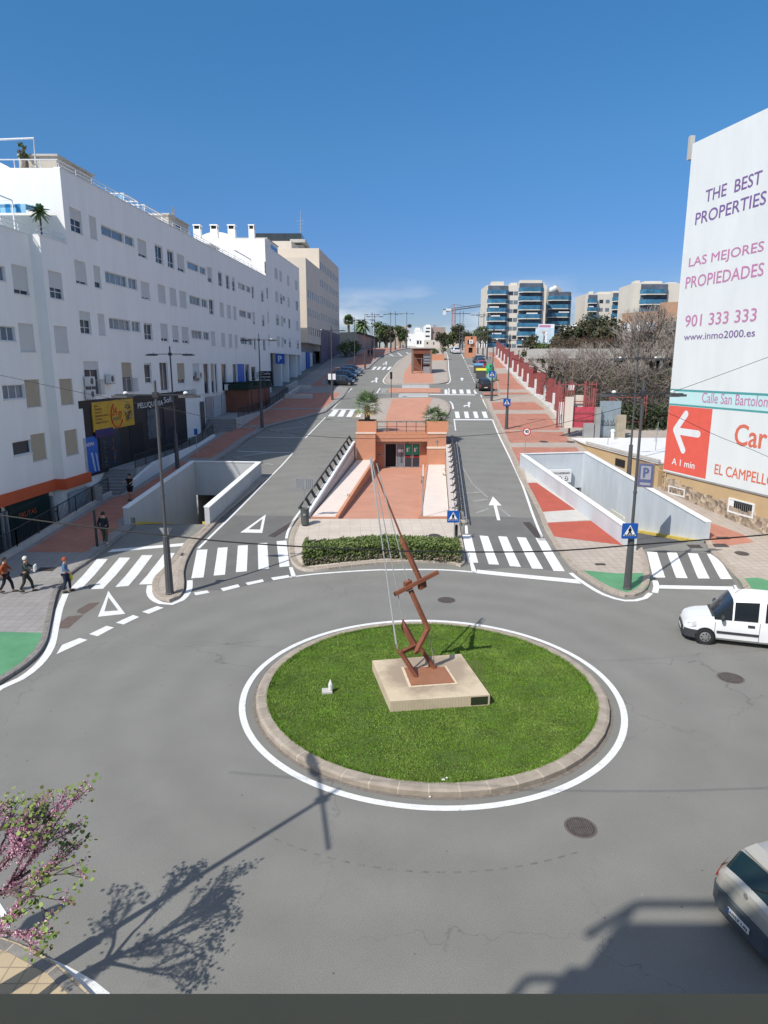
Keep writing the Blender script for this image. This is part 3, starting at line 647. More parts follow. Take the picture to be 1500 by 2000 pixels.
for r0, a0, a1, w0 in ((7.75, 236, 292, .02),):
    pts_ = [(C0[0] + (r0 + .12 * math.sin(a * .05 + r0)) * math.cos(R(a)), C0[1] + (r0 + .12 * math.sin(a * .05 + r0)) * math.sin(R(a))) for a in np.arange(a0, a1, 1.2)]
    if w0 < .06:
        for i in range(0, len(pts_) - 1, 2): g.band(pts_[i:i + 2], 0, w0 + .02, .005, 1)
    else: g.band(pts_, 0, w0, .005)
struct(g.build('tyre_marks', [mat('tyre_mark', (.174, .172, .160), .9, .12, 1.5, fine=.17), mat('skid_mark', (.16, .157, .146), .9, .4, 5)]))
# manholes and drains
def manhole(px, py, r, lab, dz=.0, m=None, f=lambda p: p):
    x, y = G(*f((px, py)), dz)
    g = MB(); zf = lambda a, b: zt(b) + dz + .006
    ring = [(x + r * math.cos(t), y + r * math.sin(t)) for t in np.linspace(0, 2 * math.pi, 33)[:-1]]
    ring2 = [(x + r * .86 * math.cos(t), y + r * .86 * math.sin(t)) for t in np.linspace(0, 2 * math.pi, 33)[:-1]]
    g.drape(ring, 0, 0, zf=zf); g.drape(ring2, 0, 1, zf=lambda a, b: zt(b) + dz + .010)
    for i in range(-6, 7):
        for j in range(-6, 7):
            a, b = i * r * .13, j * r * .13
            if math.hypot(a, b) < r * .78: g.box((x + a, y + b, zt(y + b) + dz + .013), (r * .075, r * .075, .006), .78, 0)
    tag(g.build('manhole_cover', [mat('cast_iron', (.13, .105, .095), .7, .2, 8), mat('cast_iron_dark', (.06, .055, .052), .7, .2, 8)]), lab, 'manhole cover', 'round manhole covers')
manhole(1134, 1616, .36, 'round iron manhole cover in the foreground asphalt below the island')
manhole(872, 1172, .40, 'round iron manhole cover in the asphalt just behind the island')
manhole(zc((1082, 1150))[0], zc((1082, 1150))[1], .36, 'reddish round manhole cover in pale forecourt paving behind the hedge', PH)
manhole(1449, 1081, .36, 'round dark manhole cover on the pavement at far right', PH)
manhole(1427, 1324, .42, 'grey patched manhole disc in asphalt below the white van')
manhole(z4((757, 310))[0], z4((757, 310))[1], .42, 'dark manhole cover on the red pavement behind the underpass wall, left one', PH)
manhole(z4((955, 312))[0], z4((955, 312))[1], .42, 'dark manhole cover on the red pavement near the gate, right one', PH)
def grate(px, py, w, l, lab, dz=.0, f=lambda p: p, rz=0):
    x, y = G(*f((px, py)), dz); g = MB(); sl = (zt(y + .2) - zt(y - .2)) / .4
    def bb(cx, cy, sx_, sy_, h, mi):
        c, s_ = math.cos(rz), math.sin(rz); ux = Vector((c * sx_ / 2, s_ * sx_ / 2, s_ * sx_ / 2 * sl)); uy = Vector((-s_ * sy_ / 2, c * sy_ / 2, c * sy_ / 2 * sl))
        X, Y = x + c * cx - s_ * cy, y + s_ * cx + c * cy; g.obox((X, Y, zt(y) + sl * (Y - y) + dz + h), ux, uy, (0, 0, .004), mi)
    bb(0, 0, w, l, .004, 1)
    n = max(3, int(l / .09))
    for k in range(n): bb(0, (k + .5) / n * l - l / 2, w * .92, .035, .010, 0)
    tag(g.build('drain_grate', [MATS['cast_iron'], MATS['black']]), lab, 'drain grate', 'drain grates')
grate(1015 - 0 if 0 else zc((532, 1192))[0], zc((532, 1192))[1], .5, .3, 'rectangular drain grate in pale paving behind the hedge', PH)
grate(790, 1235, .45, 3.6, 'long dark drain grate along the left road kerb', 0, z5, R(-22))
grate(688, 965, .45, 3.2, 'long dark drain grate along the right road kerb', 0, z4, R(5))
grate(1172, 1208, .5, .28, 'small drain grate in the tan block beside the right lamp', PH, z4)
grate(1335, 685, .55, .35, 'small drain grate on the nose island', PH, z3, R(-30))
grate(340, 795, .8, .5, 'dark drain grate in the left pavement', PH, z3)
grate(1030, 1478, .8, .5, 'drain grate in the red field right of the exit ramp', PH, zr)
grate(1057, 1413, .7, .4, 'second drain grate further up the red field right of the exit ramp', PH, zr)
grate(805, 1487, .7, .5, 'small drain grate in the exit lane beside the yellow kerb', 0, zr)
# ================================================================ COURTYARD with the underground car park entrance
def text(mb_parent, s, o, u, v, w, h, m, name='lettering', bold=.0, depth=.006, n=None, frac=None):
    """text fitted in the box o, o+u*w, o+v*h (u right, v up, unit vectors)"""
    cu = bpy.data.curves.new('tmp', 'FONT'); cu.body = s; cu.extrude = 0;  cu.resolution_u = 3
    ob = bpy.data.objects.new('tmp', cu); sc.collection.objects.link(ob); bpy.context.view_layer.update()
    me = bpy.data.meshes.new_from_object(ob.evaluated_get(bpy.context.evaluated_depsgraph_get()))
    vs = [Vector(q.co) for q in me.vertices]; fs = [tuple(p.vertices) for p in me.polygons]
    bpy.data.objects.remove(ob); bpy.data.curves.remove(cu); bpy.data.meshes.remove(me)
    x0 = min(q.x for q in vs); x1 = max(q.x for q in vs); y0 = min(q.y for q in vs); y1 = max(q.y for q in vs)
    o, u, v = Vector(o), Vector(u).normalized(), Vector(v).normalized(); nn = u.cross(v).normalized()
    g = MB(); e = bold * h * .9 if bold > 0 else 0
    for k, (dx, dy) in enumerate(((0, 0),) if not e else ((0, 0), (-e, 0), (e, 0), (0, -e * .6), (0, e * .6))):
        g.add([o + u * ((q.x - x0) / (x1 - x0) * (w - 2 * e) + e + dx) + v * ((q.y - y0) / (y1 - y0) * h + dy) + nn * (depth + .0012 * k) for q in vs], fs)
    return g.build(name, m, mb_parent)
def facade(mb, P0, u, outline, rects, rd=.2, mi=0, rmi=None):
    """wall sheet through P0 (x,y) direction u (2D unit), coordinates (s,z); recessed openings with reveals. outward = right of u"""
    u = Vector(u).normalized(); n = Vector((u.y, -u.x)); rmi = mi if rmi is None else rmi
    W = lambda s, z, d=0: (P0[0] + u.x * s - n.x * d, P0[1] + u.y * s - n.y * d, z)
    vs, fs = cdt(outline, [[(a, c), (b, c), (b, d), (a, d)] for a, b, c, d in rects])
    mb.add([W(q.x, q.y) for q in vs], fs, mi)
    for a, b, c, d in rects:
        mb.quad(W(a, c), W(b, c), W(b, c, rd), W(a, c, rd), rmi); mb.quad(W(a, d, rd), W(b, d, rd), W(b, d), W(a, d), rmi)
        mb.quad(W(a, c), W(a, c, rd), W(a, d, rd), W(a, d), rmi); mb.quad(W(b, c, rd), W(b, c), W(b, d), W(b, d, rd), rmi)
    return W
def window(parent, W, a, b, c, d, rd=.2, kind='glass', panes=2, shut=0.0, sm=None, low=True, name='window', gm=None):
    """window leaf in a recess: frame + panes, roller shutter covering the top share 'shut'"""
    g = MB(); fw = .05; sg = .018
    def bar(s0, s1, z0, z1, d0, d1, mi): # box between depth d0 (outer) and d1 (inner)
        q = [W(s0, z0, d1), W(s1, z0, d1), W(s1, z0, d0), W(s0, z0, d0), W(s0, z1, d1), W(s1, z1, d1), W(s1, z1, d0), W(s0, z1, d0)]
        g.add(q, [(0, 3, 2, 1), (4, 5, 6, 7), (0, 1, 5, 4), (2, 3, 7, 6), (1, 2, 6, 5), (0, 4, 7, 3)][:6], mi)
    e = .002
    g.quad(W(a, c, rd), W(b, c, rd), W(b, d, rd), W(a, d, rd), 1)
    bar(a - .04, b + .04, c - .05, c - .001, -.05, .02, 0)
    for s0, s1, z0, z1 in ((a, b, c, c + fw), (a, b, d - fw, d), (a, a + fw, c + fw, d - fw), (b - fw, b, c + fw, d - fw)): bar(s0 + e, s1 - e, z0 + e, z1 - e, rd - .05, rd, 0)
    for k in range(1, panes): s = a + (b - a) * k / panes; bar(s - .025, s + .025, c + fw, d - fw, rd - .045, rd, 0)
    if low and d - c > 1.0: bar(a + fw, b - fw, c + .40, c + .44, rd - .043, rd, 0)
    o = g.build(name, [M_FRAME, gm or M_GLASS], parent)
    if shut > 0:
        g2 = MB(); z0 = d - (d - c - .02) * shut; n = max(2, int((d - z0) / .055)); g = g2
        for k in range(n):
            za, zb = z0 + (d - z0) * k / n, z0 + (d - z0) * (k + 1) / n
            g2.quad(W(a + e, za, rd - .085), W(b - e, za, rd - .085), W(b - e, zb, rd - .065), W(a + e, zb, rd - .065), 0)
            g2.quad(W(a + e, za, rd - .065), W(b - e, za, rd - .065), W(b - e, za, rd - .085), W(a + e, za, rd - .085), 0)
        g2.build('shutter', sm or M_SHUT, o)
    return o
P = thing('parking_entrance', 'orange brick underground car park entrance with glass doors between two cream ramps', 'entrance', (1.5, 61, FZ))
YB, YD = 60.2, 61.6
xl, xr = -2.52, 5.62
g = MB()
g.bx(xl, YB, FZ - .1, -.78, 63.2, TZ - .02); g.bx(3.95, YB, FZ - .1, xr, 63.2, TZ - .02)      # side pillars
g.bx(3.9, YB - .5, FZ - .1, xr - .1, YB, 2.75)                                           # stepped lower right
g.bx(-.78, YB + .5, 3.32, 3.95, YD + .3, TZ - .12)                                       # lintel
g.bx(-.78, YD, FZ - .1, .05, YD + .3, 3.32); g.bx(3.35, YD, FZ - .1, 3.95, YD + .3, 3.32); g.bx(.05, YD, 3.1, 3.35, YD + .3, 3.32)
g.build('wall', M_BRICK, P)
for x0, x1, y0, y1, z in ((xl - .03, -.75, YB - .05, YB + .30, TZ + .10), (3.92, xr + .03, YB - .05, YB + .30, TZ + .10), (3.87, xr - .07, YB - .54, YB - .02, 2.92)): g = MB(); g.bx(x0, y0, z - .14, x1, y1, z); g.build('ledge', mat('cream_coping', (.68, .56, .46), .8, .05, 2) if 'cream_coping' not in MATS else MATS['cream_coping'], P)
for x0, x1 in ((xl + .03, -.7), (3.9, xr + .25)):
    g = MB(); g.bx(x0, 61.0, TZ + .02, x1, 63.6, 5.12); g.bx(x0 + .14, 61.14, 5.10, x1 - .14, 63.46, 5.135, 1)
    g.build('planter', [M_ORANGE, mat('planter_soil', (.09, .06, .04), .95, .3, 5) if 'planter_soil' not in MATS else MATS['planter_soil']], P)
g = MB(); g.bx(-.78, YB + .55, TZ - .1, 3.9, 62.0, TZ + .02); g.build('roof_slab', M_ORANGE, P)
g = MB()      # terrace railing
for k in range(6): x = -.6 + 4.4 * k / 5; g.bx(x - .03, YB + .7, TZ, x + .03, YB + .76, TZ + 1.05)
for z in (TZ + 1.02, TZ + .52, TZ + .15): g.bx(-.62, YB + .70, z, 3.82, YB + .75, z + .045)
g.build('terrace_railing', mat('brown_rail', (.14, .07, .055), .6, .1, 3), P)
g = MB(); D = YD + .12
xs = [.10, 1.16, 1.92, 2.62, 3.32]
for x in xs: g.bx(x - .035, D - .05, FZ, x + .035, D + .05, 3.06)
g.bx(.1, D - .05, 3.0, 3.32, D + .05, 3.1); g.bx(.1, D - .05, FZ, 3.32, D + .05, FZ + .07)
fr = g.build('door_frame', M_GALV, P)
g = MB(); g.bx(.14, D + .4, FZ, 1.12, D + .42, 3.0); g.build('open_doorway', M_BLACK, P)
for i, (a, b) in enumerate(((1.2, 1.88), (1.96, 2.58), (2.66, 3.28))):
    g = MB(); g.bx(a, D - .01, FZ + .07, b, D + .01, 3.0); d_ = g.build('door_panel', M_GLASSL if i == 0 else M_GLASS, P)
    if i:
        g = MB(); g.bx(a + .06, D - .02, 1.98, b - .06, D - .012, 2.9); s_ = g.build('green_sticker', mat('sticker_green', (.02, .33, .17), .5, 0) if 'sticker_green' not in MATS else MATS['sticker_green'], d_)
        g = MB(); cx = (a + b) / 2
        g.bx(cx - .17, D - .026, 2.25, cx - .02, D - .021, 2.62); g.ball((cx + .08, D - .026, 2.6), .06, 8, 0, (1, .05, 1)); g.beam((cx + .07, D - .024, 2.52), (cx + .02, D - .024, 2.36), .07, .006); g.beam((cx + .02, D - .024, 2.36), (cx + .14, D - .024, 2.22), .05, .006)
        g.build('white_pictogram', M_SWHITE, d_)
        g = MB(); g.bx(a + .02, D - .03, 1.75, b - .02, D - .014, 1.80); g.build('push_bar', M_SRED, d_)
        g = MB(); g.bx(a + .06 if i == 2 else b - .1, D - .06, 1.7, a + .1 if i == 2 else b - .06, D - .03, 2.0); g.build('door_handle', M_GALV, d_)
    else:
        text(d_, 'ENTRADA', (a + .52, D - .018, 1.25), (0, 0, 1), (-1, 0, 0), 1.35, .16, M_SWHITE if 0 else M_BLACK, bold=.02)
        g = MB(); g.bx(a + .1, D - .02, 2.2, b - .1, D - .014, 2.5); g.build('notice', M_SWHITE, d_)
g = MB(); g.bx(-.55, YD - .06, 1.9, -.3, YD, 2.15); g.bx(-.5, YD - .07, 1.95, -.35, YD - .06, 2.1, 1); g.build('intercom', [M_GALV, M_BLACK], P)
g = MB(); g.beam((4.78, YB - .03, 3.0), (4.78, YB - .03, 3.5), .05, .04); g.beam((4.66, YB - .03, 3.42), (4.9, YB - .03, 3.42), .05, .04); g.build('wall_fitting', M_GALV, P)
# floor and ramps
g = MB(); g.drape([(-4.6, 39.4), (4.1, 39.4), (5.62, 61.9), (-2.52, 61.9)], FZ, zf=lambda x, y: FZ + (.04 if y < 39.5 else 0)); struct(g.build('courtyard_floor', M_REDS))
def lerp2(a, b, t): return (a[0] + (b[0] - a[0]) * t, a[1] + (b[1] - a[1]) * t)
for side in (0, 1):
    if side == 0: q = [(-4.45, 39.7), (-2.95, 39.7), (-.98, YB), (-2.5, YB)]; zz = (FZ + .22, 1.70); e = [(-2.95, 39.7), (-2.78, 39.7), (-.80, YB), (-.98, YB)]
    else: q = [(2.28, 39.7), (3.98, 39.7), (5.5, YB - .5), (3.98, YB - .5)]; zz = (FZ + .25, 1.35); e = [(2.12, 39.7), (2.28, 39.7), (3.98, YB - .5), (3.82, YB - .5)]
    f = lambda x, y, zz=zz: zz[0] + (zz[1] - zz[0]) * (y - 39.7) / 20.5
    pr = thing('access_ramp', ['pale sloping ramp with brick side wall left of the car park doors', 'pale sloping ramp with brick side wall right of the car park doors'][side], 'ramp', (q[0][0], 39.7, FZ), 'pale ramps beside the courtyard path')
    g = MB(); g.prism(q, FZ - .05, f); g.build('ramp_slab', M_CREAMP, pr)
    g = MB(); g.prism(e, FZ - .05, lambda x, y: f(x, y) + .07)
    q0 = q[0]; q1 = q[1] if side == 0 else q[1]
    g.bx(min(q[0][0], e[0][0]) - .02, 39.52, FZ - .05, max(q[1][0], e[1][0]), 39.69, zz[0] + .04); g.build('ramp_side_wall', M_BRICK, pr)
    if side == 0:
        g = MB(); g.prism([(e[0][0] - .01, e[0][1]), (e[1][0] + .02, e[1][1]), (e[2][0] + .02, e[2][1]), (e[3][0] - .01, e[3][1])], lambda x, y: f(x, y) + .072, lambda x, y: f(x, y) + .11); g.build('coping', M_ORANGE, pr)
# retaining walls and railings down both sides
for side in (0, 1):
    if side == 0: A, B = Vector((-4.62, 39.35)), Vector((-2.62, 61.0)); sg = -1
    else: A, B = Vector((4.0, 39.35)), Vector((5.65, 61.0)); sg = 1
    W = thing('retaining_wall', ['pale retaining wall topped by a dark chunky railing beside the left road', 'pale retaining wall topped by a dark railing beside the right road'][side], 'wall', (A.x, A.y, FZ), 'retaining walls of the courtyard')
    d = (B - A).normalized(); nrm = Vector((-d.y, d.x)) * (1 if side == 0 else -1)  # outwards (towards the road)
    g = MB(); q = [A, B, B + nrm * .32, A + nrm * .32]
    g.prism([tuple(p) for p in q], lambda x, y: -.5, lambda x, y: zt(y) + .16)
    g.prism([tuple(p) for p in (A + nrm * .34, B + nrm * .34, B + nrm * .5, A + nrm * .5)], lambda x, y: zt(y) - .2, lambda x, y: zt(y) + .12)
    if side == 0: g2 = MB(); g2.prism([tuple(p) for p in (A + nrm * .02, B + nrm * .02, B + nrm * .30, A + nrm * .30)], lambda x, y: zt(y) + .15, lambda x, y: zt(y) + .34); g2.build('white_coping', M_WALLW, W)
    g.build('wall_body', mat('pale_pink_render', (.56, .50, .46), .85, .07, .8) if 'pale_pink_render' not in MATS else MATS['pale_pink_render'], W)
    Ln = (B - A).length; n = 12
    for k in range(n + 1):
        s = .3 + (Ln - .6) * k / n; p = A + d * s + nrm * .16; z = zt(p.y) + .15
        g = MB()
        if side == 0:
            g.beam((p.x, p.y, z), (p.x - sg * 0 + nrm.x * .35, p.y + nrm.y * .35, z + .62), .17, .10, up=(d.x, d.y, 0))
        else:
            pts = []
            for a in np.linspace(0, 1, 7): pts.append((p.x + nrm.x * (.0 + .42 * math.sin(a * 1.57)), p.y, z + .62 * (1 - math.cos(a * 1.57))))
            g.tube(pts, .07, 6)
        g.build('rail_post', M_DARKM, W)
    g = MB()
    for off, hz, r in ((.36, .66, .06),) if side == 0 else ((.42, .66, .10), (.62, .5, .035)):
        ys = np.arange(0, Ln + .01, 1.2)
        g.tube([(*(A + d * s + nrm * (.16 + off)), zt((A + d * s).y) + .15 + hz) for s in ys], r, 8)
    g.build('handrail', M_DARKM, W)
    g = MB()
    if side == 1:      # grey lower rails with rungs on the road side
        for off, hz in ((.55, .06), (.95, .3)):
            g.tube([(*(A + d * s + nrm * off), zt((A + d * s).y) + .2 + hz) for s in np.arange(-1, Ln, 1.2)], .04, 6)
        for s in np.arange(-.6, Ln, 1.5): p = A + d * s; g.beam((p.x + nrm.x * .5, p.y, zt(p.y) + .2), (p.x + nrm.x * .98, p.y, zt(p.y) + .5), .05)
        for s in np.arange(-.6, Ln, 3): p = A + d * s; g.beam((p.x + nrm.x * .95, p.y, zt(p.y)), (p.x + nrm.x * .95, p.y, zt(p.y) + .5), .05)
        g.build('lower_rail', M_GALV, W)
# ================================================================ UNDERPASS RAMPS
def ramp(name, label, q, fl, wallm, sign, mouth_x):
    FL, FR, BR, BL = [Vector(p) for p in q]
    T = thing(name, label, 'underpass', (FL.x, FL.y, zt(FL.y)))
    yb = (BL.y + BR.y) / 2; y0 = (FL.y + FR.y) / 2; zb = fl
    fz = lambda x, y: max(zb - 1.2, zt(y0) - .0 + (zb - zt(y0)) * (y - y0 - .3) / (yb - y0 - .3)) if y > y0 + .3 else zt(y) - .002
    g = MB(); ext = 14
    far = [tuple(BR + (BR - FR).normalized() * ext), tuple(BL + (BL - FL).normalized() * ext)]
    ys = list(np.linspace(0, 1, 9))
    for a, b in zip(ys, ys[1:]):
        p = [FL.lerp(BL, a), FR.lerp(BR, a), FR.lerp(BR, b), FL.lerp(BL, b)]
        g.quad(*[(v.x, v.y, fz(v.x, v.y)) for v in p])
    g.quad((BL.x, BL.y, zb), (BR.x, BR.y, zb), (*far[0], zb), (*far[1], zb))
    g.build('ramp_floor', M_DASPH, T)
    t = .3; top = lambda x, y: zt(y) + 1.12
    def wall(A, B, nm, out, topf=top, lo=-2.8, extra=0):
        d = (B - A).normalized(); nr = Vector((-d.y, d.x)) * out
        g = MB(); n = 8
        pts = [A.lerp(B, k / n) for k in range(n + 1)]
        for a, b in zip(pts, pts[1:]):
            g.prism([tuple(a), tuple(b), tuple(b + nr * t), tuple(a + nr * t)], lo, topf)
        o = g.build(nm, wallm, T)
        g = MB()
        for a, b in zip(pts, pts[1:]):
            z0 = lambda x, y: topf(x, y) + .002; z1 = lambda x, y: topf(x, y) + .05
            g.prism([tuple(a - nr * .04), tuple(b - nr * .04), tuple(b + nr * (t + .04)), tuple(a + nr * (t + .04))], z0, z1)
        g.build('coping', M_WALLW, o); return o
    wall(FL - (BL - FL).normalized() * .3, BL, 'side_wall', 1); wall(FR - (BR - FR).normalized() * .3, BR, 'side_wall', -1)
    # back wall above the opening
    zo = .45 if fl > -2.5 else .5
    d = (BR - BL).normalized(); bn = Vector((-d.y, d.x))
    g = MB(); g.prism([tuple(BL - d * .3), tuple(BR + d * .3), tuple(BR + d * .3 + bn * t), tuple(BL - d * .3 + bn * t)], zo, lambda x, y: zt(yb) + 1.12); g.build('back_wall', wallm, T)
    g = MB(); g.prism([tuple(BL - d * .33 - bn * .04), tuple(BR + d * .33 - bn * .04), tuple(BR + d * .33 + bn * (t + .04)), tuple(BL - d * .33 + bn * (t + .04))], zt(yb) + 1.122, zt(yb) + 1.17); g.build('coping', M_WALLW, T)
    g = MB()   # the tunnel behind the opening
    L0, R0 = BL + bn * t, BR + bn * t; LF, RF = Vector(far[1]), Vector(far[0])
    g.quad((*L0, zb), (*L0, zo), (*LF, zo), (*LF, zb)); g.quad((*R0, zo), (*R0, zb), (*RF, zb), (*RF, zo)); g.quad((*LF, zb), (*LF, zo), (*RF, zo), (*RF, zb)); g.quad((*L0, zo), (*R0, zo), (*RF, zo), (*LF, zo))
    g.build('tunnel', M_GCONC, T)
    for A, B, out in ((FL, BL, -1), (FR, BR, 1)):          # yellow kerb at the foot
        g = MB(); d2 = (B - A).normalized(); nr = Vector((-d2.y, d2.x)) * out; n = 8
        pts = [A.lerp(B, k / n) for k in range(n + 1)]
        for a, b in zip(pts, pts[1:]):
            g.prism([tuple(a + nr * .01), tuple(b + nr * .01), tuple(b + nr * .28), tuple(a + nr * .28)], lambda x, y: fz(x, y) - .1, lambda x, y: fz(x, y) + .16)
        g.build('yellow_kerb', M_YELLOW, T)
    return T, BL, BR, d, bn
TL, BL, BR, d, bn = ramp('underpass_ramp', 'left underpass ramp with grey walls going down under the pavement', LR, -2.1, mat('grey_wall_paint', (.46, .47, .47), .8, .09, .6, stretch=(1, 1, .3)), None, 0)
g = MB(); c = BR - d * 1.15 - bn * .02; g.obox((c.x, c.y, .68), (d.x * .42, d.y * .42, 0), (0, .012, 0), (0, 0, .14)); s_ = g.build('height_sign', M_SWHITE, TL)
for k in (-1, 0, 1):
    g = MB(); cc = c + d * k * .26 - bn * .02; g.lathe([(.115, -.004), (.115, .004)], (cc.x, cc.y, .68), 16, 0, 'y'); g.lathe([(.075, -.008), (.075, .0)], (cc.x, cc.y - .002, .68), 16, 1, 'y'); g.build('red_ring_symbol', [M_SRED, M_SWHITE], s_)
text(TL, 'XR', (-14.95, 38.28, 1.0), (1, 0, 0), (0, 0, 1), .3, .3, M_BLACK, 'graffiti', bold=.03, depth=.02)
TR, BL2, BR2, d, bn = ramp('underpass_ramp', 'right underpass ramp with pale blue walls and a white car park sign', RR, -2.3, M_RAMPW, None, 0)
c = BL2.lerp(BR2, .5) - bn * .25 + d * .1
g = MB(); g.obox((c.x, c.y, 1.50), (d.x * 1.25, d.y * 1.25, 0), (-bn.x * .12, -bn.y * .12, 0), (0, 0, .52)); s_ = g.build('parking_sign_box', M_SWHITE, TR)
text(s_, 'APARCAMIENTO SUBTERRANEO', (c.x - d.x * 1.1 - bn.x * .135, c.y - d.y * 1.1 - bn.y * .135, 1.68), (d.x, d.y, 0), (0, 0, 1), 2.2, .14, M_LAMP, bold=.02)
for k in range(4):
    cc = c + d * (-.75 + k * .5) - bn * .13; g = MB(); g.lathe([(.19, -.004), (.19, .004)], (cc.x, cc.y, 1.32), 18, 0, 'y'); g.lathe([(.145, -.01), (.145, -.002)], (cc.x, cc.y, 1.32), 18, 1, 'y'); g.lathe([(.07, -.013), (.07, -.008)], (cc.x, cc.y, 1.32), 12, 0, 'y'); g.build('round_symbol', [M_SRED if k == 0 else M_LAMP, M_SWHITE], s_)
# ================================================================ LEFT BUILDINGS
U = Vector((FK, 1)).normalized(); UL = math.hypot(FK, 1)
def S(y): return y * UL                       # coordinate along the facade from Y=0
def PX(px, py, off=0): return fac(px, py, off).y
def block(mb, y0, y1, off, depth, z0, z1, mi=0, gap=.22, notop=False):
    a, b = (fx(y0, off - gap), y0), (fx(y1, off - gap), y1)
    mb.prism([a, b, (b[0] - depth, b[1]), (a[0] - depth, a[1])], z0, z1, mi)
def edgewall(mb, y0, y1, off, gap, z0, z1, mi=0):  # return strips closing the recess band at both ends and the top
    for y, sgn in ((y0, 0), (y1, 1)):
        p, q = (fx(y, off), y), (fx(y, off - gap), y); f = [(*p, z0), (*q, z0), (*q, z1), (*p, z1)]
        if not sgn: f = f[::-1]
        mb.quad(*f, mi)
    mb.quad((fx(y0, off), y0, z1), (fx(y1, off), y1, z1), (fx(y1, off - gap), y1, z1), (fx(y0, off - gap), y0, z1), mi)
    mb.quad((fx(y0, off), y0, z0), (fx(y0, off - gap), y0, z0), (fx(y1, off - gap), y1, z0), (fx(y1, off), y1, z0), mi)
def origin(off=0): return (FX + off, 0)
rn = random.Random(11)
def apartment(name, label, wallm, segs, body, tops=(), rd=.16):
    """segs: (off, y0, y1, z0, z1, [(ya, yb, za, zb, kind, panes, shutter, shutmat)])"""
    base = body[0]
    T = thing(name, label, 'building', (fx(base[0]), base[0], zt(base[0])))
    g = MB()
    for y0, y1, off, dep, z0, z1 in body: block(g, y0, y1, off, dep, z0, z1)
    wins = []
    for off, y0, y1, z0, z1, ws in segs:
        rects = [(S(a), S(b), c, d_) for a, b, c, d_, *_ in ws]
        W = facade(g, origin(off), U, [(S(y0), z0), (S(y1), z0), (S(y1), z1), (S(y0), z1)], rects, rd)
        edgewall(g, y0, y1, off, .22, z0, z1)
        wins.append((W, ws))
    g.build('wall', wallm, T)
    for W, ws in wins:
        for a, b, c, d_, kind, pn, sh, sm in ws:
            window(T, W, S(a), S(b), c, d_, rd, panes=pn, shut=sh, sm=sm, low=(kind == 'w'), name='balcony_door' if kind == 'd' else 'window', gm=M_GLASSL if kind == 'p' else None)
            
    for ya, yb, off, z in tops:      # parapet copings
        g = MB(); g.prism([(fx(ya, off + .04), ya), (fx(yb, off + .04), yb), (fx(yb, off - .4), yb), (fx(ya, off - .4), ya)], z + .002, z + .07); g.build('coping', M_WALLW, T)
    return T
# --- building A (near, low roof terrace)
ZA = 17.5
rowsA = [(14.05, 15.65), (10.85, 12.45), (7.65, 9.25), (4.45, 6.05)]
wa = []
cA1 = (PX(99, 585), PX(125, 585)); cA0 = (PX(28, 575, -.62), PX(58, 575, -.62)); cAs = (PX(-22, 540, -.62), PX(11, 540, -.62))
shR = [.62, 1, 1, 1]; shL = [.86, 1, 1, 1]
wa = [(cA1[0], cA1[1], z0, z1, 'w', 2, shR[i], M_SHUTB if i > 1 else M_SHUT) for i, (z0, z1) in enumerate(rowsA)]
wl = [(cA0[0], cA0[1], z0, z1, 'w', 2, shL[i], M_SHUTB if i > 1 else M_SHUT) for i, (z0, z1) in enumerate(rowsA)]
wl += [(cAs[0] + (0 if i < 3 else .3), cAs[1] + (.28 * i if i < 3 else .62), z0 + .55, z1 - .25, 'p' if i < 3 else 'w', 3 if i < 3 else 1, 0, None) for i, (z0, z1) in enumerate(rowsA)]
for k in range(3):     # further columns out of frame
    for z0, z1 in rowsA: wl.append((cAs[0] - 2.6 - 2.7 * k, cAs[0] - 1.3 - 2.7 * k, z0, z1, 'w', 2, .6, M_SHUT))
YA0, YK, YAB = 25.5, PX(77, 459), 44.4
A = apartment('apartment_building', 'white lower apartment block at far left with orange awning over its shops', M_WHITE,
    [(0, YK, YAB, 3.0, ZA, wa), (-.62, YA0, YK, 3.0, ZA, wl)],
    [(YA0, YK, -.62, 14, -.3, ZA - .3), (YK, YAB - .01, 0, 14, -.3, ZA - .3)], [(YK, YAB - .01, 0, ZA), (YA0, YK, -.62, ZA)])
g = MB(); g.quad((fx(YK, -.84), YK - .012, 3.0), (fx(YK, 0), YK - .012, 3.0), (fx(YK, 0), YK - .012, ZA), (fx(YK, -.84), YK - .012, ZA)); g.build('return_wall', M_WHITE, A)
g = MB()    # parapet mass so the roof terrace has a rim
for y0, y1, o_ in ((YA0, YK, -.62), (YK, YAB - .02, 0)): g.prism([(fx(y0, o_ - .02), y0), (fx(y1, o_ - .02), y1), (fx(y1, o_ - .24), y1), (fx(y0, o_ - .24), y0)], ZA - .5, ZA - .01)
g.prism([(fx(YA0, -15), YA0), (fx(YA0, -.9), YA0), (fx(YA0, -.9), YA0 + .25), (fx(YA0, -15), YA0 + .25)], ZA - .5, ZA)
g.build('parapet', M_WHITE, A)
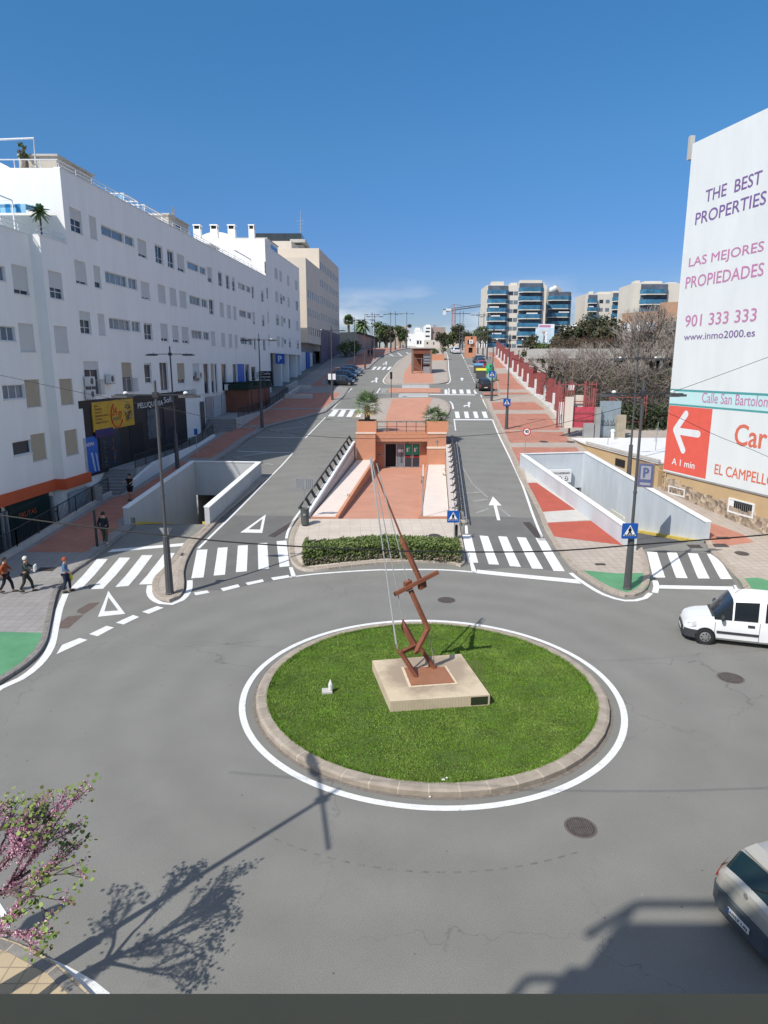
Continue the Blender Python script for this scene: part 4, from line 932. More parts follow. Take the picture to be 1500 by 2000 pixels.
# ground floor shop of A: dark green glazing, orange fascia
g = MB()
for y0, y1, o_ in ((24.5, YK, -.62), (YK, YAB, 0)): g.prism([(fx(y0, o_ + .16), y0), (fx(y1, o_ + .16), y1), (fx(y1, o_ + .002), y1), (fx(y0, o_ + .002), y0)], 2.42, 3.08)
g.bx(fx(YK, -.62), YK - .2, 2.42, fx(YK, .16), YK - .02, 3.08); g.build('orange_fascia', M_AWN, A)
MDG = mat('dark_green_glass', (.012, .035, .033), .15, 0, spec=.6)
for a, b, m in ((25.6, 32.4, MDG), (32.6, 36.0, MDG), (36.6, 40.6, MDG)):
    g = MB(); g.prism([(fx(a, -.60), a), (fx(b, -.60), b), (fx(b, -.7), b), (fx(a, -.7), a)], -.2, 2.41); g.build('shop_window', m, A)
g = MB(); a, b = 41.9, 44.0; g.prism([(fx(a, .04), a), (fx(b, .04), b), (fx(b, -.1), b), (fx(a, -.1), a)], -.2, 2.1); g.prism([(fx(a + 1, .06), a + 1), (fx(a + 1.06, .06), a + 1.06), (fx(a + 1.06, .0), a + 1.06), (fx(a + 1, .0), a + 1)], -.2, 2.1); g.build('shop_door', mat('pale_blue_panel', (.40, .45, .48), .5, .05), A)
g = MB()
for a in (32.42, 35.8, 36.2, 40.7, 41.5): g = MB(); g.prism([(fx(a, -.5), a), (fx(a + .14, -.5), a + .14), (fx(a + .14, -.72), a + .14), (fx(a, -.72), a)], -.2, 2.12); g.build('shop_mullion', M_GALV, A)
text(A, 'FRUTAS', (fx(37.4, -.57), 37.4, 1.45), (FK, 1, 0), (0, 0, 1), 1.7, .28, M_AWN, bold=.02)
g = MB(); g.prism([(PIT[0][0], 22), (PIT[1][0], 22), (PIT[2][0], 44.4), (PIT[3][0], 44.4)], -.4, -.25); struct(g.build('sunken_walkway', M_GCONC))
g = MB()      # curb wall of the sunken walkway
for a, b in zip(np.arange(24, 44.4, 1.7), np.append(np.arange(25.7, 44.4, 1.7), 44.4)): g.prism([(fx(a, 1.2), a), (fx(b, 1.2), b), (fx(b, 1.45), b), (fx(a, 1.45), a)], -.4, lambda x, y: zt(y) + .42)
RW = thing('railing', 'black railing on a low concrete curb in front of the orange shop', 'railing', (fx(24, 1.3), 24, zt(24)))
g.build('curb', M_CONC, RW)
def railing(par, pts, h=1.0, step=.14, posts=1.8, m=M_DARKM, mi=0):
    g = MB()
    P = [Vector(p) for p in pts]
    for a, b in zip(P, P[1:]):
        L_ = (b - a).length; n = max(1, int(L_ / step)); up = Vector((0, 0, h))
        for k in range(n + 1): p = a.lerp(b, k / n); g.beam(p + Vector((0, 0, .08)), p + up, .018)
        m_ = max(1, round(L_ / posts))
        for k in range(m_ + 1): p = a.lerp(b, k / m_); g.beam(p, p + up, .05)
        g.beam(a + up, b + up, .05, .04); g.beam(a + Vector((0, 0, .1)), b + Vector((0, 0, .1)), .03)
    return g.build('bars', m, par)
railing(RW, [(fx(y, 1.33), y, zt(y) + .42) for y in (24, 28, 31, 34, 38, 42, 44.2)], .95)
# --- building B (long, taller)
YB0, YB1, ZB, ZBL = 44.4, 94.6, 21.9, 10.55
r1 = lambda x: 432 + .385 * (x - 148)
cols = [(137, 160, 1.45, [.48, .9, .40]), (175, 189, 1.45, [1, .75, 1]), (198, 242, 0, 4), (244, 262, 0, 2), (269, 286, 1.3, [.87, .93, .1]), (303, 318, 1.45, [.1, 1, .85]), (327, 340, 1.45, [.1, 1, .87]), (346, 360, 1.45, [.85, 1, .86]),
        (366, 388, 0, 3), (390, 402, 0, 2), (405, 414, 1.45, [.7, .05, 1]), (426, 434, 1.45, [.1, 1, 1]), (441, 448, 1.45, [.1, 1, 1]), (453, 459, 1.45, [.3, 1, 1]), (465, 479, 0, 3), (481, 489, 0, 2), (491.5, 496, 1.45, [.1, .8, .2]), (510, 515, 1.45, [.3, .5, .1])]
wb = []
for x0, x1, h, sh in cols:
    ya, yb = PX(x0, r1(x0)), PX(x1, r1(x1))
    for i, zz in enumerate((18.42, 15.27, 12.12)):
        if h == 0: wb.append((ya, yb, zz + .52, zz + 1.17 + (.12 if i else 0), 'p', sh if i else max(1, sh // 2), 0, None))
        else: wb.append((ya, yb, zz, zz + h, 'w', 2 if yb - ya > 1 else 1, sh[i], M_SHUT))
# fourth row (offices): doors and tall windows above the shops
wb4 = [(PX(165, 730), PX(194, 730), 8.1, 10.35, 'd', 2, .25, M_SHUT), (PX(239, 735), PX(259, 735), 8.1, 10.3, 'd', 2, .5, M_SHUTB), (PX(283, 735), PX(297, 735), 8.7, 10.3, 'w', 1, .1, M_SHUT), (PX(313, 735), PX(329, 735), 7.98, 10.35, 'd', 2, 0, None),
       (PX(347, 735), PX(362, 735), 8.5, 10.3, 'w', 1, .8, M_SHUTB), (PX(377, 735), PX(391, 735), 8.6, 10.3, 'w', 1, .7, M_SHUT), (PX(398, 728), PX(408, 728), 7.3, 10.3, 'd', 1, 0, None), (PX(412, 728), PX(419, 728), 7.3, 10.3, 'd', 1, .6, M_SHUTB), (PX(420, 728), PX(425, 728), 7.3, 10.3, 'd', 1, 0, None),
       (PX(433, 728), PX(443, 728), 7.4, 10.3, 'd', 1, 0, None), (PX(455, 725), PX(463, 725), 7.4, 10.3, 'd', 2, 0, None), (PX(479, 725), PX(488, 725), 7.3, 10.3, 'd', 1, 0, None), (PX(491, 725), PX(500, 725), 8.2, 10.0, 'w', 1, 0, None)]
B = apartment('apartment_building', 'long white apartment block with stepped rows of shuttered windows on the left of the avenue', M_WHITE,
    [(0, YB0, YB1, ZBL, ZB, wb), (-.01, YB0, YB1, 7.3, ZBL - .002, wb4)], [(YB0, YB1, 0, 14, .5, ZB - .5), ], [(YB0, YB1, 0, ZB)])
g = MB(); q = (fx(YB0, -14.2), YB0); g.prism([(fx(YB0, 0) , YB0 - .03), (fx(YB0, 0) , YB0 + .22), (fx(YB0, -14.3), YB0 + .22), (fx(YB0, -14.3), YB0 - .03)], ZA - .6, ZB - .001)
g.prism([(fx(YB0 + .22, -.02), YB0 + .23), (fx(YB1, -.02), YB1), (fx(YB1, -.25), YB1), (fx(YB0 + .22, -.25), YB0 + .23)], ZB - .6, ZB - .002)
g.build('gable_wall', M_WHITE, B)
W0 = lambda y, z, o=0: Vector((fx(y, o), y, z))
# lower shop fronts of B
def panel(par, name, y0, y1, z0, z1, o0, m, th=.08):
    g = MB(); g.prism([(fx(y0, o0), y0), (fx(y1, o0), y1), (fx(y1, o0 - th), y1), (fx(y0, o0 - th), y0)], z0, z1); return g.build(name, m, par)
FU = (FK, 1, 0); UP = (0, 0, 1)
ys1 = PX(362, 764)
panel(B, 'black_shop_front', 43.9, ys1, 2.7, 7.3, -.05, mat('black_cladding', (.022, .022, .024), .5, .1), .2)
panel(B, 'black_fascia', 43.9, ys1, 7.3, 7.8, .02, MATS['black_cladding'], .25)
panel(B, 'white_shop_front', ys1, YB1 - 13, 3.0, 7.3, -.10, M_WHITE, .2)
panel(B, 'shop_front', YB1 - 13, YB1, 4.5, 7.3, -.3, M_WHITE, .2)
sg_ = panel(B, 'yellow_shop_sign', 45.5, 51.7, 5.62, 7.62, .06, mat('sign_yellow', (.55, .33, .03), .5, .2, 1.2), .08)
g = MB(); g.prism([(fx(45.6, .07), 45.6), (fx(48.2, .07), 48.2), (fx(48.2, .062), 48.2), (fx(45.6, .062), 45.6)], 5.2, 5.75); g.build('purple_stripe', mat('dark_purple', (.05, .03, .12), .6, .1), sg_)
text(sg_, '24', (fx(48.2, .075), 48.2, 6.55), FU, UP, .75, .6, M_SRED, bold=.03); text(sg_, '/7', (fx(49.1, .075), 49.1, 6.2), FU, UP, .6, .6, M_SRED, bold=.03); text(sg_, 'HORAS', (fx(48.3, .075), 48.3, 6.2), FU, UP, .7, .22, MATS['sticker_green'], bold=.02)
g = MB(); g.band([(0, 0)], 0, 0, 0) if 0 else None
cy, cz, rr_ = 48.9, 6.55, .88
pts = [(fx(cy, .075) , cy + rr_ * math.cos(a), cz + rr_ * math.sin(a)) for a in np.linspace(R(115), R(335), 22)]
g = MB(); g.tube([(fx(p[1], .08), p[1], p[2]) for p in pts], .05, 4); g.build('red_arc', M_SRED, sg_)
for k, t_ in enumerate(('BAR', 'VENDING', 'SNACKS', 'BEBIDAS FRIAS', 'COMIDA', 'ABIERTO 24 H')):
    text(sg_, t_, (fx(45.8, .075), 45.8, 7.3 - k * .23), FU, UP, .16 * len(t_) * .9, .12, M_WOODB, bold=.02)
g = MB()
for k in range(60):
    a, r_ = rn.random() * 6.28, rn.random() ** .5 * .95; y, z = 50.75 + r_ * math.cos(a) * .6, 6.6 + r_ * math.sin(a) * .85; s_ = .05 + .1 * rn.random()
    g.beam((fx(y, .07), y - s_, z), (fx(y, .085), y + s_, z + rn.uniform(-.08, .08)), s_, .02, rn.choice((0, 0, 0, 1, 2)))
g.build('splash_drawing', [mat('ink_grey', (.11, .12, .13), .6, .2), M_BLACK, M_SWHITE], sg_)
text(B, 'PELUQUERIA', (fx(PX(267, 786), .04), PX(267, 786), 6.72), FU, UP, PX(317, 786) - PX(267, 786), .5, M_SWHITE, 'lettering', bold=.015, depth=.02)
text(B, 'Sofia', (fx(PX(319, 786), .04), PX(319, 786), 6.95), FU, UP, 2.2, .5, M_SWHITE, 'lettering', bold=-.005, depth=.02)
for a, b, z0, z1, m, nm in ((44.05, 45.9, 2.9, 5.35, M_BLUEP, 'blue_poster'), (46.2, 49.2, 2.95, 5.6, M_GLASS, 'shop_window'), (50.9, 53.3, 2.95, 5.7, M_BLACK, 'shop_entrance'), (54.2, 56.6, 4.2, 6.6, mat('photo_poster', (.10, .12, .13), .6, .6, 3), 'photo_poster'), (57.5, 60.3, 3.2, 6.6, M_GLASS, 'shop_window')):
    panel(B, nm, a, b, z0, z1, .0 if nm != 'shop_entrance' else -.03, m, .06)
g = MB()
for k, c_ in ((0, 46.6), (2, 47.9)):
    g = MB()
    for j in range(9): z = 3.1 + j * .2 + .1 * rn.random(); d0 = c_ + .25 * rn.random(); w0 = .1 + .3 * rn.random(); g.prism([(fx(d0, .01 + .002 * j), d0), (fx(d0 + w0, .01 + .002 * j), d0 + w0), (fx(d0 + w0, .002), d0 + w0), (fx(d0, .002), d0)], z, z + .1 + .4 * rn.random() * (j % 2), (k + j * j) % 3)
    g.build('shop_display', [mat('display_orange', (.16, .06, .03), .6, .3, 4), mat('display_teal', (.05, .09, .11), .6, .3, 4), mat('display_blue', (.04, .07, .18), .6, .3, 4)], B)
text(B, 'FARMA', (fx(44.2, .02), 44.2, 4.75), FU, UP, 1.2, .25, M_SWHITE, bold=.02, depth=.01); g = MB(); g.beam((fx(44.9, .02), 44.9, 4.3), (fx(44.9, .02), 45.2, 3.0), .2, .02); g.beam((fx(45.1, .02), 45.5, 4.2), (fx(45.3, .02), 45.7, 2.95), .2, .02); g.build('poster_figure', M_SWHITE, B)
text(B, 'CLINICA PODOLOGICA', (fx(PX(342, 750), .04), PX(342, 750), 7.42), FU, UP, PX(381, 750) - PX(342, 750), .45, M_LAMP, bold=.0, depth=.03)
for x0, x1, z0, z1, m, nm in ((391, 398, 3.6, 6.6, M_LAMP, 'grey_door'), (402, 414, 3.9, 7.0, M_GALV, 'shop_door'), (417, 430, 4.0, 7.0, mat('pale_grey_panel', (.50, .52, .53), .6, .05), 'shop_panel'), (433, 448, 4.2, 7.1, MATS['pale_grey_panel'], 'shop_panel'), (464, 477, 7.35, 10.3, M_BLUEP, 'blue_panel')):
    panel(B, nm, PX(x0, 780 if z0 < 7 else 728), PX(x1, 780 if z0 < 7 else 728), z0, z1, .03, m, .05)
# balcony grilles on the two office doors
for x0, x1 in ((165, 200), (239, 266)):
    ya, yb = PX(x0, 745), PX(x1, 745); gr = MB()
    for k in range(15): y = ya + (yb - ya) * k / 14; gr.beam((fx(y, .12), y, 8.15), (fx(y, .12), y, 9.1), .02)
    gr.beam((fx(ya, .12), ya, 9.1), (fx(yb, .12), yb, 9.1), .04); gr.beam((fx(ya, .12), ya, 8.15), (fx(yb, .12), yb, 8.15), .04)
    gr.build('balcony_grille', M_GALV, B)
def acunit(par, x, z, lab):
    g = MB(); y = x; c = Vector((fx(y, .22), y, z)); g.obox(c, (.17, 0, 0), (0, .42, 0), (0, 0, .3)); b = g.build('air_conditioner', M_SHUT, None) 
    tag(b, lab, 'air conditioner', 'air conditioners on the white wall')
    return b
def ac(y, z, lab):
    T = thing('air_conditioner', lab, 'air conditioner', (fx(y, .22), y, z), 'air conditioners on the white wall')
    g = MB(); g.obox((fx(y, .24), y, z), (.17, 0, 0), (0, .42, 0), (0, 0, .3)); g.build('case', M_SHUT, T)
    g = MB(); g.lathe([(.22, -.01), (.22, .01)], (fx(y, .42), y - .1, z), 14, 0, 'x'); g.build('fan_grille', M_LAMP, T)
    g = MB(); g.obox((fx(y, .22), y, z - .33), (.2, 0, 0), (0, .4, 0), (0, 0, .02)); g.build('bracket', M_GALV, T)
ac(PX(168, 738), 9.05, 'upper air conditioner left of the grilled balcony above the black shop'); ac(PX(169, 757), 8.2, 'lower air conditioner left of the grilled balcony above the black shop'); ac(PX(209, 736), 9.15, 'air conditioner right of the grilled balcony above the yellow sign')
ac(PX(384, 723), 9.2, 'air conditioner above the podiatry lettering'); ac(PX(438, 742), 7.8, 'air conditioner on the white office wall beside tall windows'); ac(PX(497, 727), 8.9, 'air conditioner near the far end of the long white block')
# roof things of B
def rooftop(name, label, cat, parts, loc):
    T = thing(name, label, cat, loc)
    for nm, gb, m in parts: gb.build(nm, m, T)
    return T
def frame_mb(y0, y1, xo0, xo1, z0, z1, w=.07):
    g = MB()
    for y in (y0, y1):
        for o_ in (xo0, xo1): g.beam((fx(y, o_), y, z0), (fx(y, o_), y, z1), w)
        g.beam((fx(y, xo0), y, z1), (fx(y, xo1), y, z1), w)
    for o_ in (xo0, xo1): g.beam((fx(y0, o_), y0, z1), (fx(y1, o_), y1, z1), w)
    return g
def stripes(y0, y1, xo, z0, z1):
    g = MB(); n = 14
    for k in range(n):
        a, b = y0 + (y1 - y0) * k / n, y0 + (y1 - y0) * (k + 1) / n; g.quad((fx(a, xo), a, z0 + .06 * (k % 2)), (fx(b, xo), b, z0 + .06 * (k % 2)), (fx(b, xo), b, z1), (fx(a, xo), a, z1), k % 2)
    return g
MST = mat('awning_blue', (.03, .22, .45), .7, .1, 3); MSP = mat('awning_pale_blue', (.25, .50, .68), .7, .1, 3)
# awning on A's roof terrace
T = thing('terrace_awning', 'blue striped awning on the roof terrace at far left', 'awning', (fx(36, -3), 36, ZA))
g = frame_mb(35.0, 40.8, -1.0, -3.4, ZA - .5, ZA + 1.75, .06); g.build('awning_frame', M_FRAME, T)
g = MB(); n = 16
for k in range(n):
    a, b = -3.4 + 2.6 * k / n, -3.4 + 2.6 * (k + 1) / n; y = 40.7
    g.quad((fx(y, a), 41.0, ZA + 1.15), (fx(y, b), 41.0, ZA + 1.15), (fx(y, b), 41.0, ZA + 1.6), (fx(y, a), 41.0, ZA + 1.6), k % 2)
n = 20
for k in range(n):
    a, b = -6.5 + 5.9 * k / n, -6.5 + 5.9 * (k + 1) / n
    g.quad((fx(44, a), 41.0, ZA + 1.6), (fx(44, b), 41.0, ZA + 1.6), (fx(44, b), 44.2, ZA + 1.95), (fx(44, a), 44.2, ZA + 1.95), k % 2)
    g.quad((fx(44, a), 40.98, ZA + 1.12), (fx(44, b), 40.98, ZA + 1.12), (fx(44, b), 40.98, ZA + 1.6), (fx(44, a), 40.98, ZA + 1.6), k % 2)
g.build('awning_cloth', [MST, MSP], T)
T = thing('roof_railing', 'white tube railing on the low roof edge at far left', 'railing', (fx(40, -.1), 40, ZA))
g = MB()
for y0, y1, o_ in ((YA0, YK, -.75), (YK, YAB, -.12)):
    for z in (.55, .3): g.tube([(fx(y0, o_), y0, ZA + z), (fx(y1, o_), y1, ZA + z)], .03, 6)
    for y in np.arange(y0 + .2, y1, 1.5): g.tube([(fx(y, o_), y, ZA), (fx(y, o_), y, ZA + .55)], .03, 6)
g.build('tubes', M_FRAME, T)
T = thing('roof_railing', 'white tube railing along the roof edge of the long white block', 'railing', (fx(60, -.1), 60, ZB))
g = MB()
for z in (.5, .28): g.tube([(fx(YB0 + .1, -.15), YB0 + .1, ZB + z), (fx(YB1, -.15), YB1, ZB + z)], .03, 6)
for y in np.arange(YB0 + .2, YB1, 2.0): g.tube([(fx(y, -.15), y, ZB), (fx(y, -.15), y, ZB + .5)], .03, 6)
g.tube([(fx(YB0, -14), YB0 + .1, ZB + .5), (fx(YB0, -.15), YB0 + .1, ZB + .5)], .035, 6)
for x in np.arange(-14, -.2, 1.6): g.tube([(fx(YB0, x), YB0 + .1, ZB), (fx(YB0, x), YB0 + .1, ZB + .5)], .03, 6)
g.build('tubes', M_FRAME, T)
T = thing('roof_pergola_frame', 'tall white tube frame on the roof corner at far left', 'frame', (fx(46, -2), 46, ZB))
p0 = PY(70, 327, 44.7); p1 = PY(66, 270, 44.7); p2 = PY(-60, 275, 44.7)
g = MB(); g.tube([p0, p1, p2], .06, 8); g.tube([p2, (p2.x, p2.y, ZB)], .06, 8); g.build('tubes', M_FRAME, T)
T = thing('roof_dome', 'white rounded stair vault on the roof at far left', 'roof vault', (fx(50, -8), 50, ZB))
c = PY(-15, 325, 50); g = MB()
prof = [(c.x + 2.6 * math.cos(a), 49, ZB - .5 + 2.3 * math.sin(a)) for a in np.linspace(0, math.pi, 14)]
b_ = [(p[0], 54, p[2]) for p in prof]; g.add(prof + b_, [(i, i + 14, i + 15, i + 1) for i in range(13)] + [tuple(range(14)), tuple(reversed(range(14, 28)))]); g.build('vault', M_WHITE, T, smooth=40)
# penthouses along B's roof
def hut(y0, y1, o0, o1, z1, label, m=M_WHITE, z0=ZB - .5, win=True):
    T = thing('penthouse', label, 'penthouse', (fx(y0, o0), y0, z0), 'rooftop huts on the white blocks')
    g = MB(); g.prism([(fx(y0, o0), y0), (fx(y1, o0), y1), (fx(y1, o1), y1), (fx(y0, o1), y0)], z0, z1); g.build('wall', m, T)
    g = MB(); g.prism([(fx(y0, o0 + .15), y0 - .15), (fx(y1, o0 + .15), y1 + .15), (fx(y1, o1), y1 + .15), (fx(y0, o1), y0 - .15)], z1 + .001, z1 + .12); g.build('roof', M_CONC, T)
    if win:
        g = MB(); m_ = (y0 + y1) / 2; g.prism([(fx(m_ - .8, o0 + .02), m_ - .8), (fx(m_ + .8, o0 + .02), m_ + .8), (fx(m_ + .8, o0 - .05), m_ + .8), (fx(m_ - .8, o0 - .05), m_ - .8)], z1 - 1.6, z1 - .5); g.build('window', M_GLASS, T)
hut(46.0, 50.5, -1.0, -3.4, ZB + 1.1, 'first beige rooftop hut behind the roof edge at far left', mat('sand_render', (.55, .50, .42), .85, .06))
hut(64.5, 69.5, -1.2, -5, ZB + 1.5, 'beige rooftop hut with satellite dish right of the blue awning', MATS['sand_render'])
hut(76, 79, -1.4, -5, ZB + .9, 'small grey rooftop hut with sloping glass before the stepped gable', M_CONC)
T = thing('terrace_awning', 'blue striped awning in a white frame on the long roof', 'awning', (fx(55, -2), 55, ZB))
g = frame_mb(55, 57.5, -.9, -4.3, ZB, ZB + 1.05, .08); g.build('awning_frame', M_FRAME, T)
g = MB()
for k in range(12): a, b = -4.2 + 3.2 * k / 12, -4.2 + 3.2 * (k + 1) / 12; g.quad((fx(55, a), 54.98, ZB + .45 + .05 * (k % 2)), (fx(55, b), 54.98, ZB + .45 + .05 * (k % 2)), (fx(55, b), 54.98, ZB + .95), (fx(55, a), 54.98, ZB + .95), k % 2)
g.build('awning_cloth', [MST, MSP], T)
T = thing('roof_pergola_frame', 'low white tube frame beside the blue awning on the long roof', 'frame', (fx(62, -2), 62, ZB)); frame_mb(58.0, 61.5, -.6, -2.2, ZB, ZB + .9, .08).build('tubes', M_FRAME, T)
T = thing('satellite_dish', 'small white satellite dish on the long white roof', 'dish', (fx(66, -1.5), 66, ZB + 1.6)); g = MB()
g.lathe([(.02, .12), (.25, .10), (.42, .02), (.45, 0), (.40, -.01), (.24, .07), (.02, .09)], (fx(66, -1.3), 66, ZB + 2.1), 14, 0, 'x'); g.build('reflector', M_FRAME, T, smooth=50); g = MB(); g.tube([(fx(66, -1.4), 66, ZB + 1.5), (fx(66, -1.4), 66, ZB + 2.1)], .03, 6); g.build('mast', M_GALV, T)
T = thing('roof_pergola_frame', 'white open pergola on the far end of the long roof', 'frame', (fx(84, -2), 84, ZB)); frame_mb(84, 91, -1.0, -3.4, ZB - .3, ZB + 1.6, .14).build('posts', M_FRAME, T)
# --- building C
ZC = 26.4
wc = []
for x0, x1, zz in [(518, 523, 0), (537, 543, 1), (546.5, 551, 0), (561, 565, 0), (576.5, 581, 1)]:
    ya, yb = PX(x0, 560), PX(x1, 560)
    for i, z in enumerate((22.3, 19.1, 15.9, 12.9)): wc.append((ya, yb, z, z + 1.45, 'w', 1, rn.choice((.1, .4, 1, 1)), M_SHUT))
for x0, x1 in ((548.5 + 3, 556), ):
    ya, yb = PX(x0, 560), PX(x1, 560)
    for z in (19.7, 16.5, 13.4): wc.append((ya, yb, z, z + .7, 'p', 2, 0, None))
Cc = apartment('apartment_building', 'tall white apartment block with a sunlit stepped gable in the middle of the left row', M_WHITE,
    [(0, 94.62, 117, 11.9, 25.9, wc)], [(94.62, 117, 0, 13, 11.9, ZC - .55), (94.7, 117, -1.8, 12, 4, 11.9)], [(94.62, 117, 0, 25.9)], .09)
g = MB(); g.prism([(fx(94.6, .01), 94.57), (fx(97.8, .01), 97.8), (fx(97.8, -13.1), 97.8), (fx(94.6, -13.3), 94.57)], 21, ZC + .3); g.build('gable_wall', M_WHITE, Cc)
for k, (x, dz) in enumerate(((386, 0), (419, .1), (453, 0), (492, .1))):
    p = PY(x, 464, 95.6); T = thing('chimney', ['leftmost square white chimney on the stepped gable roof', 'white chimney in front of the rounded vault, second from left', 'white chimney right of the rounded vault', 'rightmost slim white chimney on the gable roof'][k], 'chimney', (p.x, 95.6, ZC), 'white chimneys on the gable roof')
    w_ = .95 if k < 3 else .75; g = MB(); g.box((p.x, 95.8, ZC + .9), (w_, .9, 1.5)); g.build('shaft', M_WHITE, T)
    g = MB(); g.box((p.x, 95.8, ZC + 1.85), (w_ * .7, .7, .4)); g.build('vent', M_BLACK, T)
    g = MB()
    for a in (-1, 1):
        for b in (-1, 1): g.box((p.x + a * w_ * .42, 95.8 + b * .38, ZC + 1.85), (.12, .12, .44))
    g.box((p.x, 95.8, ZC + 2.14), (w_ * 1.12, 1.05, .14)); g.build('cap', M_WHITE, T)
p = PY(423, 464, 98); T = thing('roof_dome', 'white rounded vault between the chimneys', 'roof vault', (p.x, 98, ZC)); g = MB(); prof = [(p.x + 2.9 * math.cos(a), 97.9, ZC + 1.75 * math.sin(a)) for a in np.linspace(0, math.pi, 14)]; b_ = [(q[0], 104, q[2]) for q in prof]
g.add(prof + b_, [(i, i + 14, i + 15, i + 1) for i in range(13)] + [tuple(range(14)), tuple(reversed(range(14, 28)))]); g.build('vault', M_WHITE, T, smooth=40)
hut(102, 109, -1.6, -6, ZC + 1.6, 'white rooftop hut with tall blue windows on the gabled block', M_WHITE, ZC - .6)
panel(Cc, 'glass_gallery', 103, 108.4, ZC - .4, ZC + 1.2, -1.5, mat('blue_glass', (.05, .13, .3), .15, 0, spec=.6), .08)
# ground level of C: dark recess, white pilasters, blue sign
panel(Cc, 'recess_back', 94.7, 121, 4.4, 11.9, -1.6, M_GCONC, .3)
for a, b, z0, z1, m, nm in ((94.7, 98.5, 8.6, 11.4, M_GLASS, 'dark_window'), (99, 101.8, 8.2, 10.4, M_GLASS, 'dark_window'), (103, 106.2, 6, 9.4, mat('white_panel', (.7, .71, .72), .6, .04), 'white_panel'), (108, 113, 6.2, 10.3, MATS['white_panel'], 'white_panel'), (96.5, 99, 5.5, 8.3, M_WOODB, 'brown_door'), (114.5, 117, 6.5, 10.5, M_BLUEP, 'blue_door')): panel(Cc, nm, a, b, z0, z1, -1.2, m, .1)
for y in (95.2, 102.2, 107, 113.6, 116.6): panel(Cc, 'pilaster', y, y + .6, 5, 11.9, -.1, M_WHITE, 1.2)
sgn = thing('shop_sign', 'blue square sign with a white letter hanging on the left row', 'sign', (fx(100, .3), 100, 10)); p = fac(547, 701, .5)
g = MB(); g.box((p.x, p.y, p.z), (1.3, .15, 1.4)); g.build('sign_board', M_BLUEP, sgn); text(sgn, 'P', (p.x - .28, p.y - .08, p.z - .42), (1, 0, 0), UP, .55, .85, M_SWHITE, bold=.03, depth=.02)
p = fac(519, 736, 1.2); sgn = thing('shop_sign', 'black sign board with white script beside a lamp on the left pavement', 'sign', (p.x, p.y, p.z)); g = MB(); g.box((p.x, p.y, p.z), (1.75, .12, 1.45)); g.beam((p.x - .8, p.y, p.z + .5), (p.x - 2.4, p.y + .1, p.z + .5), .08); g.build('sign_board', M_BLACK, sgn)
for k, t_ in enumerate(('Cafe', 'Restaurante', 'el Cielo')): text(sgn, t_, (p.x - .7, p.y - .065, p.z + .3 - .4 * k), (1, 0, 0), UP, 1.3, .26, M_SWHITE, depth=.01)
# --- cream building D (two steps)
def dwin(ya, yb, zs, n, w_):
    out = []
    for z in zs:
        for k in range(n): a = ya + (yb - ya) * (k + .5) / n; out.append((a - w_ / 2, a + w_ / 2, z, z + 1.5, 'x', 1, 0, M_SHUT))
    return out
wd1 = dwin(123.6, 136.6, (25.2, 22.0, 18.8, 15.6)[1:], 6, 1.15); wd2 = dwin(137.2, 162, (28.6, 25.4, 22.2, 19.0), 12, 1.05)
Dd = apartment('apartment_building', 'cream stepped apartment block at the far end of the left row', M_CREAM,
    [(0, 123, 136.9, 14.2, 28.6, wd1), (0, 136.9, 163, 17.4, 32.4, wd2)], [(123.01, 136.9, 0, 12, 14.2, 28.3), (136.9, 163, 0, 22, 13, 32.1)], [], .05)
g = MB(); g.prism([(fx(136.9, 0), 136.88), (fx(137.2, 0), 137.2), (fx(137.2, -22), 137.2), (fx(136.9, -22), 136.88)], 28, 32.4); g.build('gable_wall', mat('light_cream_render', (.66, .58, .47), .85, .05, .5), Dd); g = MB(); g.prism([(fx(123, 0), 122.98), (fx(123.3, 0), 123.3), (fx(123.3, -12), 123.3), (fx(123, -12), 122.98)], 14.2, 28.6)
g.build('gable_wall', MATS['light_cream_render'], Dd)
panel(Dd, 'purple_base', 137, 163, 9.8, 17.4, .05, M_PURPLE, .4)
for k in range(7): panel(Dd, 'base_panel', 139 + 3.4 * k, 141.2 + 3.4 * k, 11, 16.5, .10, mat('painted_panel', (.15, .11, .17), .6, .5, .8) if 'painted_panel' not in MATS else MATS['painted_panel'], .05)
panel(Dd, 'recess_back', 121, 137, 8, 14.2, -1.5, M_GCONC, .3)
for a, b, m in ((121.3, 126, MATS['white_panel']), (127, 129.6, M_BLUEP), (130.5, 133, MATS['white_panel']), (134, 136.4, M_LAMP)): panel(Dd, 'shop_front', a, b, 9.2, 12.6, -1.0, m, .1)
g = MB(); g.prism([(fx(137, -6), 142), (fx(160, -6), 162), (fx(160, -18), 162), (fx(137, -18), 142)], 32.0, 34.6); g.build('roof_hut', M_CREAM, Dd)
# dark roof house and mast behind D
p = PY(550, 465, 150); T = thing('rooftop_house', 'grey rooftop house with dark glass gallery and overhanging slab', 'penthouse', (p.x, 150, 33))
g = MB(); a = PY(500, 478, 150); b = PY(592, 478, 150); g.bx(a.x, 150, 30, b.x, 158, a.z); g.build('wall', M_CONC, T)
g = MB(); zt1 = PY(550, 456, 150).z; g.bx(a.x, 149.8, a.z + .01, b.x - .3, 158, zt1); g.build('glass_gallery', mat('smoked_glass', (.05, .06, .065), .15, .2, 1), T)
g = MB(); g.bx(PY(555, 0, 150).x, 148.5, PY(0, 472, 148).z, b.x + .6, 158, PY(0, 466, 148).z); g.build('balcony_slab', M_CONC, T)
p = PY(587, 455, 150); T = thing('antenna_mast', 'thin antenna mast on the cream roof', 'antenna', (p.x, 150, p.z)); q = PY(587, 410, 150); g = MB(); g.tube([(p.x, 150, p.z - 2), (q.x, 150, q.z)], [.12, .04], 6)
for k in range(4): g.beam((q.x - .9 + .1 * k, 150, q.z - 2.2 - .7 * k), (q.x + .8 - .1 * k, 150, q.z - 2.0 - .7 * k), .07)
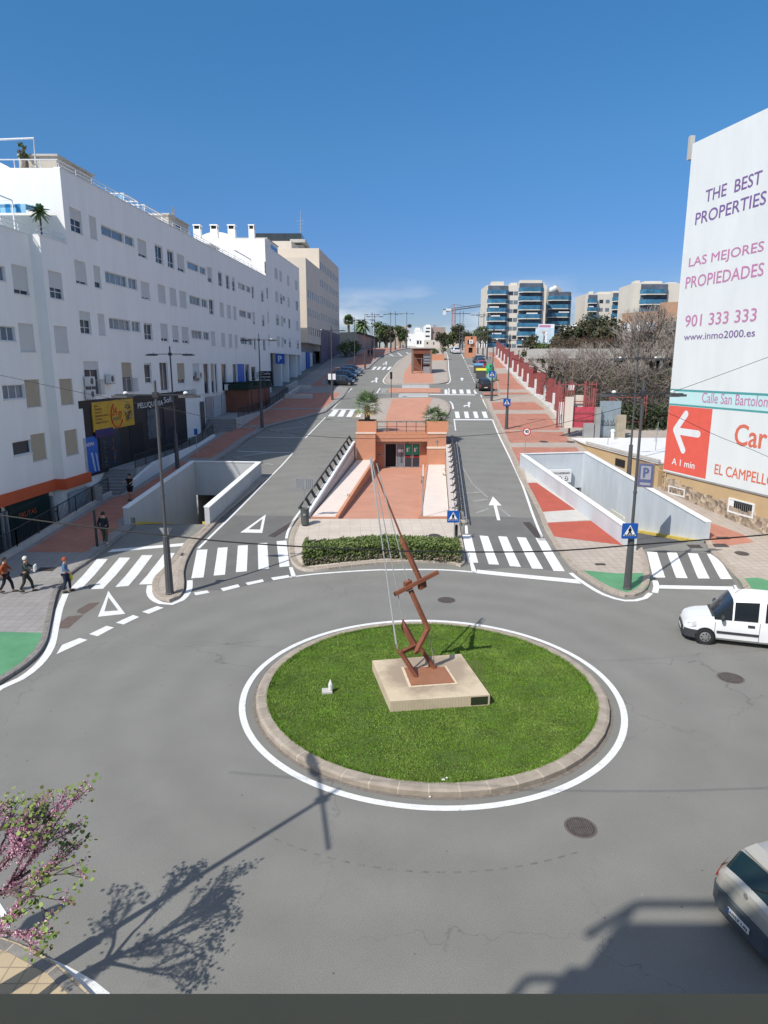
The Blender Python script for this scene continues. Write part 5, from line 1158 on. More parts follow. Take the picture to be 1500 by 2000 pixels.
g.build('mast', M_GALV, T)
# --- raised platforms and stairs along the left row
def stairs(name, label, y0, y1, o0, o1, z0, z1, n, m):
    T = thing(name, label, 'stairs', (fx(y0, o0), y0, z0))
    g = MB()
    for k in range(n):
        a = y0 + (y1 - y0) * k / n; z = z0 + (z1 - z0) * (k + 1) / n
        g.prism([(fx(a, o0), a), (fx(y1, o0), y1), (fx(y1, o1), y1), (fx(a, o1), a)], z - (z1 - z0) / n - (.5 if k == 0 else 0), z - .001 * (k == n - 1))
    g.build('steps', m, T); return T
st = stairs('steps', 'grey concrete steps up to the platform of the black shop', 44.5, 47.4, .0, 1.75, 1.25, 2.84, 9, mat('step_concrete', (.24, .24, .235), .9, .12, 2))
g = MB()
for a in np.linspace(44.5, 47.1, 9): g.prism([(fx(a, .05), a - .01), (fx(a, 1.7), a - .01), (fx(a, 1.7), a + .08), (fx(a, .05), a + .08)], 1.25 + 1.59 * (a - 44.5) / 2.9 + .178, 1.25 + 1.59 * (a - 44.5) / 2.9 + .184)
g.build('step_nosing', M_CONC, st)
PT = thing('raised_terrace', 'raised terrace with a low white wall and black railing before the black shop', 'terrace', (fx(52, 1), 52, 2.8))
g = MB(); g.prism([(fx(47.4, -.3), 47.4), (fx(60, -.3), 60), (fx(60, 1.9), 60), (fx(47.4, 1.9), 47.4)], .5, 2.85); g.build('platform', M_GCONC, PT)
g = MB()
for a, b in ((46.4, 50), (50, 60), (60, 64)): g.prism([(fx(a, 1.9), a), (fx(b, 1.9), b), (fx(b, 2.15), b), (fx(a, 2.15), a)], .5, lambda x, y: max(2.95, zt(y) + .35) if y > 47 else 2.2)
g.build('terrace_wall', M_WALLW, PT)
railing(PT, [(fx(47.4, 1.8), 47.4, 2.85), (fx(60, 1.8), 60, 2.95), (fx(64.5, 1.8), 64.5, zt(64.5) + .2)], .95)
st2 = stairs('steps', 'wide grey steps on the left pavement before the brown canopy', 66.5, 68.8, .2, 3.0, zt(66.5) + .1, 4.75, 5, MATS['step_concrete'])
PT2 = thing('raised_terrace', 'raised terrace with black railing under the brown canopy', 'terrace', (fx(75, 1), 75, 4.8))
g = MB(); g.prism([(fx(68.8, -.3), 68.8), (fx(92, -.3), 92), (fx(92, 2.9), 92), (fx(68.8, 2.9), 68.8)], 3, lambda x, y: max(4.75, zt(y) - .2)); g.build('platform', M_GCONC, PT2)
g = MB()
for a, b in ((68.0, 80), (80, 92)): g.prism([(fx(a, 3.0), a), (fx(b, 3.0), b), (fx(b, 3.25), b), (fx(a, 3.25), a)], 3, lambda x, y: max(4.9, zt(y) + .15))
g.build('terrace_wall', M_CONC, PT2)
railing(PT2, [(fx(68.5, 3.1), 68.5, 4.9), (fx(80, 3.1), 80, 5.1), (fx(92, 3.1), 92, 6.3)], 1.0)
T = thing('terrace_canopy', 'brown panelled terrace enclosure with ragged dark green roof edge', 'canopy', (fx(76, 1), 76, 4.8))
g = MB(); g.prism([(fx(74.5, .0), 74.5), (fx(84, .0), 84), (fx(84, 2.6), 84), (fx(74.5, 2.6), 74.5)], 4.7, 7.5); g.build('enclosure', M_WOODB, T)
g = MB(); n = 12
for k in range(n): a, b = 74.3 + 9.9 * k / n, 74.3 + 9.9 * (k + 1) / n; h = .3 + .25 * math.sin(k * 1.9); g.prism([(fx(a, -.05), a), (fx(b, -.05), b), (fx(b, 2.75), b), (fx(a, 2.75), a)], 7.51, 7.75 + h)
g.build('roof_edge', mat('dark_green_cloth', (.02, .04, .03), .9, .3, 2), T)
for k in range(3): panel(T, 'panel_line', 75.5 + 3 * k, 75.6 + 3 * k, 4.8, 7.4, 2.64, M_BLACK, .05)
for i, (a, b, o_, lab) in enumerate(((88.6, 97.0, 3.4, 'low pale planter wall crossing the far left pavement'), (97.5, 104, 1.6, 'stepped pale garden wall further up the left pavement'))):
    T = thing('garden_wall', lab, 'wall', (fx(a, o_), a, zt(a))); g = MB(); g.prism([(fx(a, o_), a), (fx(a, o_ + 3.6), a), (fx(a, o_ + 3.6), a + .4), (fx(a, o_), a + .4)], zt(a) - .2, zt(a) + .75); g.prism([(fx(a, o_), a + .4), (fx(a, o_ + .4), a + .4), (fx(b, o_ + .4), b), (fx(b, o_), b)], lambda x, y: zt(y) - .2, lambda x, y: zt(y) + .6); g.build('wall', M_CONC, T)
# ================================================================ RIGHT SIDE
def bb(px, py, off=0): return PL(px, py, 30.14 + off, -.233)
BU = Vector((.233, -1, 0)).normalized()       # rightwards in the photo
BN = Vector((-1, -.233, 0)).normalized()      # out of the wall
def bs(p): return (Vector(p) - bb(1297, 915)).dot(BU)
H = thing('mural_building', 'tall white blank gable wall painted with advertising above a beige base, at far right', 'building', (19.4, 46.1, 1.6))
pA, pT = bb(1297, 915), bb(1342, 287)
a = pA; b = pA + BU * 25
ZT = pT.z; ZW = 2.95
g = MB(); dd = Vector((12, 2.8, 0))
def bp(p, q=0): return (p.x + dd.x * q, p.y + dd.y * q)
off = BN * .06
g.prism([(a.x + off.x, a.y + off.y), (b.x + off.x, b.y + off.y), bp(b, 1), bp(a, 1)], ZW, ZT); g.build('white_wall', mat('white_mural_wall', (.71, .735, .715), .8, .045, .8, stretch=(1, 1, .25)), H)
g = MB(); g.prism([(a.x, a.y), (b.x, b.y), bp(b, .98), bp(a, .98)], -.5, ZW - .002); g.build('base_wall', M_BEIGE, H)
g = MB(); p0, p1 = a + BN * .07, b + BN * .07
g.prism([(p0.x, p0.y), (p1.x, p1.y), (b.x, b.y), (a.x, a.y)], ZW - .1, ZW - .003); g.build('drip_ledge', M_GCONC, H)
g = MB(); n = 40
ms = mat('stone_cladding', (.42, .33, .24), .9, 0, 3, col2=(.22, .16, .11))
t_ = ms.node_tree; b_ = t_.nodes['Principled BSDF']; vv = t_.nodes.new('ShaderNodeTexVoronoi'); vv.inputs['Scale'].default_value = 4; tcc = t_.nodes.new('ShaderNodeTexCoord'); t_.links.new(tcc.outputs['Object'], vv.inputs['Vector'])
rp = t_.nodes.new('ShaderNodeValToRGB'); rp.color_ramp.elements[0].color = (.20, .15, .11, 1); rp.color_ramp.elements[1].color = (.52, .42, .31, 1); sxx = t_.nodes.new('ShaderNodeSeparateXYZ'); t_.links.new(vv.outputs['Color'], sxx.inputs[0]); t_.links.new(sxx.outputs[0], rp.inputs[0]); t_.links.new(rp.outputs[0], b_.inputs['Base Color'])
bpn = t_.nodes.new('ShaderNodeBump'); bpn.inputs['Strength'].default_value = 1; bpn.inputs['Distance'].default_value = .05; t_.links.new(vv.outputs['Distance'], bpn.inputs['Height']); t_.links.new(bpn.outputs[0], b_.inputs['Normal'])
rr2 = random.Random(5)
for k in range(n):
    s0, s1 = 24.9 * k / n, 24.9 * (k + 1) / n; q0, q1 = a + BU * s0, a + BU * s1; o_ = BN * (.05 + .02 * rr2.random())
    g.prism([(q0.x + o_.x, q0.y + o_.y), (q1.x + o_.x, q1.y + o_.y), (q1.x, q1.y), (q0.x, q0.y)], -.5, zt(q0.y) + .13 + .75 + .25 * rr2.random())
g.build('stone_skirt', ms, H)
g = MB(); p = bb(1343, 270); g.box((p.x + .35, p.y + .2, ZT + .0), (.3, .3, 1.4)); g.build('roof_pipe', M_CONC, H)
def bq(mb, pts, mi=0, d=.065):      # polygon painted on the wall, a thin sheet
    mb.add([bb(*p) + BN * d for p in pts], [tuple(range(len(pts)))], mi)
def btext(s, lb, rt, m, name='lettering', bold=.02, wide=1.0, d=.068):
    A, B_ = bb(*lb), bb(*rt); w_ = (B_ - A).dot(BU) * wide; h_ = B_.z - A.z
    return text(H, s, A + BN * d, BU, (0, 0, 1), w_, h_, m, name, bold=bold, depth=.0)
MPU = mat('mural_purple', (.20, .12, .30), .8, .1, 4); MPK = mat('mural_pink', (.52, .22, .38), .8, .1, 4); MTEAL = mat('mural_teal', (.08, .33, .33), .8, .08, 3); MRD = mat('mural_red', (.74, .12, .085), .8, .06, 2); MRT = mat('mural_letter_red', (.66, .16, .10), .8, .08, 3); MCY = mat('mural_pale_cyan', (.52, .73, .72), .8, .03, 1)
btext('THE  BEST', (1378.6, 396), (1492, 331.6), MPU); btext('PROPERTIES', (1359, 440), (1500.5, 371.5), MPU)
btext('LAS MEJORES', (1346, 527), (1495.6, 470), MPK); btext('PROPIEDADES', (1340, 564), (1495.6, 512), MPK)
btext('901 333 333', (1339, 639), (1481.6, 601), MPK); btext('www.inmo2000.es', (1337, 665), (1478, 642), MPU)
g = MB()
def hstrip(z0, z1, s0, s1, mi, d): 
    A, B_ = a + BU * s0 + BN * d, a + BU * s1 + BN * d; g.quad((A.x, A.y, z0), (B_.x, B_.y, z0), (B_.x, B_.y, z1), (A.x, A.y, z1), mi)
za = bb(1307, 761).z; zb = bb(1306, 789).z
hstrip(za - .07, za + .07, .02, 24.9, 0, .064); hstrip(zb - .06, zb + .06, .02, 24.9, 0, .064); g.build('teal_stripe', MTEAL, H)
g = MB(); hstrip(zb + .07, za - .08, .02, 24.9, 0, .062); g.build('cyan_band', MCY, H)
btext('Calle San Bartolome', (1372, 786), (1500, 773), MPK, wide=1.13, bold=.01)
Q = [zr(p) for p in ((572, 226), (972, 262), (922, 880), (530, 800))]; s_r = bs(bb(*Q[1])); z_b = bb(*Q[3]).z
g = MB(); hstrip(z_b + .0, zb - .08, .02, s_r, 0, .063); sq = g.build('red_square', MRD, H)
g = MB()
def stroke(p0, p1, w_):
    A, B_ = bb(*zr(p0)), bb(*zr(p1)); d_ = (B_ - A).normalized(); nn = BN.cross(d_); ring = []
    for t in np.linspace(-1.5708, 1.5708, 8): ring.append(B_ + (d_ * math.cos(t) + nn * math.sin(t)) * w_)
    for t in np.linspace(1.5708, 4.7124, 8): ring.append(A + (d_ * math.cos(t) + nn * math.sin(t)) * w_)
    return ring
for k, (p, q) in enumerate((((640, 450), (735, 312)), ((640, 452), (708, 633)), ((655, 462), (842, 490)))): g.add([v + BN * (.067 + .0015 * k) for v in stroke(p, q, .23)], [tuple(range(16))])
g.build('white_arrow', M_WALLW, sq)
btext('A 1 min', zr((607, 756)), zr((815, 742)), M_WALLW, bold=.03)
btext('Car', zr((1158, 582)), zr((1470, 430)), MRT, bold=.03, wide=1.0); btext('EL CAMPELLO', zr((985, 842)), zr((1455, 845)), MRT, bold=.02, wide=1.15)
for (x0, y0, x1, y1), nm in (((585, 950, 715, 1045), 0), ((1120, 1060, 1325, 1200), 1)):
    A, B_ = bb(*zr((x0, y0))), bb(*zr((x1, y1))); s0, s1 = bs(A), bs(B_); z1 = bb(*zr((x0, y0))).z; z0 = bb(*zr((x0, y0 + (60 if nm == 0 else 115)))).z
    g = MB(); q = a + BU * (s0 + s1) / 2 + BN * .015; g.obox((q.x, q.y, (z0 + z1) / 2), BU * (s1 - s0) / 2, BN * .02, (0, 0, (z1 - z0) / 2)); w_ = g.build('window', M_BLACK, H)
    g = MB()
    for zz, hh_ in ((z0, .05), (z1, .04)): g.obox((q.x, q.y, zz), BU * ((s1 - s0) / 2 + .06), BN * .06, (0, 0, hh_))
    for ss in (s0, s1): q2 = a + BU * ss + BN * .03; g.obox((q2.x, q2.y, (z0 + z1) / 2), BU * .05, BN * .05, (0, 0, (z1 - z0) / 2))
    if nm == 1: q3 = a + BU * (s0 + .2) + BN * .03; g.obox((q3.x, q3.y, (z0 + z1) / 2), BU * .2, BN * .02, (0, 0, (z1 - z0) / 2))
    g.build('frame', M_WALLW, w_); g = MB()
    for k in range(10):
        ss = s0 + (.42 if nm else .08) + (s1 - s0 - (.5 if nm else .16)) * k / 9; q2 = a + BU * ss + BN * .07; g.tube([(q2.x, q2.y, z0), (q2.x, q2.y, z1)], .012, 5)
    g.build('bars', M_GALV if nm else M_DARKM, w_)
g = MB(); p = a + BN * .1 + BU * .35; g.tube([(p.x, p.y, zt(46) + .15), (p.x, p.y, ZW - .05), (p.x + BN.x * .2 - .4, p.y, ZW + .1)], .05, 8); g.build('drain_pipe', M_BEIGE, H)
# low building with the white flat roof
Lw = thing('low_building', 'low beige building with a flat white roof beside the red pavement', 'building', (18.5, 52, 2))
q = [(17.75, 58.0), (19.33, 46.4), (34, 50), (36, 63), (17.9, 63)]
g = MB(); g.prism(q, .5, 3.3); g.build('wall', M_BEIGE, Lw)
g = MB(); g.prism([(17.65, 58.0), (19.23, 46.35), (34, 49.9), (36, 63), (17.75, 63)], 3.31, 3.42); g.build('flat_roof', mat('white_roof_paint', (.72, .72, .70), .8, .05, 1.5), Lw)
g = MB(); g.prism([(17.6, 58.05), (19.2, 46.3), (19.4, 46.35), (17.8, 58.1)], 3.425, 3.62); g.build('parapet', M_CONC, Lw)
p = PL(1211, 904, 17.75 + .136 * 58 - .03, -.136)
g = MB(); d2 = Vector((1.58, -11.6, 0)).normalized(); g.obox(p, d2 * .75, (.03, 0, 0), (0, 0, .28)); g.build('dark_opening', M_BLACK, Lw)
def pole_thing(name, label, cat, base, top, r, m=M_GALV, group=None):
    T = thing(name, label, cat, base, group); g = MB(); g.tube([base, top], r, 8); g.build('pole', m, T); return T
for k, (px, py, h_) in enumerate(((1187, 868, 2.1), (1280, 880, 2.3), (1279, 862, 1.2))):
    p = PZ(px, py, 3.42); pole_thing('roof_antenna', ['thin antenna post on the left of the low white roof', 'thin antenna post with stay at the right of the low white roof', 'short post on the low white roof near the mural wall'][k], 'antenna', (p.x, p.y, 3.42), (p.x + .05, p.y, 3.42 + h_), .03)
p = PZ(1196, 858, 3.42); T = thing('roof_vent', 'short white vent pipe with cap on the low white roof', 'vent', (p.x, p.y, 3.42)); g = MB(); g.lathe([(.16, 0), (.16, .7), (.22, .72), (.22, .85), (.05, .95)], (p.x, p.y, 3.42), 12); g.build('pipe', M_WALLW, T)
# gates and pillars beyond the low building
def slab_between(name, label, cat, p0, p1, z0, z1, th, m, part='panel'):
    T = thing(name, label, cat, ((p0[0] + p1[0]) / 2, (p0[1] + p1[1]) / 2, z0)); d_ = (Vector(p1) - Vector(p0)).normalized(); nr = Vector((-d_.y, d_.x)) * th
    g = MB(); g.prism([p0, p1, (p1[0] + nr.x, p1[1] + nr.y), (p0[0] + nr.x, p0[1] + nr.y)], z0, z1); g.build(part, m, T); return T
YG = 63.5
MSND = mat('sandy_concrete', (.36, .31, .23), .9, .25, 1.5)
def gx(px): return (px - 750) / 1300 * (YG * CT + 6.5 * ST)
def gz(py): return PY(1150, py, YG).z
T = slab_between('metal_gate', 'pale blue grey metal gate with graffiti between two pillars', 'gate', (gx(1168), YG), (gx(1209), YG), gz(853), gz(783), .1, mat('blue_grey_metal', (.24, .29, .32), .6, .15, 2))
g = MB(); zz = gz(825); g.tube([(gx(1172) + .07 * k * 1.5, YG - .02, zz + .3 * math.sin(k * 2.4)) for k in range(14)], .025, 4); g.build('graffiti', M_LAMP, T)
g = MB(); g.beam((gx(1168), YG - .02, gz(830)), (gx(1209), YG - .02, gz(830)), .05); g.build('rail', M_LAMP, T)
for x0, x1, y0, y1, lab in ((1158, 1168, 795, 853, 'concrete gate pillar left of the pale blue metal gate'), (1200, 1217, 810, 855, 'concrete gate pillar right of the pale blue metal gate'), (1137, 1156, 826, 868, 'short concrete pillar with electric box at the corner of the low roof')):
    slab_between('gate_pillar', lab, 'pillar', (gx(x0), YG - .5), (gx(x1), YG - .5), gz(y1) - .2, gz(y0), .5, M_GCONC if x0 != 1200 else MSND, 'pillar')
T = thing('metal_gate', 'pinkish red metal gate with bars and boards beside the red slatted fence', 'gate', (gx(1135), YG, gz(836)))
z0, z1 = gz(836), gz(745)
g = MB()
for k in range(18):
    x = gx(1088) + (gx(1160) - gx(1088)) * k / 17
    if k in (8, 9, 10, 11): continue
    g.beam((x, YG + .3, z0), (x, YG + .3, z1 - .6 * (k % 3 == 1)), .07 if k % 4 else .16)
for z in (z0 + .1, (z0 + z1) / 2 + .3, z1 - .3): g.beam((gx(1088), YG + .3, z), (gx(1160), YG + .3, z), .08)
g.build('bars', M_RAILR, T)
g = MB(); g.bx(gx(1116), YG + .15, z0 + .05, gx(1160), YG + .22, gz(795)); g.build('boards', M_PINKR, T)
g = MB()
for z in (gz(822), gz(808)): g.bx(gx(1118), YG + .10, z, gx(1158), YG + .15, z + .12)
g.build('board_strips', M_RAILR, T)
T = thing('cracked_wall', 'cracked cream wall stub with graffiti beside the pink red gate', 'wall', (gx(1104), YG, z0)); g = MB(); g.bx(gx(1100), YG - .1, z0, gx(1116), YG + .1, gz(775)); g.bx(gx(1114), YG + .5, z0, gx(1150), YG + .6, gz(772)); g.build('wall', M_CREAM, T)
p = GZ(1111, 848, PH); T = thing('wooden_pole', 'rough wooden utility pole with a white notice on the right pavement', 'pole', p); tp = PY(1121, 705, p.y); g = MB(); g.tube([p, tp], [.11, .08], 8); g.build('pole', M_PBARK, T)
n_ = PY(1116, 757, p.y - .12); g = MB(); g.box(n_, (.55, .02, .5)); g.build('notice', M_SWHITE, T)
T = thing('metal_gate', 'tall red steel post frame between the trees and the mural wall', 'gate', (gx(1225), YG, gz(853))); g = MB()
for px in (1214, 1221, 1284, 1289): g.beam((gx(px), YG + 4, gz(853)), (gx(px), YG + 4, gz(775)), .1)
for py in (780, 830): g.beam((gx(1214), YG + 4, gz(py)), (gx(1289), YG + 4, gz(py)), .06)
for k in range(6): g.beam((gx(1214), YG + 4, gz(785 + 5 * k)), (gx(1221), YG + 4, gz(785 + 5 * k)), .04)
g.build('frame', M_RAILR, T)
# red slatted fence on a white stepped wall
f5 = lambda p: (860 + p[0] / 4.6875, 560 + p[1] / 4.6875)
bpts = [G(*f5(p), PH) for p in ((505, 640), (600, 740), (700, 830), (800, 940), (1000, 1110))] + [G(1092, 826, PH)]
bc = cr_curve(bpts, False, .5)
FT = thing('slatted_fence', 'red slatted fence in stepped panels on a white wall with white posts', 'fence', (*bpts[0], zt(bpts[0][1])))
cum = [0]
for p, q in zip(bc, bc[1:]): cum.append(cum[-1] + math.dist(p, q))
def bat(s):
    for i in range(len(cum) - 1):
        if s <= cum[i + 1]: t = (s - cum[i]) / (cum[i + 1] - cum[i]); return Vector(bc[i]).lerp(Vector(bc[i + 1]), t)
    return Vector(bc[-1])
NP = 12
for k in range(NP):
    s0, s1 = cum[-1] * k / NP, cum[-1] * (k + 1) / NP; p, q = bat(s0), bat(s1); d_ = (q - p).normalized(); nr = Vector((-d_.y, d_.x)); 
    if nr.x < 0: nr = -nr
    zlo = zt((p.y + q.y) / 2); zw = zlo + .75; ztop = zlo + 3.6
    g = MB(); g.prism([tuple(p), tuple(q), tuple(q + nr * .3), tuple(p + nr * .3)], lambda x, y: zt(y) - .2, zw); g.build('base_wall', M_WALLW, FT)
    g = MB(); g.prism([tuple(q - d_ * .75 - nr * .06), tuple(q - nr * .06), tuple(q + nr * .36), tuple(q - d_ * .75 + nr * .36)], lambda x, y: zt(y) - .2, zlo + 2.0); g.build('post', M_WALLW, FT)
    g = MB(); L_ = (q - p).length - .8; ns_ = max(4, int(L_ / .42))
    for j in range(ns_):
        c = p + d_ * (.1 + L_ * j / (ns_ - 1)) + nr * .15; g.obox((c.x, c.y, (zw + ztop) / 2 - .05), (d_.x * .10, d_.y * .10, 0), (nr.x * .05, nr.y * .05, 0), (0, 0, (ztop - zw) / 2 + .05))
    for z in (zw + .3, ztop - .3): c0, c1 = p + d_ * .05 + nr * .24, p + d_ * (L_ + .15) + nr * .24; g.beam((c0.x, c0.y, z), (c1.x, c1.y, z), .06)
    g.build('slat_panel', M_RAILR, FT)
# long concrete deck wall behind the fence; near-black box paints the shade under it
p0, p1 = PY(1045, 690, 88), PY(1320, 690, 88)
T = thing('concrete_deck', 'long pale concrete deck edge behind the bare bushes', 'wall', (p0.x, 88, 9)); g = MB(); z1 = PY(1150, 681, 88).z; z0 = PY(1150, 700, 88).z; g.bx(p0.x, 88, z0, p1.x + 6, 93, z1); g.build('deck', M_CONC, T)
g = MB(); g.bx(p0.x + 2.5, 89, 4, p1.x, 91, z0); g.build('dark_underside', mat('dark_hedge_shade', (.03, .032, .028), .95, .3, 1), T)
for k in range(5): g = MB(); x = p0.x + 3.5 + 3.2 * k; g.bx(x, 88.2, 6, x + .35, 88.6, z0); g.build('pillar', M_GCONC, T)
# orange-brown institute building behind the trees
T = thing('institute_building', 'orange brown building with white framed strip windows behind bare trees', 'building', (50, 120, 10))
mo = mat('tan_orange_wall', (.40, .24, .15), .85, .1, .5)
P1, P2, P3 = PY(1216, 612, 118), PY(1287, 597, 112), PY(1325, 583, 108)
g = MB(); g.prism([(P1.x, 118), (P2.x, 112), (P2.x + 12, 126), (P1.x + 6, 130)], 5, P1.z); g.prism([(P2.x + .02, 111.5), (P3.x + 6, 106), (P3.x + 14, 124), (P2.x + 12.02, 126)], 5, P3.z - .3); g.build('wall', mo, T)
for k in range(7):
    t0, t1 = .04 + k * .135, .04 + k * .135 + .115; A, B_ = P1.lerp(P2, t0), P1.lerp(P2, t1); 
    for dz in (2.4, 5.6):
        g = MB(); g.obox(((A.x + B_.x) / 2 - .03, (A.y + B_.y) / 2 - .03, P1.z - dz), ((B_.x - A.x) / 2, (B_.y - A.y) / 2, 0), (.02, .04, 0), (0, 0, .75)); w_ = g.build('window', M_FRAME if k % 2 else M_GLASSL, T)
        if k % 2 == 0: g = MB(); g.obox(((A.x + B_.x) / 2 - .06, (A.y + B_.y) / 2 - .08, P1.z - dz), ((B_.x - A.x) / 16, (B_.y - A.y) / 16, 0), (.02, .04, 0), (0, 0, .75)); g.build('frame', M_FRAME, w_)
# ================================================================ TOWERS WITH BLUE BALCONIES
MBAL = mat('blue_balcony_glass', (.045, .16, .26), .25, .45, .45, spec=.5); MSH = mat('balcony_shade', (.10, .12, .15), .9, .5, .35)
MTC = mat('tower_cream', (.66, .61, .52), .85, .05, .2)
def tower(name, label, Yt, x0, x1, ytop, zbase, bays, nfl, fh, wins=(), depth=14, m=MTC, huts=()):
    Z = PY(x0, ytop, Yt).z; X0, X1 = PY(x0, ytop, Yt).x, PY(x1, ytop, Yt).x
    T = thing(name, label, 'tower block', ((X0 + X1) / 2, Yt, zbase)); g = MB(); g.bx(X0, Yt, zbase, X1, Yt + depth, Z); g.build('wall', m, T)
    for bi, (a_, b_, top_) in enumerate(bays):
        xa, xb = PY(a_, ytop, Yt).x, PY(b_, ytop, Yt).x; zt_ = PY(a_, top_, Yt).z
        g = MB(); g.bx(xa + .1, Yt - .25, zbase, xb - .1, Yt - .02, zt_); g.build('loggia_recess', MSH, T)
        for k in range(nfl):
            z = zt_ - fh * (k + 1)
            if z < zbase - 3: break
            g = MB(); e = .5 * (k % 2)
            pl_ = [(xa - .2, Yt - .3), (xa + (xb - xa) * .15, Yt - 1.9), (xa + (xb - xa) * .85, Yt - 1.9 - e * .3), (xb + .2, Yt - .3)]
            g.prism(pl_, z, z + 1.45); bal = g.build('balcony', MBAL, T)
            g = MB(); g.prism([(p[0] * 1.0, p[1] - .06) for p in pl_], z - .28, z - .01); g.build('slab', MTC, bal)
            if rn.random() < .3:
                g = MB(); xx = rn.uniform(xa, (xa + xb) / 2); g.bx(xx, Yt - 2.0, z + 1.46, xx + (xb - xa) * .45, Yt - 1.2, z + 1.9); g.build('awning', M_FRAME, bal)
    for a_, b_, nc in wins:
        xa, xb = PY(a_, ytop, Yt).x, PY(b_, ytop, Yt).x
        for k in range(nfl):
            for c in range(nc):
                xm = xa + (xb - xa) * (c + .5) / nc; z = Z - 1.6 - fh * (k + .6)
                g = MB(); g.bx(xm - .75, Yt - .06, z, xm + .75, Yt - .02, z + 1.3); g.build('window', M_GLASSL if (k + c) % 3 else M_GLASS, T)
    for k, (a_, b_, tp) in enumerate(huts):
        xa, xb = PY(a_, ytop, Yt).x, PY(b_, ytop, Yt).x; g = MB(); g.bx(xa, Yt + 1.0 + .4 * k, Z - .3, xb, Yt + 5 + .4 * k, PY(a_, tp, Yt).z); g.build('roof_hut', m, T)
    return T
tower('tower_block', 'nearest cream tower with two columns of blue glass balconies right of the avenue', 250, 950.5, 1068, 557, 10, [(953, 993, 558), (1014, 1061, 553)], 13, 3.05, [(994, 1013, 2)], huts=[(962, 985, 549), (1018, 1060, 546), (1000, 1012, 551), (1062, 1066, 550)])
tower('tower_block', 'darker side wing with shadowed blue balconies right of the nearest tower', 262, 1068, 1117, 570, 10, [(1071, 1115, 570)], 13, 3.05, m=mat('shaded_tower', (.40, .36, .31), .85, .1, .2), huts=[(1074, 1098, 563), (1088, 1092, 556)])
tower('tower_block', 'lower cream tower with blue balconies behind the trees, second from right', 270, 1144, 1240, 574, 10, [(1149, 1167, 576), (1197, 1236, 572)], 8, 3.1, [(1169, 1194, 2)], huts=[(1156, 1160, 568), (1172, 1195, 569), (1200, 1234, 567)])
tower('tower_block', 'rightmost cream tower with wide blue balconies above the orange brown building', 230, 1238, 1330, 553, 10, [(1252, 1305, 555)], 8, 3.2, huts=[(1244, 1252, 547), (1262, 1296, 548), (1308, 1326, 550)])
for k, (px, py, w_) in enumerate(((1078, 566, .8), (1084, 563, .8))):
    p = PY(px, py, 262); T = thing('satellite_dish', ['white satellite dish on the dark tower wing, left one', 'white satellite dish on the dark tower wing, right one'][k], 'dish', p); g = MB(); g.lathe([(.05, -.3), (.6, -.2), (1.0, .1), (.95, .12), (.5, -.1), (.05, -.2)], (p.x, p.y, p.z), 14, 0, 'y'); g.build('reflector', M_FRAME, T, smooth=60); g = MB(); g.tube([(p.x, p.y, p.z - 2), (p.x, p.y, p.z)], .08, 6); g.build('mast', M_GALV, T)
# hoarding on posts
Yh = 150; c = PY(1064, 655, Yh); T = thing('hoarding', 'white rooftop hoarding with a couple at the beach and a pink banner on top', 'billboard', (c.x, Yh, c.z - 6))
x0, x1 = PY(1046, 655, Yh).x, PY(1082, 655, Yh).x; z0, z1, z2 = PY(0, 672, Yh).z, PY(0, 641, Yh).z, PY(0, 633, Yh).z
g = MB(); g.bx(x0, Yh, z0, x1, Yh + .3, z1); bd = g.build('board', mat('hoarding_blue', (.35, .55, .66), .6, 0, .3, col2=(.72, .78, .80)), T)
g = MB(); g.bx(x0 + .6, Yh, z1 + .01, x1, Yh + .3, z2); bn_ = g.build('banner', M_SWHITE, T); text(bn_, '+ OFERTA', (x0 + .8, Yh - .03, z1 + .15), (1, 0, 0), UP, (x1 - x0) * .7, (z2 - z1) * .6, MPK, bold=.03) if 0 else None
g = MB(); g.bx(x0 + .7, Yh - .03, z1 + .2, x0 + 3.2, Yh - .01, z2 - .2); g.build('pink_mark', MPK, bn_)
g = MB(); xm = (x0 + x1) / 2; g.ball((xm - .3, Yh - .05, z0 + 2.5), .35, 8, 0, (1, .1, 1)); g.beam((xm - .3, Yh - .05, z0 + 2.2), (xm - .4, Yh - .05, z0 + .3), .8, .04); g.ball((xm + .3, Yh - .06, z0 + 2.2), .3, 8, 1, (1, .1, 1)); g.beam((xm + .3, Yh - .06, z0 + 1.9), (xm + .3, Yh - .06, z0 + .3), .6, .04, 1); g.build('picture', [mat('skin_print', (.5, .33, .22), .7, .1), M_SWHITE], bd)
for x in (x0 + 1, x1 - 1): g = MB(); g.beam((x, Yh + .4, z0 - 8), (x, Yh + .4, z1), .3); g.build('post', M_LAMP, T)
# ================================================================ FAR BACKGROUND
def house(label, Yt, x0, x1, ytop, m=M_WHITE, dep=8, wins=(), zb=14.9, cat='house', extra=()):
    a_, b_ = PY(x0, ytop, Yt), PY(x1, ytop, Yt); T = thing('house', label, cat, ((a_.x + b_.x) / 2, Yt, zb), 'low houses beyond the crest'); g = MB(); g.bx(a_.x, Yt, zb, b_.x, Yt + dep, a_.z); g.build('wall', m, T)
    for i, (u0, u1, t0, t1) in enumerate(wins):
        p, q = PY(u0, t1, Yt), PY(u1, t0, Yt); g = MB(); g.bx(p.x, Yt - .08, p.z, q.x, Yt - .01, q.z); g.build('window', M_GLASS, T)
    for i, (u0, u1, t0) in enumerate(extra):
        p, q = PY(u0, t0, Yt), PY(u1, t0, Yt); g = MB(); g.bx(p.x, Yt + 1 + .2 * i, a_.z - .5, q.x, Yt + 5 + .2 * i, p.z); g.build('roof_hut', m, T)
    return T
MSB = mat('pinkish_brown_wall', (.36, .27, .24), .85, .1, .5)
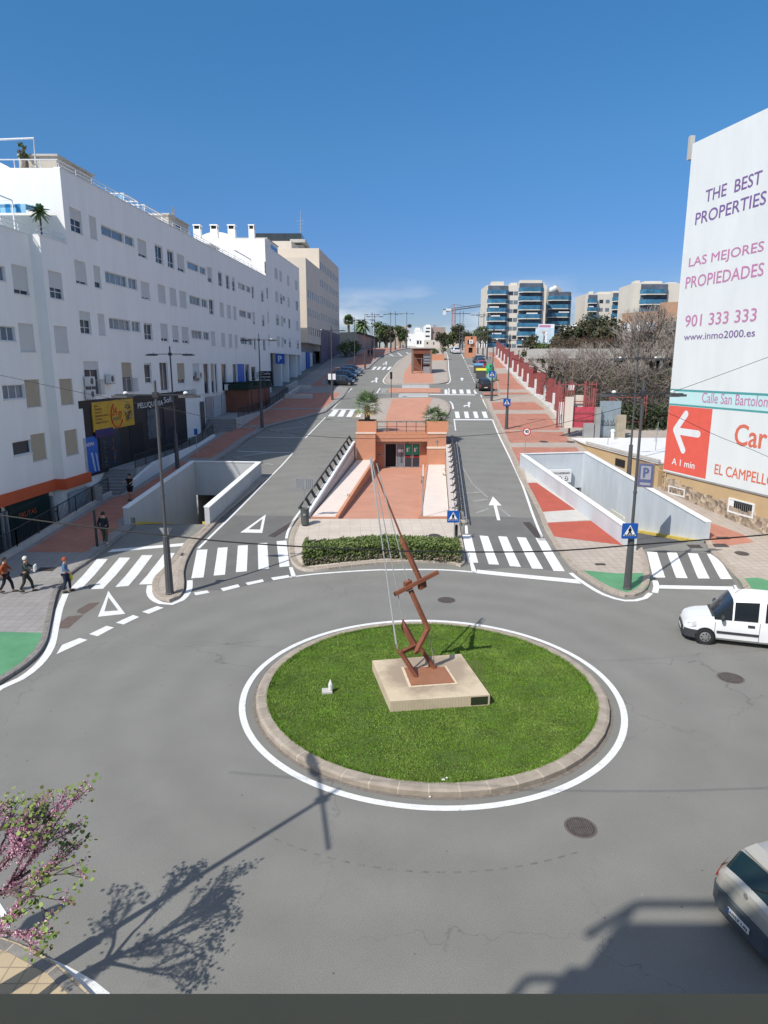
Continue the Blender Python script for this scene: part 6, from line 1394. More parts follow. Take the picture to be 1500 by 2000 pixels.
house('white three storey house with balconies in the far centre', 260, 829, 842, 636, wins=[(831, 839, 646, 649), (831, 839, 655, 658), (832, 840, 640, 642)], extra=[(833, 840, 634)])
house('brown sided block beside the far white house', 261, 842, 870, 639, MSB, extra=[(848, 852, 634)], wins=[(846, 848, 648, 651), (856, 858, 648, 651)])
house('white gabled house left of the far centre', 235, 797, 829, 652, wins=[(800, 802, 662, 666), (814, 818, 665, 672), (820, 823, 665, 672)], extra=[(812, 827, 649)])
house('low cream wall house right of the far white houses', 230, 829, 859, 664, M_CREAM, wins=[(833, 836, 668, 672), (846, 848, 668, 673)])
house('tan house with orange corner behind the far trees', 255, 765, 800, 645, mat('tan_house', (.42, .34, .26), .85, .1, .4), extra=[(781, 795, 637), (768, 774, 641)], wins=[(788, 791, 650, 654), (775, 778, 650, 654)])
house('small white house behind the far row', 300, 810, 824, 643, extra=[(812, 820, 640)])
house('low white house right of the crane', 280, 872, 900, 648, M_CREAM, extra=[(890, 898, 645)], wins=[(878, 882, 652, 656)])
house('white flat house behind the right lamps', 240, 934, 953, 643, wins=[(938, 942, 648, 652)])
house('white house between the two tower groups', 240, 1112, 1136, 637, extra=[(1118, 1130, 634)], wins=[(1116, 1119, 642, 646), (1126, 1129, 642, 646)])
# walled cream house with palms on the left
T = thing('walled_house', 'long cream walled house with dark roof edge at the end of the left pavement', 'house', (-12, 172, 13))
a_, b_ = PY(662, 649, 170), PY(699, 649, 170); g = MB(); g.bx(a_.x - 8, 170, 10, b_.x, 190, a_.z); g.build('wall', mat('old_cream_wall', (.50, .43, .33), .9, .12, .5), T)
c_ = PY(738, 655, 205); g = MB(); g.prism([(b_.x, 170), (c_.x, 205), (c_.x - 4, 206), (b_.x - 4, 172)], 10, b_.z - .3); g.build('side_wall', MSB, T)
g = MB(); g.prism([(b_.x + .4, 169.6), (c_.x + .4, 205), (c_.x - 4, 206), (b_.x - 4, 172)], b_.z - .28, b_.z + .1); g.build('roof_edge', M_BLACK, T)
T = thing('garden_wall', 'low grey garden wall at the top left bend of the avenue', 'wall', (0, 200, 15)); a_, b_ = PY(773, 676, 200), PY(812, 676, 200); g = MB(); g.bx(a_.x, 200, 14, b_.x, 200.5, a_.z); g.bx(PY(789, 0, 199).x, 199, 14, PY(796, 0, 199).x, 199.8, PY(0, 674, 199).z); g.build('wall', M_CREAM, T)
# orange kiosk tower
Yk = 150; a_, b_ = PY(910.5, 657, Yk), PY(931, 657, Yk); T = thing('orange_tower', 'small orange tower kiosk with square openings on the right pavement', 'kiosk', ((a_.x + b_.x) / 2, Yk, 12)); zk = lambda y: PY(0, y, Yk).z
g = MB(); rects = [(1.05, 1.45, zk(662), zk(658.5)), (.35, .8, zk(673), zk(664)), (.6, 1.5, zk(689), zk(679))]; facade(g, (a_.x, Yk), (1, 0), [(0, 11), (b_.x - a_.x, 11), (b_.x - a_.x, a_.z), (0, a_.z)], rects, .3); g.bx(a_.x, Yk + .32, 11, b_.x, Yk + 2.4, a_.z); g.build('wall', M_ORANGE, T)
g = MB(); g.bx(a_.x + .3, Yk + .29, 12, b_.x - .3, Yk + .31, a_.z - .15); g.build('dark_openings', M_BLACK, T)
p = PY(920, 667.5, Yk - .4); g = MB(); g.box(p, (.85, .06, .8)); s_ = g.build('sign_plate', M_SWHITE, T); text(s_, 'H', (p.x - .2, p.y - .04, p.z - .25), (1, 0, 0), UP, .4, .5, M_BLACK, bold=.02)
# kiosk on the far median: stair/lift shelter
Yk = G(824, 731)[1]; zk = lambda y: PY(0, y, Yk).z; kx0, kx1 = PY(804, 731, Yk).x, PY(843, 731, Yk).x; zg = zt(Yk) + PH
T = thing('stair_shelter', 'tall brown and glass stair shelter with flat roof on the far median', 'shelter', ((kx0 + kx1) / 2, Yk, zg))
g = MB(); g.bx(kx0 - .1, Yk - .2, zk(680.5), kx1 + .25, Yk + 4.5, zk(678.2)); g.build('roof', M_CONC, T)
for x in (kx0, kx1 - .3): g = MB(); g.bx(x, Yk, zg, x + .3, Yk + .3, zk(680.6)); g.build('post', mat('grey_brown_metal', (.22, .18, .15), .6, .1), T)
g = MB(); g.bx(kx0 + .3, Yk + .05, zk(691), kx1 - .3, Yk + .15, zk(681)); g.build('upper_panel', mat('rust_panel', (.20, .075, .045), .7, .15, 1), T)
g = MB(); g.bx(kx0 + .1, Yk + 3.6, zg, kx1 - .1, Yk + 3.8, zk(684)); g.build('back_wall', MATS['rust_panel'], T)
g = MB(); xm = (kx0 + kx1) / 2; g.bx(xm + .3, Yk + .2, zk(712), kx1 - .3, Yk + .28, zk(691.5)); g.bx(xm + .3, Yk + .2, zg, kx1 - .3, Yk + 1.2, zk(716)); g.build('lift_panel', M_GALV, T)
for k in range(4): g = MB(); z = zk(711 - 5.5 * k); g.bx(xm + .3, Yk + .12, z, kx1 - .3, Yk + .19, z + .12); g.build('louvre', M_LAMP, T)
g = MB(); g.beam((xm - .05, Yk + .2, zg), (xm - .05, Yk + .2, zk(701)), .12); g.beam((kx0 + .3, Yk + .2, zk(700)), (kx1 - .3, Yk + .2, zk(700)), .08); g.beam((kx0 + .4, Yk + .25, zk(714)), (xm, Yk + .25, zk(724)), .08); g.build('inner_frame', MATS['grey_brown_metal'], T)
p0, p1 = GZ(844, 705), GZ(868, 705); T = thing('orange_planter', 'large orange planter box with shrubs on the far median', 'planter', p0); g = MB(); g.prism([(p0.x, p0.y), (p1.x, p1.y), (p1.x + .3, p1.y + 9), (p0.x + .3, p0.y + 9)], zt(p0.y) - .2, PY(0, 692, p0.y).z); g.build('box', M_ORANGE, T)
# tower crane
Yc = 330; T = thing('tower_crane', 'tall construction crane with a red and white jib on the horizon', 'crane', (PY(885, 655, Yc).x, Yc, 15))
A, B_ = PY(885.5, 655, Yc), PY(886, 594, Yc); g = MB(); rw = mat('crane_red', (.48, .22, .18), .6, .2, .3); n = 22
for i, j in ((-1, -1), (1, -1), (1, 1), (-1, 1)): g.beam((A.x + i * .8, Yc + j * .8, 15), (A.x + i * .8, Yc + j * .8, B_.z - 3), .22)
for k in range(n):
    z0, z1 = 15 + (B_.z - 18) * k / n, 15 + (B_.z - 18) * (k + 1) / n
    for i, j, i2, j2 in ((-1, -1, 1, -1), (1, -1, 1, 1), (1, 1, -1, 1), (-1, 1, -1, -1)): g.beam((A.x + i * .8, Yc + j * .8, z0), (A.x + i2 * .8, Yc + j2 * .8, z1), .14)
g.beam((A.x, Yc, B_.z - 3), (A.x, Yc, B_.z), .5); g.build('mast', rw, T)
C_, D_ = PY(865, 609, Yc), PY(950, 597, Yc); g = MB(); g.beam(C_, D_, .35); g.beam(C_ + Vector((0, 0, 1)), D_ + Vector((0, 0, .9)), .25)
for k in range(26): t = k / 26; g.beam(C_.lerp(D_, t), C_.lerp(D_, t + 1 / 26) + Vector((0, 0, 1)), .15)
g.build('jib', M_LAMP, T); g = MB(); g.box(PY(868, 611, Yc), (1.4, 1.2, 2.0)); g.box(PY(876, 605, Yc), (2.6, 1, 1.1)); g.build('counterweight', M_FRAME, T)
g = MB(); g.tube([B_, PY(870, 607, Yc)], .08, 4); g.tube([B_, PY(925, 601, Yc)], .08, 4); g.build('stays', M_LAMP, T)
# hills far off
g = MB(); n = 60; row = []
for k in range(n + 1):
    x = -700 + 1400 * k / n; h_ = 15 + 45 * math.exp(-((x - 150) / 130) ** 2) + 22 * math.exp(-((x + 60) / 160) ** 2) + 6 * noise.noise(Vector((x * .02, 0, 3))); row.append((x, h_))
for (xa, ha), (xb, hb) in zip(row, row[1:]):
    g.quad((xa, 1500, 0), (xb, 1500, 0), (xb, 1600, hb * 1.0), (xa, 1600, ha)); g.quad((xa, 1600, ha), (xb, 1600, hb), (xb, 1900, 0), (xa, 1900, 0))
struct(g.build('hills', mat('hazy_hill', (.16, .19, .22), .95, .15, .01)))
# ================================================================ STREET LAMPS
def make_lamp():
    T = thing('street_lamp', 'x', 'street lamp', (0, 0, 0), 'street lamps along the avenue')
    g = MB(); n = 24; vs = []
    prof = [(.195, 0), (.195, .06), (.175, .08), (.135, 2.55), (.14, 2.57), (.14, 2.66), (.07, 2.70)]
    for r, h in prof:
        for k in range(n): q = r * (1 - .09 * (k % 2)); vs.append((q * math.cos(2 * math.pi * k / n), q * math.sin(2 * math.pi * k / n), h))
    g.add(vs, [(i * n + k, i * n + (k + 1) % n, (i + 1) * n + (k + 1) % n, (i + 1) * n + k) for i in range(len(prof) - 1) for k in range(n)]); g.build('base', M_LAMP, T)
    g = MB(); g.tube([(0, 0, 2.68), (0, 0, 6), (0, 0, 9.3)], [.07, .06, .055], 12); g.lathe([(.085, 4.4), (.085, 4.5)], (0, 0, 0), 12); g.build('pole', M_LAMP, T, smooth=40)
    g = MB(); g.box((0, 0, 8.72), (3.4, .07, .05)); g.box((0, 0, 8.72), (.22, .2, .22)); g.build('crossarm', M_DARKM, T)
    for s in (-1, 1):
        g = MB(); g.prism([(s * .95, -.05), (s * 1.15, -.16), (s * 1.55, -.12), (s * 1.85, -.03), (s * 1.85, .03), (s * 1.55, .12), (s * 1.15, .16), (s * .95, .05)], 8.60, 8.70); lm = g.build('luminaire', M_LAMP, T)
        g = MB(); g.lathe([(.09, 8.75), (.10, 8.80), (.05, 8.86)], (s * 1.25, 0, 0), 10); g.build('lamp_cap', M_FRAME, lm)
        g = MB(); g.box((s * 1.35, 0, 8.594), (.36, .18, .01)); g.build('lamp_glass', M_GLASSL, lm)
    return T
lampdata = [((332, 1160), 'tall grey street lamp on the nose island by the left crossings'), ((347, 915), 'street lamp on the left pavement behind the left underpass wall'), ((512, 835), 'street lamp on the left pavement near the brown canopy'), ((649, 781), 'street lamp on the left kerb in front of the parked cars'),
    ((693, 727), 'street lamp behind the parked cars on the left pavement'), ((713, 720), 'street lamp just beyond the parked car bay on the left'), ((732, 701), 'street lamp on the left kerb below the crest, nearer of a close pair'), ((727, 690), 'street lamp on the left pavement set back from a close pair'), ((763, 688), 'far left street lamp before the top crossing'), ((772, 684), 'farthest left street lamp but one near the crest'), ((794, 680), 'far street lamp standing at the crest of the avenue'),
    ((1225, 1150), 'tall grey street lamp with crossing sign on the green corner at right'), ((1227, 940), 'street lamp behind the right underpass wall near the beige building'), ((989, 838), 'street lamp with a blue crossing sign on the right pavement'), ((960, 783), 'street lamp beside the black car on the right pavement'), ((951, 702), 'right street lamp past the parked cars'), ((943, 693), 'right street lamp second past the parked cars'), ((933, 691), 'right street lamp beside the orange tower'), ((903, 684), 'far right street lamp near the crest, right of a pair'), ((897, 683), 'far right street lamp near the crest, left of a pair')]
lamp0 = make_lamp(); used = False
lamps = []
for (px, py), lab in lampdata:
    p = GZ(px, py, PH)
    o = copy_tree(lamp0, p, R(0), lab)
    lamps.append(o)
q = copy_tree(lamp0, (-6.9, 8.1, .13), R(100), 'street lamp standing just out of frame at lower left'); q['label'] = 'nearest street lamp at the lower left corner by the pink tree'
_l = min([c for c in q.children if c.name.startswith('luminaire')], key=lambda c: min((v.co.x for v in c.data.vertices)))
for _o in list(_l.children) + [_l]: bpy.data.objects.remove(_o, do_unlink=True)
for ch in list(lamp0.children_recursive) + [lamp0]: bpy.data.objects.remove(ch)
# small pavement post whose shadow falls at lower left
T = thing('garden_lamp', 'short pavement lamp post at the lower left corner by the pink tree', 'street lamp', (-9.1, 7.55, .13)); g = MB(); g.tube([(-9.1, 7.55, .13), (-9.1, 7.55, 4.1)], .05, 8); g.build('pole', M_LAMP, T); g = MB(); g.lathe([(.06, 4.1), (.19, 4.3), (.15, 4.6), (.05, 5.0), (.02, 5.1)], (-9.1, 7.55, 0), 10); g.build('lantern', M_LAMP, T)
# ================================================================ SIGNS
def sign_plate(par, c, w_, ud, kind, back=False):
    """square plate centred c facing -Y direction rotated; ud = facing unit vector"""
    ud = Vector(ud).normalized(); u = Vector((0, 0, 1)).cross(ud) * 1; u = Vector((-ud.y, ud.x, 0)) ; v = Vector((0, 0, 1)); c = Vector(c)
    P = lambda a, b, d=0: c + u * a * w_ / 2 + v * b * w_ / 2 + ud * d
    g = MB(); rdd = .14
    ring = []
    for cx, cy, a0 in ((1 - rdd, 1 - rdd, 0), (-1 + rdd, 1 - rdd, 90), (-1 + rdd, -1 + rdd, 180), (1 - rdd, -1 + rdd, 270)):
        for t in range(0, 91, 30): ring.append((cx + rdd * math.cos(R(a0 + t)), cy + rdd * math.sin(R(a0 + t))))
    def poly(pts, d, m, name, parent, th=.012):
        g = MB(); n = len(pts); A = [P(*p, d) for p in pts]; B = [P(*p, d - th) for p in pts]
        g.add(A + B, [tuple(range(n)), tuple(reversed(range(n, 2 * n)))] + [(i, i + n, (i + 1) % n + n, (i + 1) % n) for i in range(n)]); return g.build(name, m, parent)
    if kind == 'cross':
        b = poly(ring, .02, M_BLUE, 'sign_plate', par, .03)
        poly([(0, .78), (-.80, -.62), (.80, -.62)], .026, M_SWHITE, 'white_triangle', b, .005)
        g = MB()
        def st(a, b2, wd): 
            A, B2 = P(*a, .03), P(*b2, .03); d_ = (B2 - A).normalized(); nn = ud.cross(d_) * wd * w_ / 2; g.quad(A - nn, B2 - nn, B2 + nn, A + nn)
        g.add([P(.0 + .085 * math.cos(t), .46 + .085 * math.sin(t), .031) for t in np.linspace(0, 6.283, 13)[:-1]], [tuple(range(12))])
        st((0, .36), (0, -.02), .17); st((0, .30), (-.2, .04), .07); st((0, .30), (.2, .08), .07); st((-.02, 0), (-.2, -.42), .09); st((.02, 0), (.2, -.42), .09)
        for k in range(5): st((-.52 + .26 * k, -.44), (-.58 + .29 * k, -.58), .12)
        g.build('walking_figure', M_BLACK, b); return b
    if kind == '40':
        cir = lambda r: [(r * math.cos(t), r * math.sin(t)) for t in np.linspace(0, 6.2832, 29)[:-1]]
        b = poly(cir(1), .02, M_SRED, 'sign_plate', par, .02); poly(cir(.76), .026, M_SWHITE, 'white_disc', b, .005)
        text(b, '40', P(-.48, -.36, .03), u, v, w_ * .48, w_ * .36, M_BLACK, bold=.04, depth=.004); return b
    if kind == 'tri':
        return poly([(0, -1), (1, .75), (-1, .75)], .02, M_GALV, 'sign_plate', par, .03)
def post(name, label, cat, px, py, h_, r=.035, dz=PH, m=M_GALV):
    p = GZ(px, py, dz); T = thing(name, label, cat, p); g = MB(); g.tube([p, p + Vector((0, 0, h_))], r, 8); g.build('post', m, T); return T, p
T, p = post('crossing_sign', 'blue pedestrian crossing sign on a pole at the right end of the hedge', 'road sign', 887, 1056, 2.15); c = PY(885, 1009, p.y - .06); sign_plate(T, c, .66, (0, -1, 0), 'cross')
T.children[0].data.transform(Matrix.Scale(1, 4))
T = thing('crossing_sign', 'blue pedestrian crossing sign fixed to the right foreground lamp', 'road sign', tuple(lamps[11].location)); lp = lamps[11].location; c = PY(1230, 1037, lp.y - .22); sign_plate(T, c, .70, (0, -1, 0), 'cross'); g = MB(); g.box((lp.x, lp.y - .12, c.z + .25), (.3, .2, .04)); g.box((lp.x, lp.y - .12, c.z - .25), (.3, .2, .04)); g.build('clamp', M_GALV, T)
lp = lamps[13].location; T = thing('crossing_sign', 'small blue crossing sign on the middle right street lamp', 'road sign', tuple(lp)); c = PY(990, 786, lp.y - .2); sign_plate(T, c, .72, (0, -1, 0), 'cross')
lp = lamps[14].location; T = thing('crossing_sign', 'small blue crossing sign on the lamp beside the black car', 'road sign', tuple(lp)); c = PY(961, 731, lp.y - .2); sign_plate(T, c, .8, (0, -1, 0), 'cross')
T, p = post('speed_sign', 'round red and white 40 speed limit sign on the right pavement', 'road sign', 1024, 914, 2.9, .03); p2 = PY(1029, 843, p.y - .05); sign_plate(T, p2, .62, (0, -1, 0), '40')
lp = lamps[0].location; T = thing('yield_sign', 'grey back of a triangular yield sign fixed to the left foreground lamp', 'road sign', tuple(lp)); c = PY(324, 1040, lp.y + .2); sign_plate(T, c, .56, (0, -1, 0), 'tri')
T, p = post('road_sign', 'grey framed back of a double road sign at the near end of the left railing', 'road sign', 595, 1013, 2.6, .03)
for dx in (-.28, .28):
    c = PY(595, 945, p.y - .05); g = MB(); g.box((c.x + dx, c.y, c.z), (.5, .03, .62)); s_ = g.build('sign_plate', M_GALV, T); g = MB()
    for k in range(4): g.box((c.x + dx - .18 + .12 * k, c.y - .02, c.z), (.02, .012, .6))
    g.build('stiffener', M_LAMP, s_)
p = GZ(596, 1026, PH); T = thing('litter_bin', 'dark grey round litter bin at the left end of the forecourt', 'bin', p); g = MB(); g.lathe([(.19, .05), (.23, .06), (.26, .95), (.28, .97), (.28, 1.02), (.24, 1.02), (.22, .95)], tuple(p), 18); g.build('drum', mat('bin_grey', (.09, .10, .095), .5, .1), T, smooth=40)
g = MB(); g.lathe([(.20, .93), (.20, .94)], tuple(p), 18); g.build('opening', M_BLACK, T); g = MB(); g.box((p.x, p.y - .27, p.z + .7), (.14, .02, .12)); g.build('badge', M_GALV, T)
T, p = post('traffic_light', 'dark traffic light seen from behind at the left edge of the far crossing', 'traffic light', 764, 777, 2.6, .05, m=M_LAMP); g = MB(); g.box((p.x, p.y, p.z + 2.9), (.3, .3, .9)); g.build('signal_head', M_BLACK, T)
T, p = post('information_post', 'dark square post on the left pavement near the dark dressed walker', 'post', 190, 1067, 2.0, .05, m=M_DARKM); g = MB(); g.box((p.x, p.y, p.z + 1.0), (.1, .1, 2.0)); g.build('post_body', M_DARKM, T)
p = GZ(185, 985, PH); T = thing('bus_notice_frame', 'pale framed notice panel against the railing at the foot of the steps', 'notice panel', p); g = MB(); g.box((p.x, p.y, p.z + .7), (1.0, .04, .9)); g.build('panel', M_GCONC, T)
g = MB(); g.tube([(p.x - .55, p.y, p.z), (p.x - .55, p.y, p.z + 1.2), (p.x + .55, p.y, p.z + 1.2), (p.x + .55, p.y, p.z)], .03, 6); g.build('frame', M_GALV, T)
T, p = post('no_stopping_sign', 'thin pole with a small sign on the left pavement above the underpass', 'road sign', 386, 898, 2.6, .03); sign_plate(T, p + Vector((0, -.05, 2.35)), .5, (0, -1, 0), '40') if 0 else None
g = MB(); g.box((p.x, p.y - .04, p.z + 2.3), (.28, .02, .5)); g.build('sign_plate', M_BLUE, T)
# lamp banners on lamp near parked cars
lp = lamps[3].location; T = thing('lamp_notice', 'pair of white notices fixed to the lamp before the parked cars', 'notice', tuple(lp + Vector((0, 0, 2.9)))); 
for dx in (-.28, .28): g = MB(); g.box((lp.x + dx, lp.y - .12, lp.z + 2.95), (.4, .03, .75)); g.build('notice_plate', M_SWHITE, T)
# parking P sign beside the right ramp
c = PY(1262, 927, 37.2); T = thing('parking_sign', 'blue and white P parking sign box on a tall pale post by the right underpass', 'sign', (c.x, 37.2, zt(37) + .13))
bz0 = PY(1262, 951, 37.2).z; bz1 = PY(1262, 904, 37.2).z
ang = R(-28); ux = Vector((math.cos(ang), math.sin(ang), 0)); un = Vector((-math.sin(ang) * -1, -math.cos(ang), 0)); un = Vector((ux.y, -ux.x, 0))
g = MB(); g.obox((c.x, c.y, (bz0 + bz1) / 2), ux * .42, un * .16, (0, 0, (bz1 - bz0) / 2)); bx2 = g.build('sign_box', mat('brown_sign', (.25, .17, .12), .6, .1), T)
g = MB(); g.obox(Vector((c.x, c.y, (bz0 + bz1) / 2)) + un * .165, ux * .38, un * .006, (0, 0, (bz1 - bz0) / 2 - .04)); fc = g.build('sign_face', mat('faded_blue', (.09, .11, .22), .5, .15, 3), bx2)
o_ = Vector((c.x, c.y, 0)) + un * .172
g = MB(); cz = (bz0 + bz1) / 2 + .15; g.obox(o_ + Vector((0, 0, cz)), ux * .27, un * .004, (0, 0, .38)); g.build('pale_field', mat('faded_white', (.30, .30, .33), .5, .08), fc)
text(fc, 'P', o_ + ux * -.15 + Vector((0, 0, cz - .27)) + un * .006, ux, UP, .32, .54, MATS['faded_blue'], bold=.06)
g = MB(); g.obox(o_ + Vector((0, 0, bz0 + .2)), ux * .28, un * .004, (0, 0, .07)); g.build('pale_strip', MATS['faded_white'], fc)
g = MB(); pb = c - ux * .5; g.tube([(pb.x, pb.y, zt(35)), (pb.x, pb.y, bz1 - .1)], .06, 8); g.beam((pb.x, pb.y, cz), (c.x - ux.x * .4, c.y - ux.y * .4, cz), .08); g.build('post', M_GALV, T)
# crowd barrier
p0, p1 = GZ(1190, 1030, PH), GZ(1217, 1048, PH); T = thing('crowd_barrier', 'white tube crowd barrier with a yellow plate against the underpass wall', 'barrier', p0)
g = MB(); up = Vector((0, 0, 1.1)); g.tube([p0, p0 + up * .95, p0 + up + (p1 - p0) * .06, p1 + up - (p1 - p0) * .06, p1 + up * .95, p1], .028, 6)
for k in range(1, 7): q0 = p0.lerp(p1, k / 7); g.tube([q0 + up * .18, q0 + up * .98], .014, 5)
g.tube([p0 + up * .18, p1 + up * .18], .022, 5); g.build('tubes', mat('pale_yellow_tube', (.62, .58, .42), .5, .1), T); g = MB(); q0 = p0.lerp(p1, .8); g.obox(q0 + up * .6 + Vector((-.05, -.05, 0)), (p1 - p0) * .16, (0, .01, 0), (0, 0, .22)); g.build('plate', M_YELLOW, T)
# handrail bar in the courtyard
p = Vector((2.35, 39.6, FZ)); q = PY(828, 952, 52)
T = thing('tall_post', 'slim grey post with a small shadow-casting head by the right ramp foot', 'post', p); g = MB(); tp = PY(829, 930, p.y); g.tube([p, (p.x, p.y, tp.z)], .035, 6); g.build('post', M_GALV, T); g = MB(); g.box((p.x, p.y, tp.z + .35), (.07, .07, .7)); g.build('white_top', M_FRAME, T)
pb = GZ(903 - 12, 1052, PH); T = thing('bollard', 'short dark bollard behind the crossing sign beside the hedge', 'bollard', pb); g = MB(); g.lathe([(.08, 0), (.08, .75), (.05, .8)], tuple(pb), 10); g.build('body', M_BLACK, T)
# ================================================================ SCULPTURE
def PYs(px, py, Y): return PY(px, py, Y)
ST_ = thing('plinth', 'square pale concrete plinth with a green plaque on the round lawn', 'plinth', (1.45, 19.75, .13))
zp = .47
Bc = [PZ(727, 1290, zp), PZ(900, 1277, zp), PZ(957, 1357, zp), PZ(762, 1370, zp)]
def inset(q, d): c = sum((Vector(v) for v in q), Vector()) / 4; return [Vector(v) + (c - Vector(v)).normalized() * d for v in q]
g = MB(); g.prism([(v.x, v.y) for v in Bc], .05, zp); pm = mat('plinth_concrete', (.55, .45, .31), .85, 0, 1.6, col2=(.60, .50, .36), bump=.2, bscale=14)
tt = pm.node_tree; bb_ = tt.nodes['Principled BSDF']; srcc = bb_.inputs['Base Color'].links[0].from_socket
tcx = tt.nodes.new('ShaderNodeTexCoord'); nn_ = tt.nodes.new('ShaderNodeTexNoise'); nn_.inputs['Scale'].default_value = 1.3; nn_.inputs['Detail'].default_value = 9; nn_.inputs['Roughness'].default_value = .7; tt.links.new(tcx.outputs['Object'], nn_.inputs['Vector'])
ln2 = tt.nodes.new('ShaderNodeVectorMath'); ln2.operation = 'MULTIPLY'; ln2.inputs[1].default_value = (.62, .62, 0); tt.links.new(tcx.outputs['Object'], ln2.inputs[0]); le = tt.nodes.new('ShaderNodeVectorMath'); le.operation = 'LENGTH'; tt.links.new(ln2.outputs[0], le.inputs[0])
ad2 = tt.nodes.new('ShaderNodeMath'); ad2.operation = 'MULTIPLY_ADD'; ad2.inputs[1].default_value = 1.2; tt.links.new(nn_.outputs[0], ad2.inputs[0]); tt.links.new(le.outputs['Value'], ad2.inputs[2])
rmp = tt.nodes.new('ShaderNodeValToRGB'); rmp.color_ramp.elements[0].position = .85; rmp.color_ramp.elements[0].color = (.55, .55, .55, 1); rmp.color_ramp.elements[1].position = 1.45; rmp.color_ramp.elements[1].color = (0, 0, 0, 1); e2 = rmp.color_ramp.elements.new(1.0) if 0 else None
mrp = tt.nodes.new('ShaderNodeMapRange'); mrp.inputs[1].default_value = 1.3; mrp.inputs[2].default_value = 1.75; mrp.inputs[3].default_value = .62; mrp.inputs[4].default_value = 0; tt.links.new(ad2.outputs[0], mrp.inputs[0])
mxx = tt.nodes.new('ShaderNodeMixRGB'); mxx.inputs[2].default_value = (.20, .145, .11, 1); tt.links.new(mrp.outputs[0], mxx.inputs[0]); tt.links.new(srcc, mxx.inputs[1]); tt.links.new(mxx.outputs[0], bb_.inputs['Base Color'])
g.build('slab', pm, ST_)
rc = [PZ(789, 1305, zp), PZ(868, 1303, zp), PZ(888, 1334, zp), PZ(803, 1340, zp)]; c = sum(rc, Vector()) / 4
g = MB(); g.prism([tuple((c + (v - c) * 1.12).xy) for v in rc], zp + .001, zp + .008); g.build('recess_rim', mat('pale_rim', (.62, .52, .38), .9, .2, 8), ST_)
g = MB(); g.prism([tuple(v.xy) for v in rc], zp + .009, zp + .03); g.build('steel_plate', mat('rusty_plate', (.30, .135, .075), .7, .12, 2), ST_)
fl, fr = Bc[3], Bc[2]; u_ = (fr - fl).normalized(); nf = Vector((u_.y, -u_.x, 0)); L_ = (fr - fl).length
g = MB(); a_ = fl + u_ * (L_ - .58) + nf * .005; b_ = fl + u_ * (L_ - .06) + nf * .005; g.quad((a_.x, a_.y, .17), (b_.x, b_.y, .17), (b_.x, b_.y, .43), (a_.x, a_.y, .43)); g.build('plaque', mat('green_plaque', (.035, .045, .025), .4, .2), ST_)
g = MB()
for k in range(26): s_ = .1 + (L_ - .8) * k / 25; a_ = fl + u_ * s_ + nf * .003; b_ = a_ + u_ * .012; g.quad((a_.x, a_.y, .15), (b_.x, b_.y, .15), (b_.x, b_.y, .44), (a_.x, a_.y, .44))
g.build('board_marks', mat('groove_tone', (.46, .39, .29), .9, .1), ST_)
SC = thing('sculpture', 'leaning rusty steel beam sculpture with cables and cross beam on the lawn plinth', 'sculpture', (1.9, 19.6, zp))
A = PYs(817, 1327, 19.3); B2 = PYs(851, 1308, 19.9); Cc2 = PYs(783, 1275, 19.35); D2 = PYs(816, 1259, 19.95)
for nm, a_, b_, w_, h_ in (('frame_beam', A, Cc2, .14, .12), ('frame_beam', A, B2, .13, .11), ('frame_beam', B2, D2, .13, .11), ('frame_beam', Cc2, D2, .12, .10)):
    g = MB(); d_ = (b_ - a_).normalized() * .06; g.beam(a_ - d_, b_ + d_, w_, h_); g.build(nm, M_RUST, SC)
g = MB(); g.beam(B2, PYs(838, 1296, 20.05), .3, .1, w2=.05); g.build('gusset', M_RUST, SC)
g = MB(); g.beam(PYs(814, 1268, 19.9), PYs(790, 1225, 20.0), .15, .17, w2=.17, h2=.17); g.beam(PYs(790, 1225, 20.0), PYs(786.5, 1209, 20.02), .17, .17, w2=.02, h2=.02); g.build('small_blade', M_RUST, SC)
El = PYs(836, 1228, 19.75); Lo = PYs(811, 1277, 19.5)
g = MB(); g.beam(Lo + (El - Lo).normalized() * .12, El, .15, .10); g.beam(Lo, Lo + (El - Lo).normalized() * .12, .02, .1, w2=.15); g.build('lower_spar', M_RUST, SC)
M1 = PYs(802, 1153, 20.2); g = MB(); g.beam(El - (M1 - El).normalized() * .04, M1, .13, .11); g.build('middle_spar', M_RUST, SC)
X1, X2 = PYs(770, 1161, 20.1), PYs(856, 1117, 20.1); g = MB(); g.beam(X1, X2, .135, .11); g.build('cross_beam', M_RUST, SC)
g = MB(); g.obox(PYs(797, 1143, 20.2), (.10, .05, .04), (-.04, .07, 0), (-.02, 0, .14)); g.build('clamp_block', M_RUST, SC)
g = MB(); g.obox(PYs(824, 1140, 20.2), (.10, .05, .04), (-.04, .07, 0), (-.02, 0, .14)); g.build('clamp_block', M_RUST, SC)
U1, U2, U3 = PYs(824, 1141, 20.2), PYs(788, 1060, 20.45), PYs(784, 1048, 20.5); TIP = PYs(722, 893, 20.8)
g = MB(); g.beam(U1, U2, .125, .12, w2=.17, h2=.13); g.beam(U2, U3, .17, .13, w2=.05, h2=.05); g.build('upper_spar', M_RUST, SC)
g = MB(); g.tube([U3, TIP], [.035, .018], 8); g.build('mast_rod', M_RUST, SC)
HK = PYs(776, 1267, 19.35)
for k, (e_, nm) in enumerate(((HK, 0), (PYs(773, 1258, 19.4), 0), (PYs(786.5, 1209, 20.02), 0), (PYs(797, 1138, 20.2), 0))):
    g = MB(); t0 = TIP if k != 3 else PYs(730, 905, 20.78); g.tube([t0 + Vector((.03 * k, 0, 0)), e_], .017, 6); g.build('cable', M_ROPE, SC)
g = MB(); g.tube([El + Vector((0, 0, -.1)), PYs(850, 1300, 19.95)], .013, 6); g.build('cable', M_ROPE, SC)
